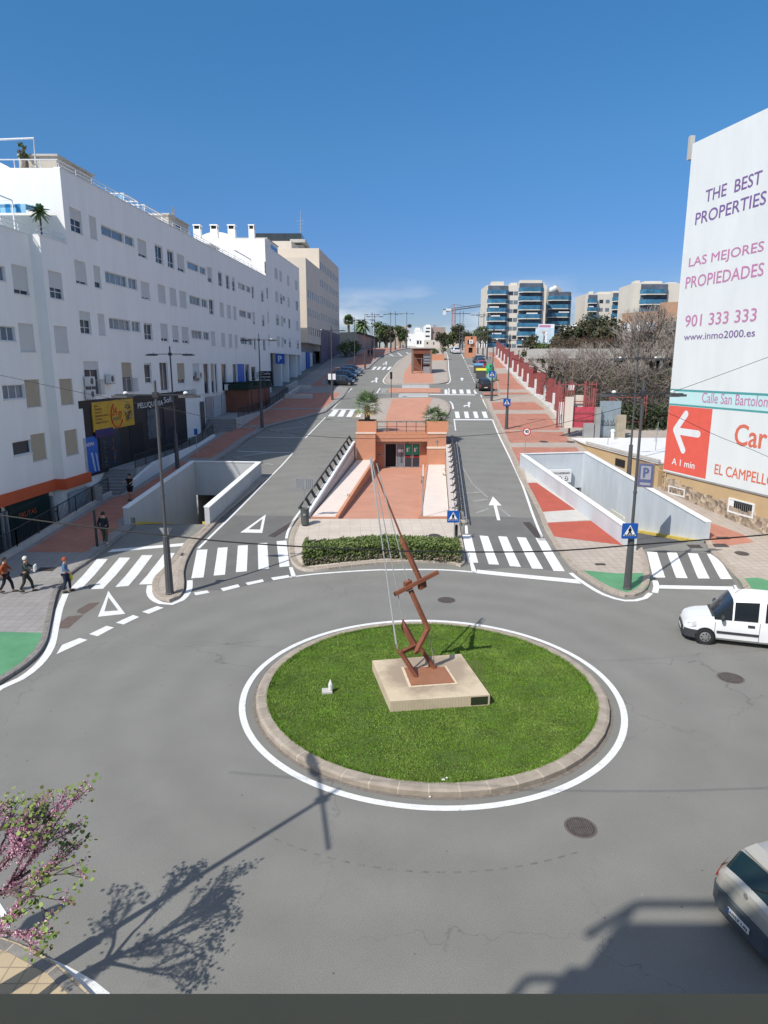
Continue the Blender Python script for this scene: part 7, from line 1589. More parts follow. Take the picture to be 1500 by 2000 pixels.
g = MB(); pts = [PYs(773, 1258, 19.4), PYs(774, 1268, 19.37), PYs(778, 1273, 19.35), PYs(783, 1274, 19.35)]; g.tube(pts, .03, 6); g.build('hook', M_RUST, SC)
# small stone and marker on the lawn
p = PZ(642, 1352, .13); T = thing('lawn_floodlight', 'small white upright floodlight on a little concrete slab in the lawn', 'floodlight', p)
g = MB(); g.box((p.x - .05, p.y, .17), (.32, .3, .06), .1); g.build('slab', M_CONC, T); g = MB(); g.lathe([(.05, .19), (.07, .24), (.07, .40), (.03, .50), (.01, .56)], (p.x + .06, p.y, 0), 8); g.build('lamp_body', M_FRAME, T)
p = PZ(866, 1522, .15)
for k, (px, py, s_) in enumerate(((866, 1523, .05), (873, 1519, .03), (840, 1556, .03))):
    p = PZ(px, py, .17 if k < 2 else .03); g = MB(); g.ball(tuple(p), s_, 8, 0, (1, .8, .6)); tag(g.build('white_stone', M_FRAME), ['larger white stone at the near edge of the lawn', 'tiny white stone beside the larger one at the lawn edge', 'tiny white stone in the gutter below the island kerb'][k], 'stone')
# ================================================================ OVERHEAD CABLES
def cable(label, pts, Y, r):
    P = [PY(x, y, Y) for x, y in pts]; c = []
    for i in range(len(P) - 1):
        for t in np.linspace(0, 1, 6)[:-1]:
            a, b, cc, d_ = P[max(i - 1, 0)], P[i], P[i + 1], P[min(i + 2, len(P) - 1)]
            c.append(.5 * ((2 * b) + (cc - a) * t + (2 * a - 5 * b + 4 * cc - d_) * t * t + (3 * b - a - 3 * cc + d_) * t ** 3))
    c.append(P[-1]); g = MB(); g.tube(c, r, 5); o = g.build('overhead_cable', M_BLACK); tag(o, label, 'cable', 'overhead cables')
cable('thick black overhead cable sagging across the crossings and the hedge', [(-500, 925), (-150, 984), (0, 1006), (133, 1024), (312, 1044), (483, 1061), (750, 1075), (960, 1078), (1100, 1075), (1255, 1063), (1500, 1044), (1700, 1020), (2000, 975)], 9.4, .011)
cable('thin overhead wire crossing in front of the car park entrance', [(-400, 640), (-100, 710), (150, 765), (350, 803), (560, 846), (760, 857), (960, 848), (1090, 828), (1300, 770), (1600, 660)], 16, .006)
cable('thin wire hanging across the mural wall down to the right', [(1000, 700), (1150, 752), (1303, 806), (1400, 851), (1500, 892), (1700, 990)], 18, .006)
# ================================================================ OWN BUILDING AND LEDGE
T = thing('window_ledge', 'dark olive blurred window ledge along the bottom edge', 'ledge', (0, .4, 9.2)); g = MB(); yy = .62
zl = 10 - yy * math.tan(PITCH + math.atan((1941 - 1000) / FP)); g.bx(-3, -.55, zl - .22, 3, yy, zl); g.build('ledge', mat('olive_ledge', (.33, .265, .15), .7, .12, 1.2), T)
T = thing('home_building', 'building behind the camera whose roof terrace shades the road at lower right', 'building', (0, -6, 0))
g = MB(); g.bx(-9, -14, 0, 24, -.56, 14.0); g.build('wall', M_CREAM, T)
g = MB(); g.prism([(-6.2, -.57), (-6.2, -10), (24, -10), (24, -.57)], 14.0, 15.2); g.prism([(-5.9, -.57), (-5.9, -10), (24, -10), (24, -.57)], 15.2, 16.6); g.build('penthouse', M_CREAM, T)
g = MB(); g.beam((-5.8, -.6, 17.3), (24, -.6, 17.3), .12)
for x in np.arange(-5.8, 24, 1.9): g.beam((x, -.6, 16.6), (x, -.6, 17.3), .08)
g.beam((-5.8, -.6, 17.3), (-6.3, -.6, 16.2), .12); g.beam((-6.75, -.6, 14.9), (-6.2, -.6, 14.9), .10); g.beam((-6.75, -.6, 14), (-6.75, -.6, 14.9), .1); g.build('roof_railing', M_LAMP, T)
# ================================================================ VEHICLES
M_TYRE = mat('tyre_rubber', (.025, .025, .026), .85, .1, 6); M_RIM = mat('wheel_rim', (.40, .41, .42), .35, .05, 3, metal=.7); M_TRIM = mat('dark_trim', (.045, .048, .052), .6, .08, 4)
M_HL = mat('headlight_glass', (.55, .57, .58), .12, .1, 20, spec=.8); M_TL = mat('tail_light', (.42, .015, .02), .2, 0, spec=.6); M_PLATE = mat('number_plate', (.70, .70, .68), .5, 0); M_CARG = mat('car_glass', (.018, .023, .028), .06, 0, spec=.8); M_TAN = mat('car_green_glass', (.008, .018, .015), .06, .3, 2, spec=.8)
def paint(name, c, metal=0): return mat(name, c, .32, .03, 2, coat=.6, metal=metal, spec=.5)
def car(name, label, cat, pos, head, st, pm, wheels=((1.3, .30), (-1.25, .30)), W=.85, group=None, glass=None, plate=None, spokes=True, trim=False, tail=None):
    """st: stations (x, halfwidth, zbottom, zbelt, ztop, halfwidth_top, flag) from rear to front; flag of the interval after it: b body, g side glass, w windscreen, r rear glass, p pillar"""
    T = thing(name, label, cat, (0, 0, 0), group); glass = glass or M_CARG
    def ring(s):
        x, w, zb, zl, zt_, wt, _ = s
        zm = zb + (zl - zb) * .45
        return [(x, 0, zb), (x, w * .86, zb), (x, w * .985, zb + .10), (x, w * 1.0, zm), (x, w * .985, zl - .06), (x, w * .955, zl), (x, wt + (w * .94 - wt) * .10 + .0, zl + (zt_ - zl) * .88), (x, wt * .93, zt_ - .012 * (1 if zt_ > zl + .1 else .3)), (x, wt * .5, zt_ + .012), (x, 0, zt_ + .02)]
    Rg = [ring(s) for s in st]; body = MB(); gl = {'side': MB(), 'side2': MB(), 'front': MB(), 'rear': MB()}
    n = len(Rg[0])
    for i in range(len(st) - 1):
        fl_ = st[i][6]
        for j in range(n - 1):
            for sgn in (1, -1):
                q = [Rg[i][j], Rg[i + 1][j], Rg[i + 1][j + 1], Rg[i][j + 1]]; q = [(a, b * sgn, c) for a, b, c in q]
                if sgn > 0: q = q[::-1]
                tgt = body
                if fl_ == 'g' and j == 5: tgt = gl['side' if sgn > 0 else 'side2']
                if fl_ == 'w' and j in (6, 7, 8): tgt = gl['front']
                if fl_ == 'r' and j in (6, 7, 8): tgt = gl['rear']
                if fl_ in 'wr' and j == 5: tgt = gl['side' if sgn > 0 else 'side2'] if fl_ == 'w' else body
                tgt.quad(*q)
    for k, sgn in ((0, 1), (-1, -1)):
        Lp = [(a, b, c) for a, b, c in Rg[k]] + [(a, -b, c) for a, b, c in Rg[k][-2:0:-1]]
        body.add(Lp, [tuple(range(len(Lp)))[::sgn]])
    body.build('body', pm, T, smooth=38)
    for k, v in gl.items():
        if v.f: v.build({'side': 'side_window', 'side2': 'side_window', 'front': 'windscreen', 'rear': 'rear_window'}[k], glass, T, smooth=38)
    for (wx, r) in wheels:
        for s in (1, -1):
            y = s * (W - .09); hub = MB(); hub.lathe([(r * 1.16, -.01), (r * 1.16, .012)], (wx, s * (W + .0), r * 1.02), 26, 0, 'y'); arch = hub.build('wheel_arch', M_BLACK, T)
            g = MB(); g.lathe([(r * .60, -.10), (r * .93, -.115), (r, -.08), (r, .08), (r * .93, .115), (r * .60, .10)], (wx, y + s * .02, r), 26, 0, 'y'); wh = g.build('wheel', M_TYRE, T, smooth=35)
            g = MB(); g.lathe([(r * .66, -.05), (r * .66, .02), (r * .60, .03), (r * .2, .045), (r * .05, .05)] if s > 0 else [(r * .05, -.05), (r * .2, -.045), (r * .60, -.03), (r * .66, -.02), (r * .66, .05)], (wx, y + s * .095, r), 22, 0, 'y'); g.build('rim', M_RIM, wh, smooth=35)
            g = MB()
            for q in range(7): a = 6.283 * q / 7; c = Vector((wx + r * .42 * math.cos(a), y + s * .137, r + r * .42 * math.sin(a))); g.obox(c, (r * .10 * math.cos(a), 0, r * .10 * math.sin(a)), (r * .055 * -math.sin(a), 0, r * .055 * math.cos(a)), (0, .004, 0))
            g.build('rim_openings', M_BLACK, wh)
    T.location = pos; T.rotation_euler = (0, 0, head)
    return T
def cpart(T, name, m, fn, parent=None, smooth=None):
    g = MB(); fn(g); p = parent or T; o = g.build(name, m, None, smooth); o.parent = p; return o
def mirrored(fn): 
    def f(g): fn(g, 1); fn(g, -1)
    return f
# white van
vst = [(-2.0, .74, .35, .95, 1.35, .60, 'b'), (-1.99, .80, .30, .98, 1.72, .66, 'b'), (-1.9, .835, .26, 1.02, 1.80, .70, 'b'), (-1.55, .84, .22, 1.03, 1.82, .71, 'g'), (-.62, .84, .20, 1.03, 1.83, .72, 'b'), (-.50, .84, .20, 1.03, 1.83, .72, 'b'), (-.40, .84, .20, 1.02, 1.83, .72, 'g'), (.38, .84, .20, 1.0, 1.77, .69, 'p'), (.44, .84, .20, 1.0, 1.74, .68, 'w'), (1.02, .84, .20, .98, 1.04, .66, 'b'),
       (1.12, .835, .21, .95, 1.00, .64, 'b'), (1.5, .82, .22, .90, .95, .60, 'b'), (1.78, .77, .24, .80, .86, .52, 'b'), (1.93, .68, .28, .68, .72, .44, 'b'), (2.0, .58, .34, .56, .58, .36, 'b')]
van = car('white_van', 'white delivery van with dark side windows entering the roundabout at right', 'van', (13.28, 23.35, 0), R(162.5), vst, paint('van_white', (.78, .79, .79)), W=.845, wheels=((1.28, .30), (-1.3, .30)))
cpart(van, 'bumper', M_TRIM, lambda g: [g.prism([(1.55, .865), (1.80, .80), (1.96, .68), (2.05, .4), (2.05, -.4), (1.96, -.68), (1.80, -.80), (1.55, -.865), (1.7, 0)], .22, .52)])
cpart(van, 'headlight', M_HL, lambda g: g.add([(1.62, .80, .86), (1.86, .715, .76), (1.955, .60, .66), (1.93, .64, .58), (1.80, .775, .60), (1.62, .835, .68)], [(0, 1, 2, 3, 4, 5)]))
cpart(van, 'headlight', M_HL, lambda g: g.add([(1.62, -.80, .86), (1.86, -.715, .76), (1.955, -.60, .66), (1.93, -.64, .58), (1.80, -.775, .60), (1.62, -.835, .68)], [(5, 4, 3, 2, 1, 0)]))
van.children[0].data.update()
for s in (1, -1):
    m_ = cpart(van, 'mirror', M_TRIM, lambda g, s=s: (g.ball((.78, s * .98, 1.12), .12, 10, 0, (.6, .9, 1)), g.beam((.72, s * .84, 1.02), (.78, s * .95, 1.1), .06)))
    cpart(van, 'side_rub_strip', M_TRIM, lambda g, s=s: g.bx(-.45, s * .835, .50, .92, s * .868, .58))
    cpart(van, 'door_handle', M_TRIM, lambda g, s=s: g.bx(-.30, s * .825, .82, -.08, s * .862, .90))
    cpart(van, 'door_gap', M_TRIM, lambda g, s=s: [g.bx(-.47, s * .838, .3, -.458, s * .846, 1.0), g.bx(.98, s * .835, .34, .992, s * .8445, .9), g.bx(-.47, s * .838, .29, .98, s * .8455, .302)])
    cpart(van, 'window_surround', M_TRIM, lambda g, s=s: [g.bx(-1.52, s * .802, 1.03, -.64, s * .808, 1.065), g.bx(-.38, s * .80, 1.02, .40, s * .806, 1.045)])
cpart(van, 'wiper', M_BLACK, lambda g: [g.beam((1.0, .45, 1.075), (.80, -.1, 1.30), .02), g.beam((1.0, -.1, 1.075), (.80, -.6, 1.28), .02)])
cpart(van, 'cowl', M_TRIM, lambda g: g.bx(.96, -.62, 1.03, 1.08, .62, 1.07))
cpart(van, 'number_plate', M_PLATE, lambda g: g.bx(2.052, -.26, .34, 2.06, .26, .45))
cpart(van, 'roof_antenna', M_BLACK, lambda g: g.tube([(.30, .0, 1.82), (-.1, .0, 2.15)], .008, 5))
# silver hatchback, bottom right
hst = [(-2.08, .60, .50, .80, .86, .50, 'b'), (-2.06, .72, .34, .86, .98, .56, 'b'), (-1.98, .80, .27, .92, 1.04, .60, 'r'), (-1.70, .85, .23, .94, 1.33, .62, 'b'), (-1.5, .865, .21, .95, 1.41, .62, 'b'), (-1.0, .875, .20, .95, 1.46, .62, 'g'), (-.1, .88, .20, .93, 1.48, .62, 'p'), (-.02, .88, .20, .93, 1.48, .62, 'g'), (.6, .88, .20, .92, 1.38, .60, 'w'), (1.1, .87, .20, .92, .98, .62, 'b'), (1.6, .84, .22, .84, .90, .58, 'b'), (1.95, .72, .26, .70, .76, .46, 'b'), (2.08, .55, .34, .55, .58, .36, 'b')]
hb = car('silver_car', 'silver grey hatchback cut by the lower right edge, seen from behind', 'car', (8.36, 10.42, 0), R(13), hst, paint('silver_paint', (.50, .48, .42), .35), W=.875, glass=M_TAN)
for s in (1, -1):
    tl = cpart(hb, 'tail_light', M_TL, lambda g, s=s: g.add([(-2.0, s * .70, 1.00), (-1.72, s * .835, 1.01), (-1.78, s * .868, .84), (-2.06, s * .765, .72), (-2.09, s * .68, .80)], [(0, 1, 2, 3, 4) if s < 0 else (4, 3, 2, 1, 0)])); cpart(hb, 'reversing_lens', M_HL, lambda g, s=s: g.add([(-2.075, s * .755, .80), (-2.02, s * .80, .84), (-2.03, s * .81, .76), (-2.085, s * .765, .73)], [(0, 1, 2, 3) if s < 0 else (3, 2, 1, 0)]), tl)
cpart(hb, 'rear_bumper', mat('bumper_dark', (.07, .085, .095), .5, .1, 2), lambda g: g.prism([(-1.75, .895), (-2.02, .80), (-2.14, .55), (-2.16, 0), (-2.14, -.55), (-2.02, -.80), (-1.75, -.895), (-1.9, 0)], .26, .62))
cpart(hb, 'badge', M_RIM, lambda g: g.lathe([(.055, -.01), (.055, .01)], (-2.07, 0, .93), 14, 0, 'x'))
pl_ = cpart(hb, 'number_plate', M_PLATE, lambda g: g.bx(-2.178, -.26, .40, -2.162, .26, .51)); cpart(hb, 'blue_band', M_BLUE, lambda g: g.bx(-2.181, .215, .40, -2.179, .26, .51), pl_)
t_ = text(None, '6053 LBJ', (-2.182, .20, .425), (0, -1, 0), UP, .42, .06, M_BLACK, 'plate_lettering', bold=.02, depth=.001); t_.parent = pl_
cpart(hb, 'spoiler', MATS['silver_paint'], lambda g: g.prism([(-1.40, .58), (-1.72, .52), (-1.74, -.52), (-1.40, -.58)], 1.40, 1.43))
cpart(hb, 'wiper', M_BLACK, lambda g: g.beam((-1.98, 0, 1.06), (-1.80, -.42, 1.24), .018))
# smaller cars
sst = [(-2.0, .62, .45, .8, .85, .5, 'b'), (-1.95, .78, .28, .88, 1.0, .58, 'r'), (-1.55, .84, .22, .92, 1.40, .60, 'b'), (-1.2, .86, .2, .93, 1.47, .62, 'g'), (-.05, .86, .2, .92, 1.49, .62, 'p'), (.05, .86, .2, .92, 1.49, .62, 'g'), (.65, .86, .2, .92, 1.38, .6, 'w'), (1.2, .85, .2, .9, .97, .6, 'b'), (1.7, .8, .22, .8, .86, .5, 'b'), (2.02, .62, .3, .6, .64, .4, 'b')]
def parked(label, pos_px, head, col, nm, dz=0, scale=1.0, tails=True, tall=0):
    st_ = [(a, w, b, c + tall * .3, d + (tall if d > 1.1 else tall * .3), e, f) for a, w, b, c, d, e, f in sst]
    x, y = pos_px if not isinstance(pos_px, Vector) else (pos_px.x, pos_px.y)
    T = car('parked_car', label, 'car', (x, y, zt(y) + dz), R(head), st_, paint(nm, col), W=.865, group='cars along the avenue')
    sl = math.atan(.1)
    for s in (1, -1):
        cpart(T, 'tail_light', M_TL, lambda g, s=s: g.bx(-2.01, s * .62, .72, -1.93, s * .80, .92)); cpart(T, 'headlight', M_HL, lambda g, s=s: g.bx(1.72, s * .52, .62, 1.95, s * .74, .76)); cpart(T, 'mirror', M_BLACK, lambda g, s=s: g.ball((.85, s * .95, 1.02), .1, 8))
    cpart(T, 'number_plate', M_PLATE, lambda g: g.bx(-2.03, -.25, .5, -2.0, .25, .62))
    # tilt with the slope of the street
    h = R(head); fwd = Vector((math.cos(h), math.sin(h))); slope = (zt(y + .5) - zt(y - .5)); T.rotation_mode = 'QUATERNION'
    up = Vector((0, -slope, 1)).normalized(); f3 = Vector((fwd.x, fwd.y, fwd.y * slope)).normalized(); l3 = up.cross(f3).normalized(); T.rotation_quaternion = Matrix((f3, l3, up)).transposed().to_quaternion()
    return T
P_ = lambda px, py: Vector(G(px, py))
c1 = parked('black hatchback parked nose to the road, nearest of the row on the left', P_(667, 752), -4, (.02, .022, .028), 'car_black'); c2 = parked('dark blue car second in the parked row on the left', P_(672, 741), -4, (.03, .06, .11), 'car_navy'); c3 = parked('blue grey car third in the parked row on the left', P_(681, 734), -4, (.10, .15, .22), 'car_blue_grey'); c4 = parked('dark grey car farthest in the parked row on the left', P_(687, 729), -4, (.12, .13, .15), 'car_grey')
for k, c in enumerate((c1, c2, c3, c4)): c['group'] = 'cars parked in the left bay'
parked('white car driving up the far right lane', P_(889, 690), 97, (.75, .76, .77), 'car_white', 0)
parked('tall black car parked at the right kerb beside the far crossing', P_(944, 761), 92, (.02, .018, .02), 'car_black2', 0, tall=.18)
parked('dark blue car parked farthest along the right kerb', P_(933, 709), 88, (.02, .03, .055), 'car_dark_blue'); parked('dark car parked between the blue and the red car on the right', P_(938, 713), 88, (.04, .05, .08), 'car_slate'); parked('red car parked behind the recycling containers', P_(940, 719), 88, (.36, .03, .04), 'car_red')
# recycling containers
def container(label, px, py, m, kind, w=1.5):
    p = GZ(px, py); T = thing('recycling_container', label, 'container', p, 'recycling containers at the right kerb'); g = MB()
    if kind == 'igloo': g.lathe([(.75, .05), (.82, .2), (.82, .7), (.74, 1.1), (.55, 1.45), (.3, 1.62), (.05, 1.66)], tuple(p), 18); g.build('body', m, T, smooth=40); g = MB(); g.lathe([(.16, -.03), (.16, .03)], (p.x, p.y - .72, p.z + 1.2), 12, 0, 'y'); g.build('opening', M_BLACK, T)
    else:
        g.prism([(p.x - w / 2, p.y - .6), (p.x + w / 2, p.y - .6), (p.x + w / 2, p.y + .6), (p.x - w / 2, p.y + .6)], p.z + .05, p.z + 1.25); g.build('body', m if kind == 2 else M_LAMP, T); g = MB(); vs = []
        for x in (-w / 2 - .05, w / 2 + .05):
            vs += [(p.x + x, p.y - .66, p.z + 1.26), (p.x + x, p.y - .4, p.z + 1.62), (p.x + x, p.y + .4, p.z + 1.66), (p.x + x, p.y + .66, p.z + 1.26)]
        g.add(vs, [(0, 1, 2, 3), (7, 6, 5, 4), (0, 4, 5, 1), (1, 5, 6, 2), (2, 6, 7, 3), (3, 7, 4, 0)]); g.build('lid', m, T)
container('blue recycling container behind the yellow one', 934, 728, mat('container_blue', (.10, .28, .50), .5, .1), 1); container('yellow lidded recycling container beside the black car', 939, 739, mat('container_yellow', (.62, .56, .06), .5, .1), 1, 1.5); container('green recycling igloo on the right kerb', 956, 729, mat('container_green', (.02, .30, .14), .5, .1), 'igloo', 1); container('pale green recycling igloo nearest on the right kerb', 961, 745, mat('container_pale', (.25, .42, .36), .5, .1), 'igloo')
# ================================================================ PEOPLE
def skin(name, edges, V, rad, m, parent, sub=2, root=0):
    me = bpy.data.meshes.new('tmp'); me.from_pydata([tuple(v) for v in V], edges, []); ob = bpy.data.objects.new('tmp', me); sc.collection.objects.link(ob)
    md = ob.modifiers.new('s', 'SKIN'); md.use_smooth_shade = True; sv = me.skin_vertices[0].data
    for i, r in enumerate(rad): sv[i].radius = r if isinstance(r, tuple) else (r, r); sv[i].use_root = (i == root)
    ob.modifiers.new('u', 'SUBSURF').levels = sub; bpy.context.view_layer.update()
    m2 = bpy.data.meshes.new_from_object(ob.evaluated_get(bpy.context.evaluated_depsgraph_get())); bpy.data.objects.remove(ob); bpy.data.meshes.remove(me)
    m2.materials.clear(); m2.materials.append(m); m2.name = name; o = bpy.data.objects.new(name, m2); sc.collection.objects.link(o); o.parent = parent
    for p in m2.polygons: p.use_smooth = True
    return o
M_SKIN = mat('skin', (.48, .27, .18), .6, .06, 10)
def person(label, pos, face, H=1.65, top=(.3, .1, .05), bottom=(.03, .03, .04), hair=(.05, .03, .02), stride=.0, armL=(-.05, .10), armR=(.05, .10), lean=0, shorts=False, coat=0, elbow=.15, bag=None, hold=None, cap=False, shoes=(.04, .035, .03), sleeves=True, nm=''):
    """faces +Y locally; stride: metres between the feet; arms: forward swing of each hand"""
    T = thing('person', label, 'person', (0, 0, 0)); s = H / 1.7
    h = stride / 2; P = lambda x, y, z: Vector((x * s, y * s, z * s))
    ly = lean
    V = [P(0, 0, .93), P(0, ly * .4, 1.12), P(0, ly * .8, 1.34), P(0, ly, 1.46), P(0, ly + .02, 1.56), P(0, ly + .03, 1.66)]
    Rd = [(.150, .115), (.128, .10), (.150, .105), (.055, .055), (.078, .092), (.062, .075)]; E = [(0, 1), (1, 2), (2, 3), (3, 4), (4, 5)]
    arms = {}
    for sg, (fw, up) in ((-1, armL), (1, armR)):
        i = len(V); sh = P(sg * .175, ly * .8, 1.38); ha = P(sg * .24, ly * .8 + fw, .86 + up); el = (sh + ha) / 2 + P(sg * .05, -elbow * .5, -.03)
        V += [sh, el, ha]; Rd += [.058, .045, .030]; E += [(2, i), (i, i + 1), (i + 1, i + 2)]
        d_ = (ha - el).normalized(); pm = ha + d_ * .06 * s; V += [pm]; Rd += [(.034, .018)]; E += [(i + 2, i + 3)]; pi = i + 3
        side = Vector((0, 1, 0)) if abs(d_.y) < .7 else Vector((0, 0, 1))
        for q in range(4):
            j = len(V); b_ = pm + side * (.026 - .0175 * q) * s; ln_ = (.062, .072, .066, .05)[q] * s
            V += [b_ + d_ * .03 * s, b_ + d_ * (.03 * s + ln_ * .5) + Vector((-sg * .008, 0, 0)), b_ + d_ * (.03 * s + ln_) + Vector((-sg * .022, 0, 0))]; Rd += [.0095, .009, .008]; E += [(pi, j), (j, j + 1), (j + 1, j + 2)]
        j = len(V); V += [pm + side * .04 * s - d_ * .01, pm + side * .055 * s + d_ * .035 * s]; Rd += [.011, .009]; E += [(i + 2, j), (j, j + 1)]
        arms[sg] = (sh, el, ha)
    legs = {}
    for sg, f in ((-1, h), (1, -h)):
        i = len(V); hip = P(sg * .095, 0, .88); an = P(sg * .10, f, .09 + (.05 if f < 0 and stride > .3 else 0)); kn = (hip + an) / 2 + P(0, .05 + abs(h) * .12, .0)
        toe = an + P(sg * .02, .15, -.05)
        V += [hip, kn, an, toe]; Rd += [.092, .058, .040, .035]; E += [(0, i), (i, i + 1), (i + 1, i + 2), (i + 2, i + 3)]; legs[sg] = (hip, kn, an, toe)
    Rd = [tuple(q * s for q in r) if isinstance(r, tuple) else r * s for r in Rd]
    bd = skin('body', E, V, Rd, M_SKIN, T, 2)
    hc = V[5]
    # face
    g = MB(); c = V[4] + Vector((0, 0, .03 * s))
    for sg in (-1, 1): g.ball((c.x + sg * .032 * s, c.y + .092 * s, c.z + .025 * s), .011 * s, 6)
    g.build('eyes', M_BLACK, T); g = MB(); g.ball((c.x, c.y + .105 * s, c.z - .005 * s), .016 * s, 6, 0, (.8, 1, 1.4)); g.build('nose', M_SKIN, T); g = MB(); g.ball((c.x, c.y + .092 * s, c.z - .05 * s), .02 * s, 6, 0, (1.1, .5, .3)); g.build('mouth', mat('lips' + nm, (.35, .12, .10), .6, 0), T)
    g = MB()
    for sg in (-1, 1): g.ball((c.x + sg * .082 * s, c.y, c.z), .024 * s, 6, 0, (.4, .8, 1.2))
    g.build('ears', M_SKIN, T)
    hm = mat('hair' + nm, hair, .8, .2, 20); g = MB(); n = 12; vs = []
    for i in range(7):
        th = math.pi * .62 * i / 6
        for k in range(n):
            a = 6.283 * k / n; fr = max(0, math.sin(a)) ; r = .108 * s * (1 + .06 * math.sin(3 * k + i)); thk = th * (1 - .42 * fr)
            vs.append((c.x + r * .92 * math.sin(thk) * math.cos(a), c.y - .012 * s + r * 1.06 * math.sin(thk) * math.sin(a), c.z + .015 * s + r * 1.12 * math.cos(thk)))
    g.add(vs, [(i * n + k, (i + 1) * n + k, (i + 1) * n + (k + 1) % n, i * n + (k + 1) % n) for i in range(6) for k in range(n)]); g.build('hair', hm, T, smooth=80)
    tm = mat('top' + nm, top, .85, .12, 6, bump=.3, bscale=12); bm_ = mat('trousers' + nm, bottom, .85, .12, 6, bump=.3, bscale=12); smm = mat('shoes' + nm, shoes, .6, 0)
    # jacket / shirt
    VV = [V[0] + P(0, 0, -.13 - coat * 1.2), V[0] + P(0, 0, .03), V[1], V[2], V[2] + P(0, .0, .085)]; RR = [(.175 + coat * .12, .145), (.172, .14), (.152, .128), (.170, .128), (.075, .07)]; EE = [(0, 1), (1, 2), (2, 3), (3, 4)]
    for sg in (-1, 1):
        sh, el, ha = arms[sg]; i = len(VV); end = ha - (ha - el).normalized() * .01 if sleeves else sh.lerp(el, .75); VV += [sh, sh.lerp(el, .5) if not sleeves else el, end]; RR += [.072, .062 if not sleeves else .058, .058 if not sleeves else .042]; EE += [(3, i), (i, i + 1), (i + 1, i + 2)]
    skin('jacket' if sleeves else 'shirt', EE, VV, [tuple(q * s for q in r) if isinstance(r, tuple) else r * s for r in RR], tm, T, 2, root=2)
    VV = [V[0] + P(0, 0, .03)]; RR = [(.160, .125)]; EE = []
    for sg in (-1, 1):
        hip, kn, an, toe = legs[sg]; i = len(VV); VV += [hip, kn if not shorts else hip.lerp(kn, .85)] + ([an + P(0, 0, .03)] if not shorts else []); RR += [.108, .075 if not shorts else .095] + ([.058] if not shorts else []); EE += [(0, i), (i, i + 1)] + ([(i + 1, i + 2)] if not shorts else [])
    skin('shorts' if shorts else 'trousers', EE, VV, [tuple(q * s for q in r) if isinstance(r, tuple) else r * s for r in RR], bm_, T, 2)
    for sg in (-1, 1):
        hip, kn, an, toe = legs[sg]; g = MB(); m_ = (an + toe) / 2; g.ball((m_.x, m_.y, m_.z - .012), .14 * s, 10, 0, (.36, 1.05, .38)); g.build('shoe', smm, T, smooth=60)
    if bag:
        ha = arms[bag[1]][2]; g = MB(); g.ball((ha.x, ha.y, ha.z - .27 * s), .17 * s, 10, 0, (.55, .9, 1.25)); o = g.build('bag', mat('bag' + nm, bag[0], .6, .1, 5), None, smooth=60); g = MB(); g.tube([(ha.x, ha.y - .05, ha.z - .12 * s), (ha.x, ha.y, ha.z - .02), (ha.x, ha.y + .05, ha.z - .12 * s)], .008, 5); hd = g.build('bag_handle', MATS['bag' + nm], o); 
        o.location = pos; o.rotation_euler = (0, 0, face); hd.location = (0, 0, 0)
        tag(o, bag[2], 'bag')
    if hold:
        a_ = arms[1][2]; g = MB(); g.box((a_.x - .12, a_.y + .12, a_.z + .05), (.34, .06, .26)); o = g.build('folder', mat('held' + nm, hold[0], .6, .1, 4)); o.location = pos; o.rotation_euler = (0, 0, face); tag(o, hold[1], 'package')
    T.location = pos; T.rotation_euler = (0, 0, face); return T
# facing angle: 0 faces +Y (away from camera), -90deg faces +X (right), 90 faces left
person('red haired woman in blue jumper with yellow bag, stepping onto the left crossing', GZ(131, 1156, .02), R(-80), 1.62, (.09, .17, .30), (.02, .03, .06), (.36, .075, .03), .26, (.10, .05), (.20, .18), .02, bag=((.70, .62, .05), -1, 'bright yellow plastic bag carried by the woman in blue'), nm='_a')
person('white haired person in dark green jacket holding a white folder, walking right', GZ(53, 1157, PH), R(-76), 1.66, (.04, .055, .05), (.04, .04, .035), (.62, .60, .55), .50, (.28, .28), (.30, .26), .06, hold=((.72, .76, .72), 'white and green folder held by the white haired walker'), nm='_b', coat=.05)
person('person in rust orange jacket and dark trousers walking at the left edge', GZ(14, 1158, PH), R(-80), 1.64, (.34, .085, .03), (.02, .02, .03), (.03, .022, .018), .50, (.20, .20), (-.10, .05), .03, nm='_c', coat=.08)
person('dark dressed person in olive trousers seen from behind on the shaded pavement', GZ(206, 1063, PH), R(-8), 1.80, (.02, .025, .035), (.09, .08, .06), (.03, .025, .02), .12, (-.03, .02), (.02, .02), 0, nm='_d', coat=.06, shoes=(.4, .4, .4))
person('person in black t shirt and black shorts facing the camera by the steps', GZ(256, 978, PH), R(168), 1.78, (.012, .012, .015), (.012, .012, .014), (.03, .02, .015), .10, (.26, .32), (.26, .32), 0, shorts=True, sleeves=False, nm='_e')
person('distant dark dressed walker, left one of two on the far left pavement', GZ(720, 697, PH), R(10), 1.75, (.02, .02, .03), (.03, .03, .04), (.02, .02, .02), .2, nm='_f'); person('distant dark dressed walker, right one of two on the far left pavement', GZ(726, 696, PH), R(10), 1.7, (.03, .03, .05), (.02, .02, .03), (.02, .02, .02), .2, nm='_g')
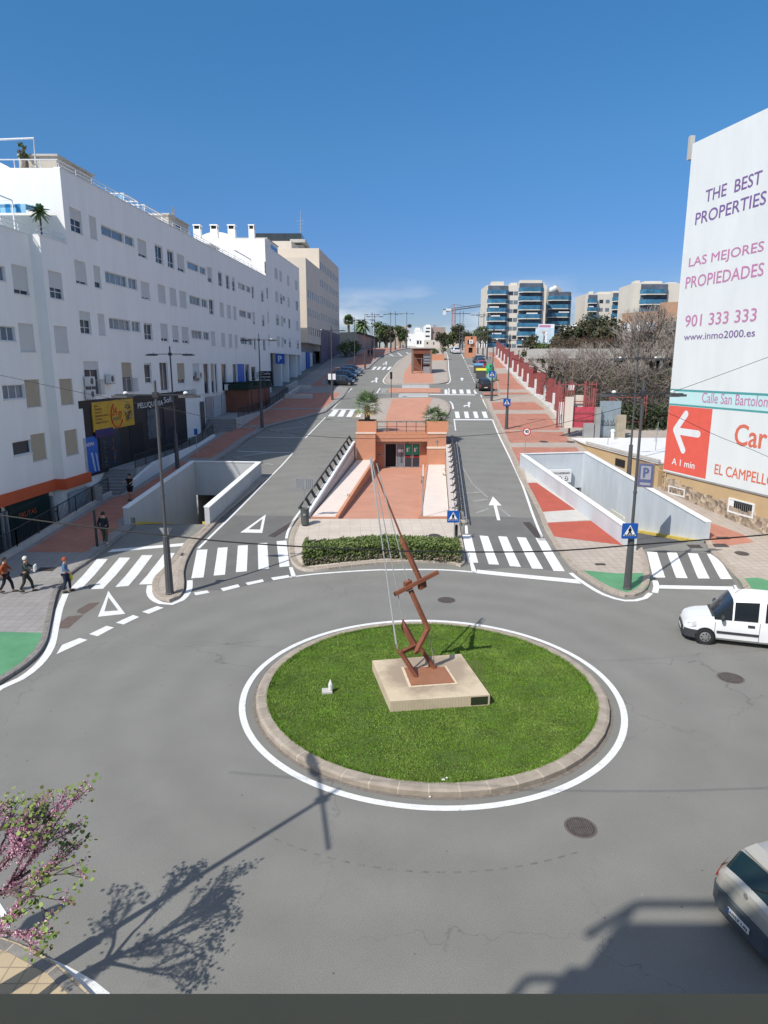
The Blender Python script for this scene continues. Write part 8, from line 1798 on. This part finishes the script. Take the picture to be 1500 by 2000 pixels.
# ================================================================ VEGETATION
def leafcloud(g, centre, rad, n, size, mi=(0, 1, 2), rnd=random, shell=.55, flat=1.0):
    cx, cy, cz = centre
    for _ in range(n):
        u, v = rnd.random() * 6.2832, math.acos(2 * rnd.random() - 1); r = (shell + (1 - shell) * rnd.random()) ; d_ = Vector((math.sin(v) * math.cos(u), math.sin(v) * math.sin(u), math.cos(v)))
        p = Vector((cx + d_.x * rad[0] * r, cy + d_.y * rad[1] * r, cz + d_.z * rad[2] * r)); a = Vector((rnd.uniform(-1, 1), rnd.uniform(-1, 1), rnd.uniform(-1, 1))).normalized(); nn = (d_ + a * .9 + Vector((0, 0, .4))).normalized(); x = nn.orthogonal().normalized(); x = (x * math.cos(u * 3) + nn.cross(x) * math.sin(u * 3)); y = nn.cross(x); s_ = size * rnd.uniform(.6, 1.3)
        g.add([p - x * s_ * .5, p + y * s_ * .38, p + x * s_ * .6, p - y * s_ * .38], [(0, 1, 2, 3)], rnd.choice(mi))
GL = [mat('leaf_green', (.095, .14, .035), .7, .2, 2), mat('leaf_dark', (.055, .09, .028), .7, .2, 2), mat('leaf_light', (.17, .21, .065), .7, .2, 2)]
GD = [mat('evergreen', (.065, .08, .04), .8, .2, 1), mat('evergreen_dark', (.04, .052, .028), .8, .2, 1), mat('evergreen_brown', (.10, .075, .04), .8, .2, 1)]
def crown_tree(label, base, Hh, Rr, n, size, mats=GD, name='evergreen_tree', group='dark trees behind the avenue', seed=1, trunk=.35, clumps=9):
    rnd = random.Random(seed); T = thing(name, label, 'tree', base, group); b = Vector(base); g = MB(); th = Hh * trunk
    g.tube([b, b + Vector((.1, 0, th)), b + Vector((0, .1, Hh * .75))], [.28, .2, .06], 7)
    for k in range(5): a = k * 1.3; g.tube([b + Vector((0, 0, th * (.8 + .1 * k))), b + Vector((math.cos(a) * Rr * .5, math.sin(a) * Rr * .5, Hh * (.5 + .06 * k)))], [.12, .04], 5)
    g.build('trunk', M_BARK, T); g = MB()
    for k in range(clumps):
        a = rnd.random() * 6.28; r = Rr * .62 * rnd.random() ** .5; zc = th + (Hh - th) * (.25 + .65 * rnd.random()); q = 1 - .5 * abs((zc - th) / (Hh - th) - .45); rr_ = Rr * rnd.uniform(.36, .6) * q
        leafcloud(g, (b.x + math.cos(a) * r * q, b.y + math.sin(a) * r * q, b.z + zc), (rr_, rr_, rr_ * .8), n // clumps, size, rnd=rnd, shell=.3)
    g.build('crown', mats, T); return T
def bare_tree(label, base, Hh, seed, spread=.55, trunk_r=.22, depth=6, twig=1, m=M_BARK, group='bare trees right of the avenue', nstem=1, name='bare_tree'):
    rnd = random.Random(seed); T = thing(name, label, 'tree', base, group); g = MB(); tw = MB(); b = Vector(base)
    def grow(p, d_, L_, r, lv):
        mid = p + d_ * L_ * .5 + Vector((rnd.uniform(-1, 1), rnd.uniform(-1, 1), 0)) * L_ * .06; e = mid + (d_ + Vector((rnd.uniform(-1, 1), rnd.uniform(-1, 1), rnd.uniform(-.1, .5))) * .16).normalized() * L_ * .5
        (g if lv > 2 else tw).tube([p, mid, e], [r, r * .85, r * .68], 5 if lv > 2 else 3, cap=False)
        if lv == 0: return
        for q in range(rnd.choice((2, 3, 3)) if lv > 1 else 3):
            nd = (d_ + Vector((rnd.uniform(-1, 1), rnd.uniform(-1, 1), rnd.uniform(-.35, .6))) * spread * (1.15 if lv < 3 else 1)).normalized(); grow(e if q else mid.lerp(e, .8), nd, L_ * rnd.uniform(.66, .84), r * .64, lv - 1)
    for k in range(nstem):
        a = 6.28 * k / nstem + seed; grow(b + Vector((math.cos(a) * .2, math.sin(a) * .2, 0)) * (nstem > 1), Vector((math.cos(a) * .3 * (nstem > 1), math.sin(a) * .3 * (nstem > 1), 1)).normalized(), Hh * .27, trunk_r, depth)
    g.build('trunk', m, T); tw.build('twigs', mat('twig_tone', (.27, .235, .205), .9, .3, 3) if 'twig_tone' not in MATS else MATS['twig_tone'], T); return T
def at(px, py, Y, gz=None):
    p = PY(px, py, Y); return (p.x, Y, zt(Y) if gz is None else gz)
bare_tree('large bare tree with spreading pale branches beside the mural wall', at(1262, 800, 82, 4.6), 12.6, 5, .62, .34, 7, nstem=3)
bare_tree('bare tree in the middle of the thicket behind the red gate', at(1195, 790, 80, 5), 8.6, 12, .65, .24, 6, nstem=2); bare_tree('bare tree rising in front of the long concrete deck', at(1150, 790, 78, 5), 7.6, 23, .7, .2, 6, nstem=2); bare_tree('low bare tree at the left of the thicket near the slatted fence', at(1112, 770, 80, 6), 7.0, 31, .75, .16, 6, nstem=3)
bare_tree('bare tree leaning against the mural wall edge', at(1300, 800, 78, 4.6), 9.5, 44, .6, .24, 6, nstem=2); bare_tree('twiggy bare tree between deck and gate', at(1225, 790, 76, 5), 6.8, 58, .8, .16, 6, nstem=3)
bare_tree('low twiggy tree right behind the slatted fence', at(1085, 760, 84, 6.5), 6.5, 71, .8, .14, 6, nstem=3)
# thickets of bare twigs: ground cover
def thicket(name, label, x0, x1, y0, y1, z0, z1, n, seed, mats, leaf=0):
    rnd = random.Random(seed); g = MB()
    for _ in range(n):
        x, y, z = rnd.uniform(x0, x1), rnd.uniform(y0, y1), z0 + (z1 - z0) * rnd.random() ** .8; d_ = Vector((rnd.uniform(-1, 1), rnd.uniform(-.6, .6), rnd.uniform(-.2, 1))).normalized(); l = rnd.uniform(.4, 1.5); p = Vector((x, y, z)); r = rnd.uniform(.010, .028); m_ = p + d_ * l * .5 + Vector((rnd.uniform(-.1, .1), 0, rnd.uniform(-.1, .1)))
        g.tube([p, m_, p + d_ * l + Vector((0, 0, -.15))], [r, r * .8, r * .4], 3, rnd.randrange(2) if len(mats) > 1 else 0, cap=False)
    if leaf:
        for _ in range(leaf):
            x, y, z = rnd.uniform(x0, x1), rnd.uniform(y0, y1), z0 + (z1 - z0) * rnd.random(); leafcloud(g, (x, y, z), (.25, .25, .2), 4, .22, mi=(2, 3), rnd=rnd)
    o = g.build(name, mats); o['kind'] = 'stuff'; o['label'] = label; o['category'] = 'thicket'; return o
TW = [mat('twig_brown', (.24, .20, .17), .9, .3, 2), mat('twig_dark', (.06, .052, .045), .9, .3, 2), GL[1], GD[2]]
xa, xb = PY(1085, 760, 80).x, PY(1330, 760, 80).x
thicket('thicket', 'tangle of bare twigs and ivy behind the gates', xa, xb, 70, 86, 4.2, 9.6, 9000, 3, TW, 1500)
thicket('thicket', 'red brown scrub behind the concrete deck', PY(1090, 670, 95).x, PY(1330, 670, 95).x, 94, 100, 10, 13.6, 4500, 9, [mat('scrub_red_brown', (.16, .085, .06), .9, .3, 2), TW[1], GD[0], GD[2]], 1600)
thicket('ivy_undergrowth', 'dark green undergrowth at the foot of the mural wall', PY(1210, 800, 70).x, PY(1310, 800, 70).x, 67, 74, 3.6, 6.2, 600, 19, [TW[1], TW[0], GL[1], GD[1]], 2600)
for k, (px, py, Y, Hh, Rr, lab) in enumerate(((1133, 668, 112, 5.2, 4.0, 'bushy dark green tree left in the row behind the scrub'), (1160, 668, 114, 6.2, 4.4, 'tallest dark green tree in the row behind the scrub'), (1190, 668, 108, 5.2, 3.8, 'dark green tree before the orange brown building'), (1255, 700, 100, 6.0, 4.0, 'dark green tree behind the big bare tree'), (1300, 700, 98, 7.5, 3.6, 'dark tree beside the mural wall edge'), (1104, 672, 116, 4.0, 2.8, 'small brown green tree right of the hoarding'))):
    crown_tree(lab, at(px, py, Y, PY(px, py, Y).z - 2.5), Hh, Rr, 2600, .42, seed=100 + k)
crown_tree('yellow green bush behind the red slatted fence', at(1060, 718, 104, PY(1060, 718, 104).z), 3.6, 2.1, 1500, .28, GL, 'green_bush', 'bushes behind the fence', 61, .1); crown_tree('dark olive bush left of the yellow green one behind the fence', at(1034, 716, 108, PY(1034, 712, 108).z), 4.6, 2.4, 1300, .3, GD, 'green_bush', 'bushes behind the fence', 62, .1); crown_tree('low bush right behind the last fence panels', at(1092, 730, 96, PY(1092, 735, 96).z), 3.4, 2.0, 900, .3, GD, 'green_bush', 'bushes behind the fence', 63, .1)
k = 0
for px, py, Y, Hh, Rr, lab in ((741, 676, 200, 7.5, 4, 'dark tree left of the palm at the bend'), (752, 672, 205, 6.5, 3.2, 'dark tree behind the close pair of lamps'), (763, 681, 196, 6.4, 2.6, 'round dark tree at the bend of the avenue'), (781, 676, 200, 6.6, 2.6, 'mid green tree before the gabled white house'), (792, 672, 205, 7.4, 2.4, 'upright green tree beside the gabled white house'), (864, 676, 210, 5.2, 2.6, 'greenish tree in front of the brown sided block'), (885, 672, 215, 5.8, 3.4, 'olive tree below the crane'), (898, 668, 215, 7.6, 4.2, 'larger olive tree left of the orange tower'), (915, 660, 225, 8.6, 4.2, 'olive tree rising behind the orange tower'), (938, 672, 205, 6.4, 3.2, 'green tree between the right lamps'), (948, 668, 210, 7.0, 3.0, 'green tree below the nearest tower'), (875, 673, 218, 4.6, 2.6, 'small olive tree at the crest')):
    crown_tree(lab, at(px, py, Y, 15.2), Hh, Rr, 1500, .42, GD if k % 3 else [GD[0], GL[0], GL[1]], seed=200 + k, trunk=.2); k += 1
# palms
def fan_palm(label, base, th, tr, cr, nf, group='palm trees', seed=1, feather=False, mats=None, lsc=1.0, name='palm_tree', droop=.5):
    rnd = random.Random(seed); T = thing(name, label, 'palm tree', base, group); b = Vector(base); g = MB(); rings = max(4, int(th / .12)); pr = []
    for i in range(rings + 1): pr.append((tr * (1.0 + .12 * (i % 2)) * (1.15 - .2 * i / rings), th * i / rings))
    g.lathe(pr, tuple(b), 12)
    for i in range(int(th / .12)):
        for q in range(5): a = q * 1.256 + i * .6; z = th * (i + .5) / int(th / .12 + .001); p = b + Vector((math.cos(a) * tr * 1.05, math.sin(a) * tr * 1.05, z)); g.beam(p, p + Vector((math.cos(a) * tr * .45, math.sin(a) * tr * .45, .10)), tr * .35, .03, w2=tr * .15)
    g.build('trunk', M_PBARK, T); g = MB(); top = b + Vector((0, 0, th))
    for f in range(nf):
        a = f * 2.39996 + rnd.uniform(-.2, .2); el = (R(80) - R(130) * (f / nf) ** .9) if feather or th > 3 else R(66) - R(104) * (f / nf) ; d_ = Vector((math.cos(a) * math.cos(el), math.sin(a) * math.cos(el), math.sin(el))); pl = cr * rnd.uniform(.40, .55) if not feather else cr; mi = 2 if f > nf * .88 and not feather else rnd.choice((0, 0, 1))
        if feather:
            pts = [top + d_ * pl * t + Vector((0, 0, -droop * pl * t * t)) for t in np.linspace(0, 1, 9)]; g.tube(pts, [.05 * lsc * (1 - .8 * t) for t in np.linspace(0, 1, 9)], 4, 1)
            for i in range(1, 9):
                for w_ in range(3):
                    p = pts[i - 1].lerp(pts[i], w_ / 3); t_ = (pts[i] - pts[i - 1]).normalized(); sd_ = t_.cross(Vector((0, 0, 1))).normalized(); ll = pl * .26 * math.sin(math.pi * (.12 + .8 * (i + w_ / 3) / 9))
                    for sg in (-1, 1): e = p + (sd_ * sg + t_ * .6 + Vector((0, 0, -.35))).normalized() * ll; wv = t_ * .05 * lsc; g.add([p - wv, p + wv, e], [(0, 1, 2)], mi)
        else:
            st_ = top + d_ * pl + Vector((0, 0, -.12 * pl * (f / nf))); g.tube([top, top + d_ * pl * .5, st_], [.018 * lsc, .015 * lsc, .012 * lsc], 4, 0)
            x = d_.cross(Vector((0, 0, 1))).normalized() if abs(d_.z) < .98 else Vector((1, 0, 0)); yv = d_; nrm = x.cross(yv).normalized()
            for q in range(17):
                an = R(-105 + 210 * q / 16); ld_ = (yv * math.cos(an) + x * math.sin(an) + nrm * .12 * (q % 2)).normalized(); ll = cr * .55 * (1 - .25 * abs(an) / 1.8) * rnd.uniform(.88, 1.08); m_ = st_ + ld_ * ll * .6; e = st_ + ld_ * ll + Vector((0, 0, -.16 * ll)); wv = nrm.cross(ld_).normalized() * .028 * lsc * cr
                g.add([st_, m_ - wv, e, m_ + wv], [(0, 1, 2, 3)], mi)
    g.build('fronds', mats or [mat('palm_green', (.17, .25, .10), .6, .2, 2), mat('palm_green_dark', (.10, .16, .06), .6, .2, 2), mat('palm_straw', (.35, .26, .11), .8, .2, 2)] if 'palm_green' not in MATS else [MATS['palm_green'], MATS['palm_green_dark'], MATS['palm_straw']], T); return T
fan_palm('fan palm with shaggy trunk in the left orange planter over the car park entrance', (-1.55, 62.3, 5.1), 1.35, .20, 1.75, 26, seed=3)
fan_palm('low stemless fan palm, left one of two in the right orange planter', (4.55, 62.2, 5.05), .30, .16, 1.45, 22, seed=8); fan_palm('smaller fan palm, right one of two in the right orange planter', (5.35, 62.1, 5.05), .18, .14, 1.1, 16, seed=9)
fan_palm('tall slim fan palm behind the walled cream house', at(681, 650, 190, 14), PY(681, 625, 190).z - 14, .26, 1.7, 50, seed=21, lsc=3)
fan_palm('big feathery date palm by the walled cream house', at(707, 655, 185, 14), PY(707, 634, 185).z - 14, .4, 2.8, 42, seed=22, feather=True, lsc=3, droop=.55); fan_palm('small feathery palm left of the bend trees', at(755, 655, 200, 15), PY(755, 643, 200).z - 15, .3, 2.3, 34, seed=25, feather=True, lsc=3, droop=.5)
# roof plants
fan_palm('spiky potted plant on the low roof terrace at far left', (fx(43.2, -.7), 42.9, ZA - .3), 1.9, .035, .65, 26, seed=31, feather=True, lsc=.7, droop=.3, name='potted_plant', group='roof terrace plants')
p = PY(44, 325, 45.2); crown_tree('small leafy plant on the roof edge at far left', (p.x, 45.4, ZB), 1.9, .55, 260, .12, GL, 'potted_plant', 'roof terrace plants', 77, .3, 5)
# bushes on the left pavement by the walled house
crown_tree('olive shrubs below the walled cream house', at(676, 700, 150, 11.8), 3.6, 3.0, 1200, .3, GL, 'green_bush', 'shrubs by the far left wall', 81, .1); crown_tree('second olive shrub nearer the lamp by the walled cream house', at(694, 690, 155, 12.6), 3.0, 2.0, 900, .3, GL, 'green_bush', 'shrubs by the far left wall', 82, .1)
for k, (px, py) in enumerate(((849, 692), (864, 690))):
    p = PY(px, py, GZ(856, 705).y + 2); crown_tree(['round shrub in the orange median planter, left one', 'round shrub in the orange median planter, right one'][k], tuple(p), 1.2, 1.0, 400, .25, GL, 'green_bush', 'planter shrubs', 90 + k, .1, 4)
# hedge
HG = thing('hedge', 'clipped green hedge along the front of the forecourt', 'hedge', (0, 33, PH)); rnd = random.Random(4)
hl, hr_ = GZ(592, 1106, PH), GZ(896, 1098, PH); hp = [Vector((hl.x, hl.y)), Vector((PZ(640, 1106, .2).x, PZ(640, 1104, .2).y)), Vector((PZ(750, 1098, .2).x, PZ(750, 1096, .2).y)), Vector((hr_.x, hr_.y))]
g = MB(); cw = 1.1; hts = []
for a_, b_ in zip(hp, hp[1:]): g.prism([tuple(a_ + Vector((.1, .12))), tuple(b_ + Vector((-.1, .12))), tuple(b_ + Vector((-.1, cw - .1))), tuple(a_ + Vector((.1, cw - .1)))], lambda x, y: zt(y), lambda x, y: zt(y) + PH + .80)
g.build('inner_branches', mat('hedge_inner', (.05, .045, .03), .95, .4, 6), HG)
g = MB(); hx0, hx1 = hp[0].x, hp[-1].x
def hy(x):
    for a_, b_ in zip(hp, hp[1:]):
        if x <= b_.x: return a_.y + (b_.y - a_.y) * (x - a_.x) / (b_.x - a_.x)
    return hp[-1].y
for _ in range(15000):
    x = rnd.uniform(hx0, hx1); t = rnd.random(); y0 = hy(x); top = .86 + .07 * noise.noise(Vector((x * 1.7, 0, 0))) + .05 * noise.noise(Vector((x * 6, 3, 0)))
    if t < .42: y = y0 + rnd.gauss(0, .05); z = rnd.random() ** .75 * top
    elif t < .85: y = y0 + rnd.uniform(0, cw); z = top + rnd.gauss(0, .045)
    else: y = y0 + rnd.uniform(0, cw); x = hx0 + rnd.gauss(0, .06) if rnd.random() < .5 else hx1 + rnd.gauss(0, .06); z = rnd.random() * top
    p = Vector((x, y, zt(y) + PH + z)); s_ = rnd.uniform(.04, .085); nn = Vector((rnd.uniform(-1, 1), rnd.uniform(-1.2, .6), rnd.uniform(-.2, 1.2))).normalized(); xx = nn.orthogonal().normalized(); yy_ = nn.cross(xx); low = z < top * .45
    g.add([p - xx * s_, p + yy_ * s_ * .6, p + xx * s_, p - yy_ * s_ * .6], [(0, 1, 2, 3)], 3 if low and rnd.random() < .55 else rnd.choice((0, 0, 1, 2, 2)))
g.build('foliage', GL + [mat('hedge_twigs', (.24, .20, .15), .9, .3, 5)], HG)
# weeds in the courtyard and along kerbs
g = MB(); rnd = random.Random(9)
for (x, y, n) in ((-2.42, 45.5, 14), (3.12, 53, 20), (3.25, 55, 20), (5.0, 54, 20), (5.2, 57, 12)):
    for _ in range(n): leafcloud(g, (x + rnd.gauss(0, .06), y + rnd.gauss(0, .5), (FZ + .05 if 3 < x < 4 else FZ + .42) + rnd.random() * .15), (.08, .2, .1), 2, .09, mi=(0, 1), rnd=rnd)
o = g.build('weeds', GL[:2]); o['kind'] = 'stuff'; o['label'] = 'small green weeds growing along the courtyard ramp edges'; o['category'] = 'weeds'
# pink flowering tree, lower left: trunk outside the frame, crown reaching in
T = thing('blossom_tree', 'judas tree with pink blossom and round green leaves reaching in at the lower left', 'tree', (-6.75, 8.75, .13)); rnd = random.Random(17); g = MB(); tips = []
def gb(p, d_, L_, r, lv):
    e = p + (d_ + Vector((rnd.uniform(-1, 1), rnd.uniform(-1, 1), rnd.uniform(-.3, .3))) * .12).normalized() * L_; m_ = (p + e) / 2 + Vector((rnd.uniform(-1, 1), rnd.uniform(-1, 1), rnd.uniform(-1, 1))) * L_ * .05
    g.tube([p, m_, e], [r, r * .8, r * .6], 6 if lv > 1 else 4, cap=False); tips.append((p, e, lv, r))
    if lv: 
        for q in range(3): gb(m_.lerp(e, rnd.uniform(.2, 1)), (d_ + Vector((rnd.uniform(-1, 1), rnd.uniform(-1, 1), rnd.uniform(-.5, .6))) * .55).normalized(), L_ * rnd.uniform(.55, .8), r * .55, lv - 1)
root = Vector((-6.85, 8.6, .1)); tk = [root, root + Vector((.1, .1, 1.0)), root + Vector((.0, .25, 2.0)), root + Vector((.25, .35, 2.9))]; g.tube(tk, [.13, .11, .09, .08], 8)
for d_, l_ in (((.62, .38, .35), 1.2), ((.75, .1, .30), 1.05), ((.25, .75, .55), 1.1), ((-.5, .3, .7), 1.1), ((.45, .15, .85), 1.1), ((-.3, -.5, .8), 1.0), ((.7, -.25, .2), .9)): gb(tk[-1] - Vector((0, 0, rnd.random() * .5)), Vector(d_).normalized(), l_, .045, 3)
g.build('trunk', mat('judas_bark', (.11, .085, .075), .9, .3, 8), T)
fb = MB(); lf = MB()
for p, e, lv, r in tips:
    if lv <= 2:
        L_ = (e - p).length
        for _ in range(int(L_ * (210 if lv else 120))):
            c = p.lerp(e, rnd.random()) + Vector((rnd.gauss(0, .035), rnd.gauss(0, .035), rnd.gauss(0, .035)))
            if noise.noise(c * 1.3) > -.22: leafcloud(fb, tuple(c), (.012, .012, .012), 1, .036, mi=(0, 1, 2), rnd=rnd)
        if lv <= 1:
            for _ in range(5 if lv == 0 and noise.noise(e) > -.25 else 0):
                c = e + Vector((rnd.gauss(0, .09), rnd.gauss(0, .09), rnd.gauss(0, .06))); nn = Vector((rnd.uniform(-.7, .7), rnd.uniform(-.9, .5), 1)).normalized(); x = nn.orthogonal().normalized(); y = nn.cross(x); rr_ = rnd.uniform(.026, .045)
                lf.add([c + (x * math.cos(t) + y * math.sin(t)) * rr_ for t in np.linspace(0, 6.283, 8)[:-1]], [tuple(range(7))], rnd.randrange(3))
fb.build('blossom', [mat('blossom_pink', (.55, .25, .36), .7, .15, 8), mat('blossom_pale', (.66, .42, .50), .7, .15, 8), mat('blossom_dark', (.36, .13, .23), .7, .15, 8)], T)
lf.build('leaves', [mat('judas_leaf', (.14, .22, .04), .6, .15, 5), mat('judas_leaf_pale', (.22, .30, .08), .6, .15, 5), mat('judas_leaf_brown', (.12, .12, .04), .6, .15, 5)], T)
T.scale = (.82, .84, .80); T.location = (-6.2, 7.95, .13)
# near pavement corner at the very lower left
nk = cr_curve([PZ(-60, 1822, 0).xy, PZ(40, 1855, 0).xy, PZ(110, 1893, 0).xy, PZ(160, 1935, 0).xy, PZ(200, 1985, 0).xy, PZ(230, 2060, 0).xy], step=.3)
nk = [tuple(Vector(p)) for p in nk][::-1]
g = MB(); g.drape(nk + [(-20, nk[-1][1] + 1), (-20, 2.0), (nk[0][0], 2.0)], PH, skirt=.2) if 0 else None
poly = nk + [(-16, nk[-1][1] + 1.2), (-16, .5), (nk[0][0], .5)]
g = MB(); g.drape(poly, PH, skirt=.2); struct(g.build('pavement_near', mat_tiles('yellow_tiles', (.50, .40, .26), (.44, .35, .23), (.30, .24, .17), .3, .3, .012, rough=.9, offs=0)))
g = MB(); kerb_stones(g, nk, .2, PH + .012, side=1); struct(g.build('kerb_near', [M_GKERB, M_JOINT]))
g = MB(); c = cr_curve([PZ(-80, 1838 - 22, 0).xy, PZ(0, 1862 - 8, 0).xy, PZ(90, 1885, 0).xy, PZ(150, 1915, 0).xy, PZ(200, 1950, 0).xy, PZ(260, 2030, 0).xy], step=.3); g.band([tuple(p) for p in c], -.10, .12, .009); struct(g.build('near_edge_line', M_PAINT))
g = MB(); g.drape([tuple(PZ(x, y, 0).xy) for x, y in ((-60, 1790), (-60, 1700), (-8, 1752), (12, 1782), (20, 1812), (8, 1818))], .009); struct(g.build('painted_nose', M_PAINT))
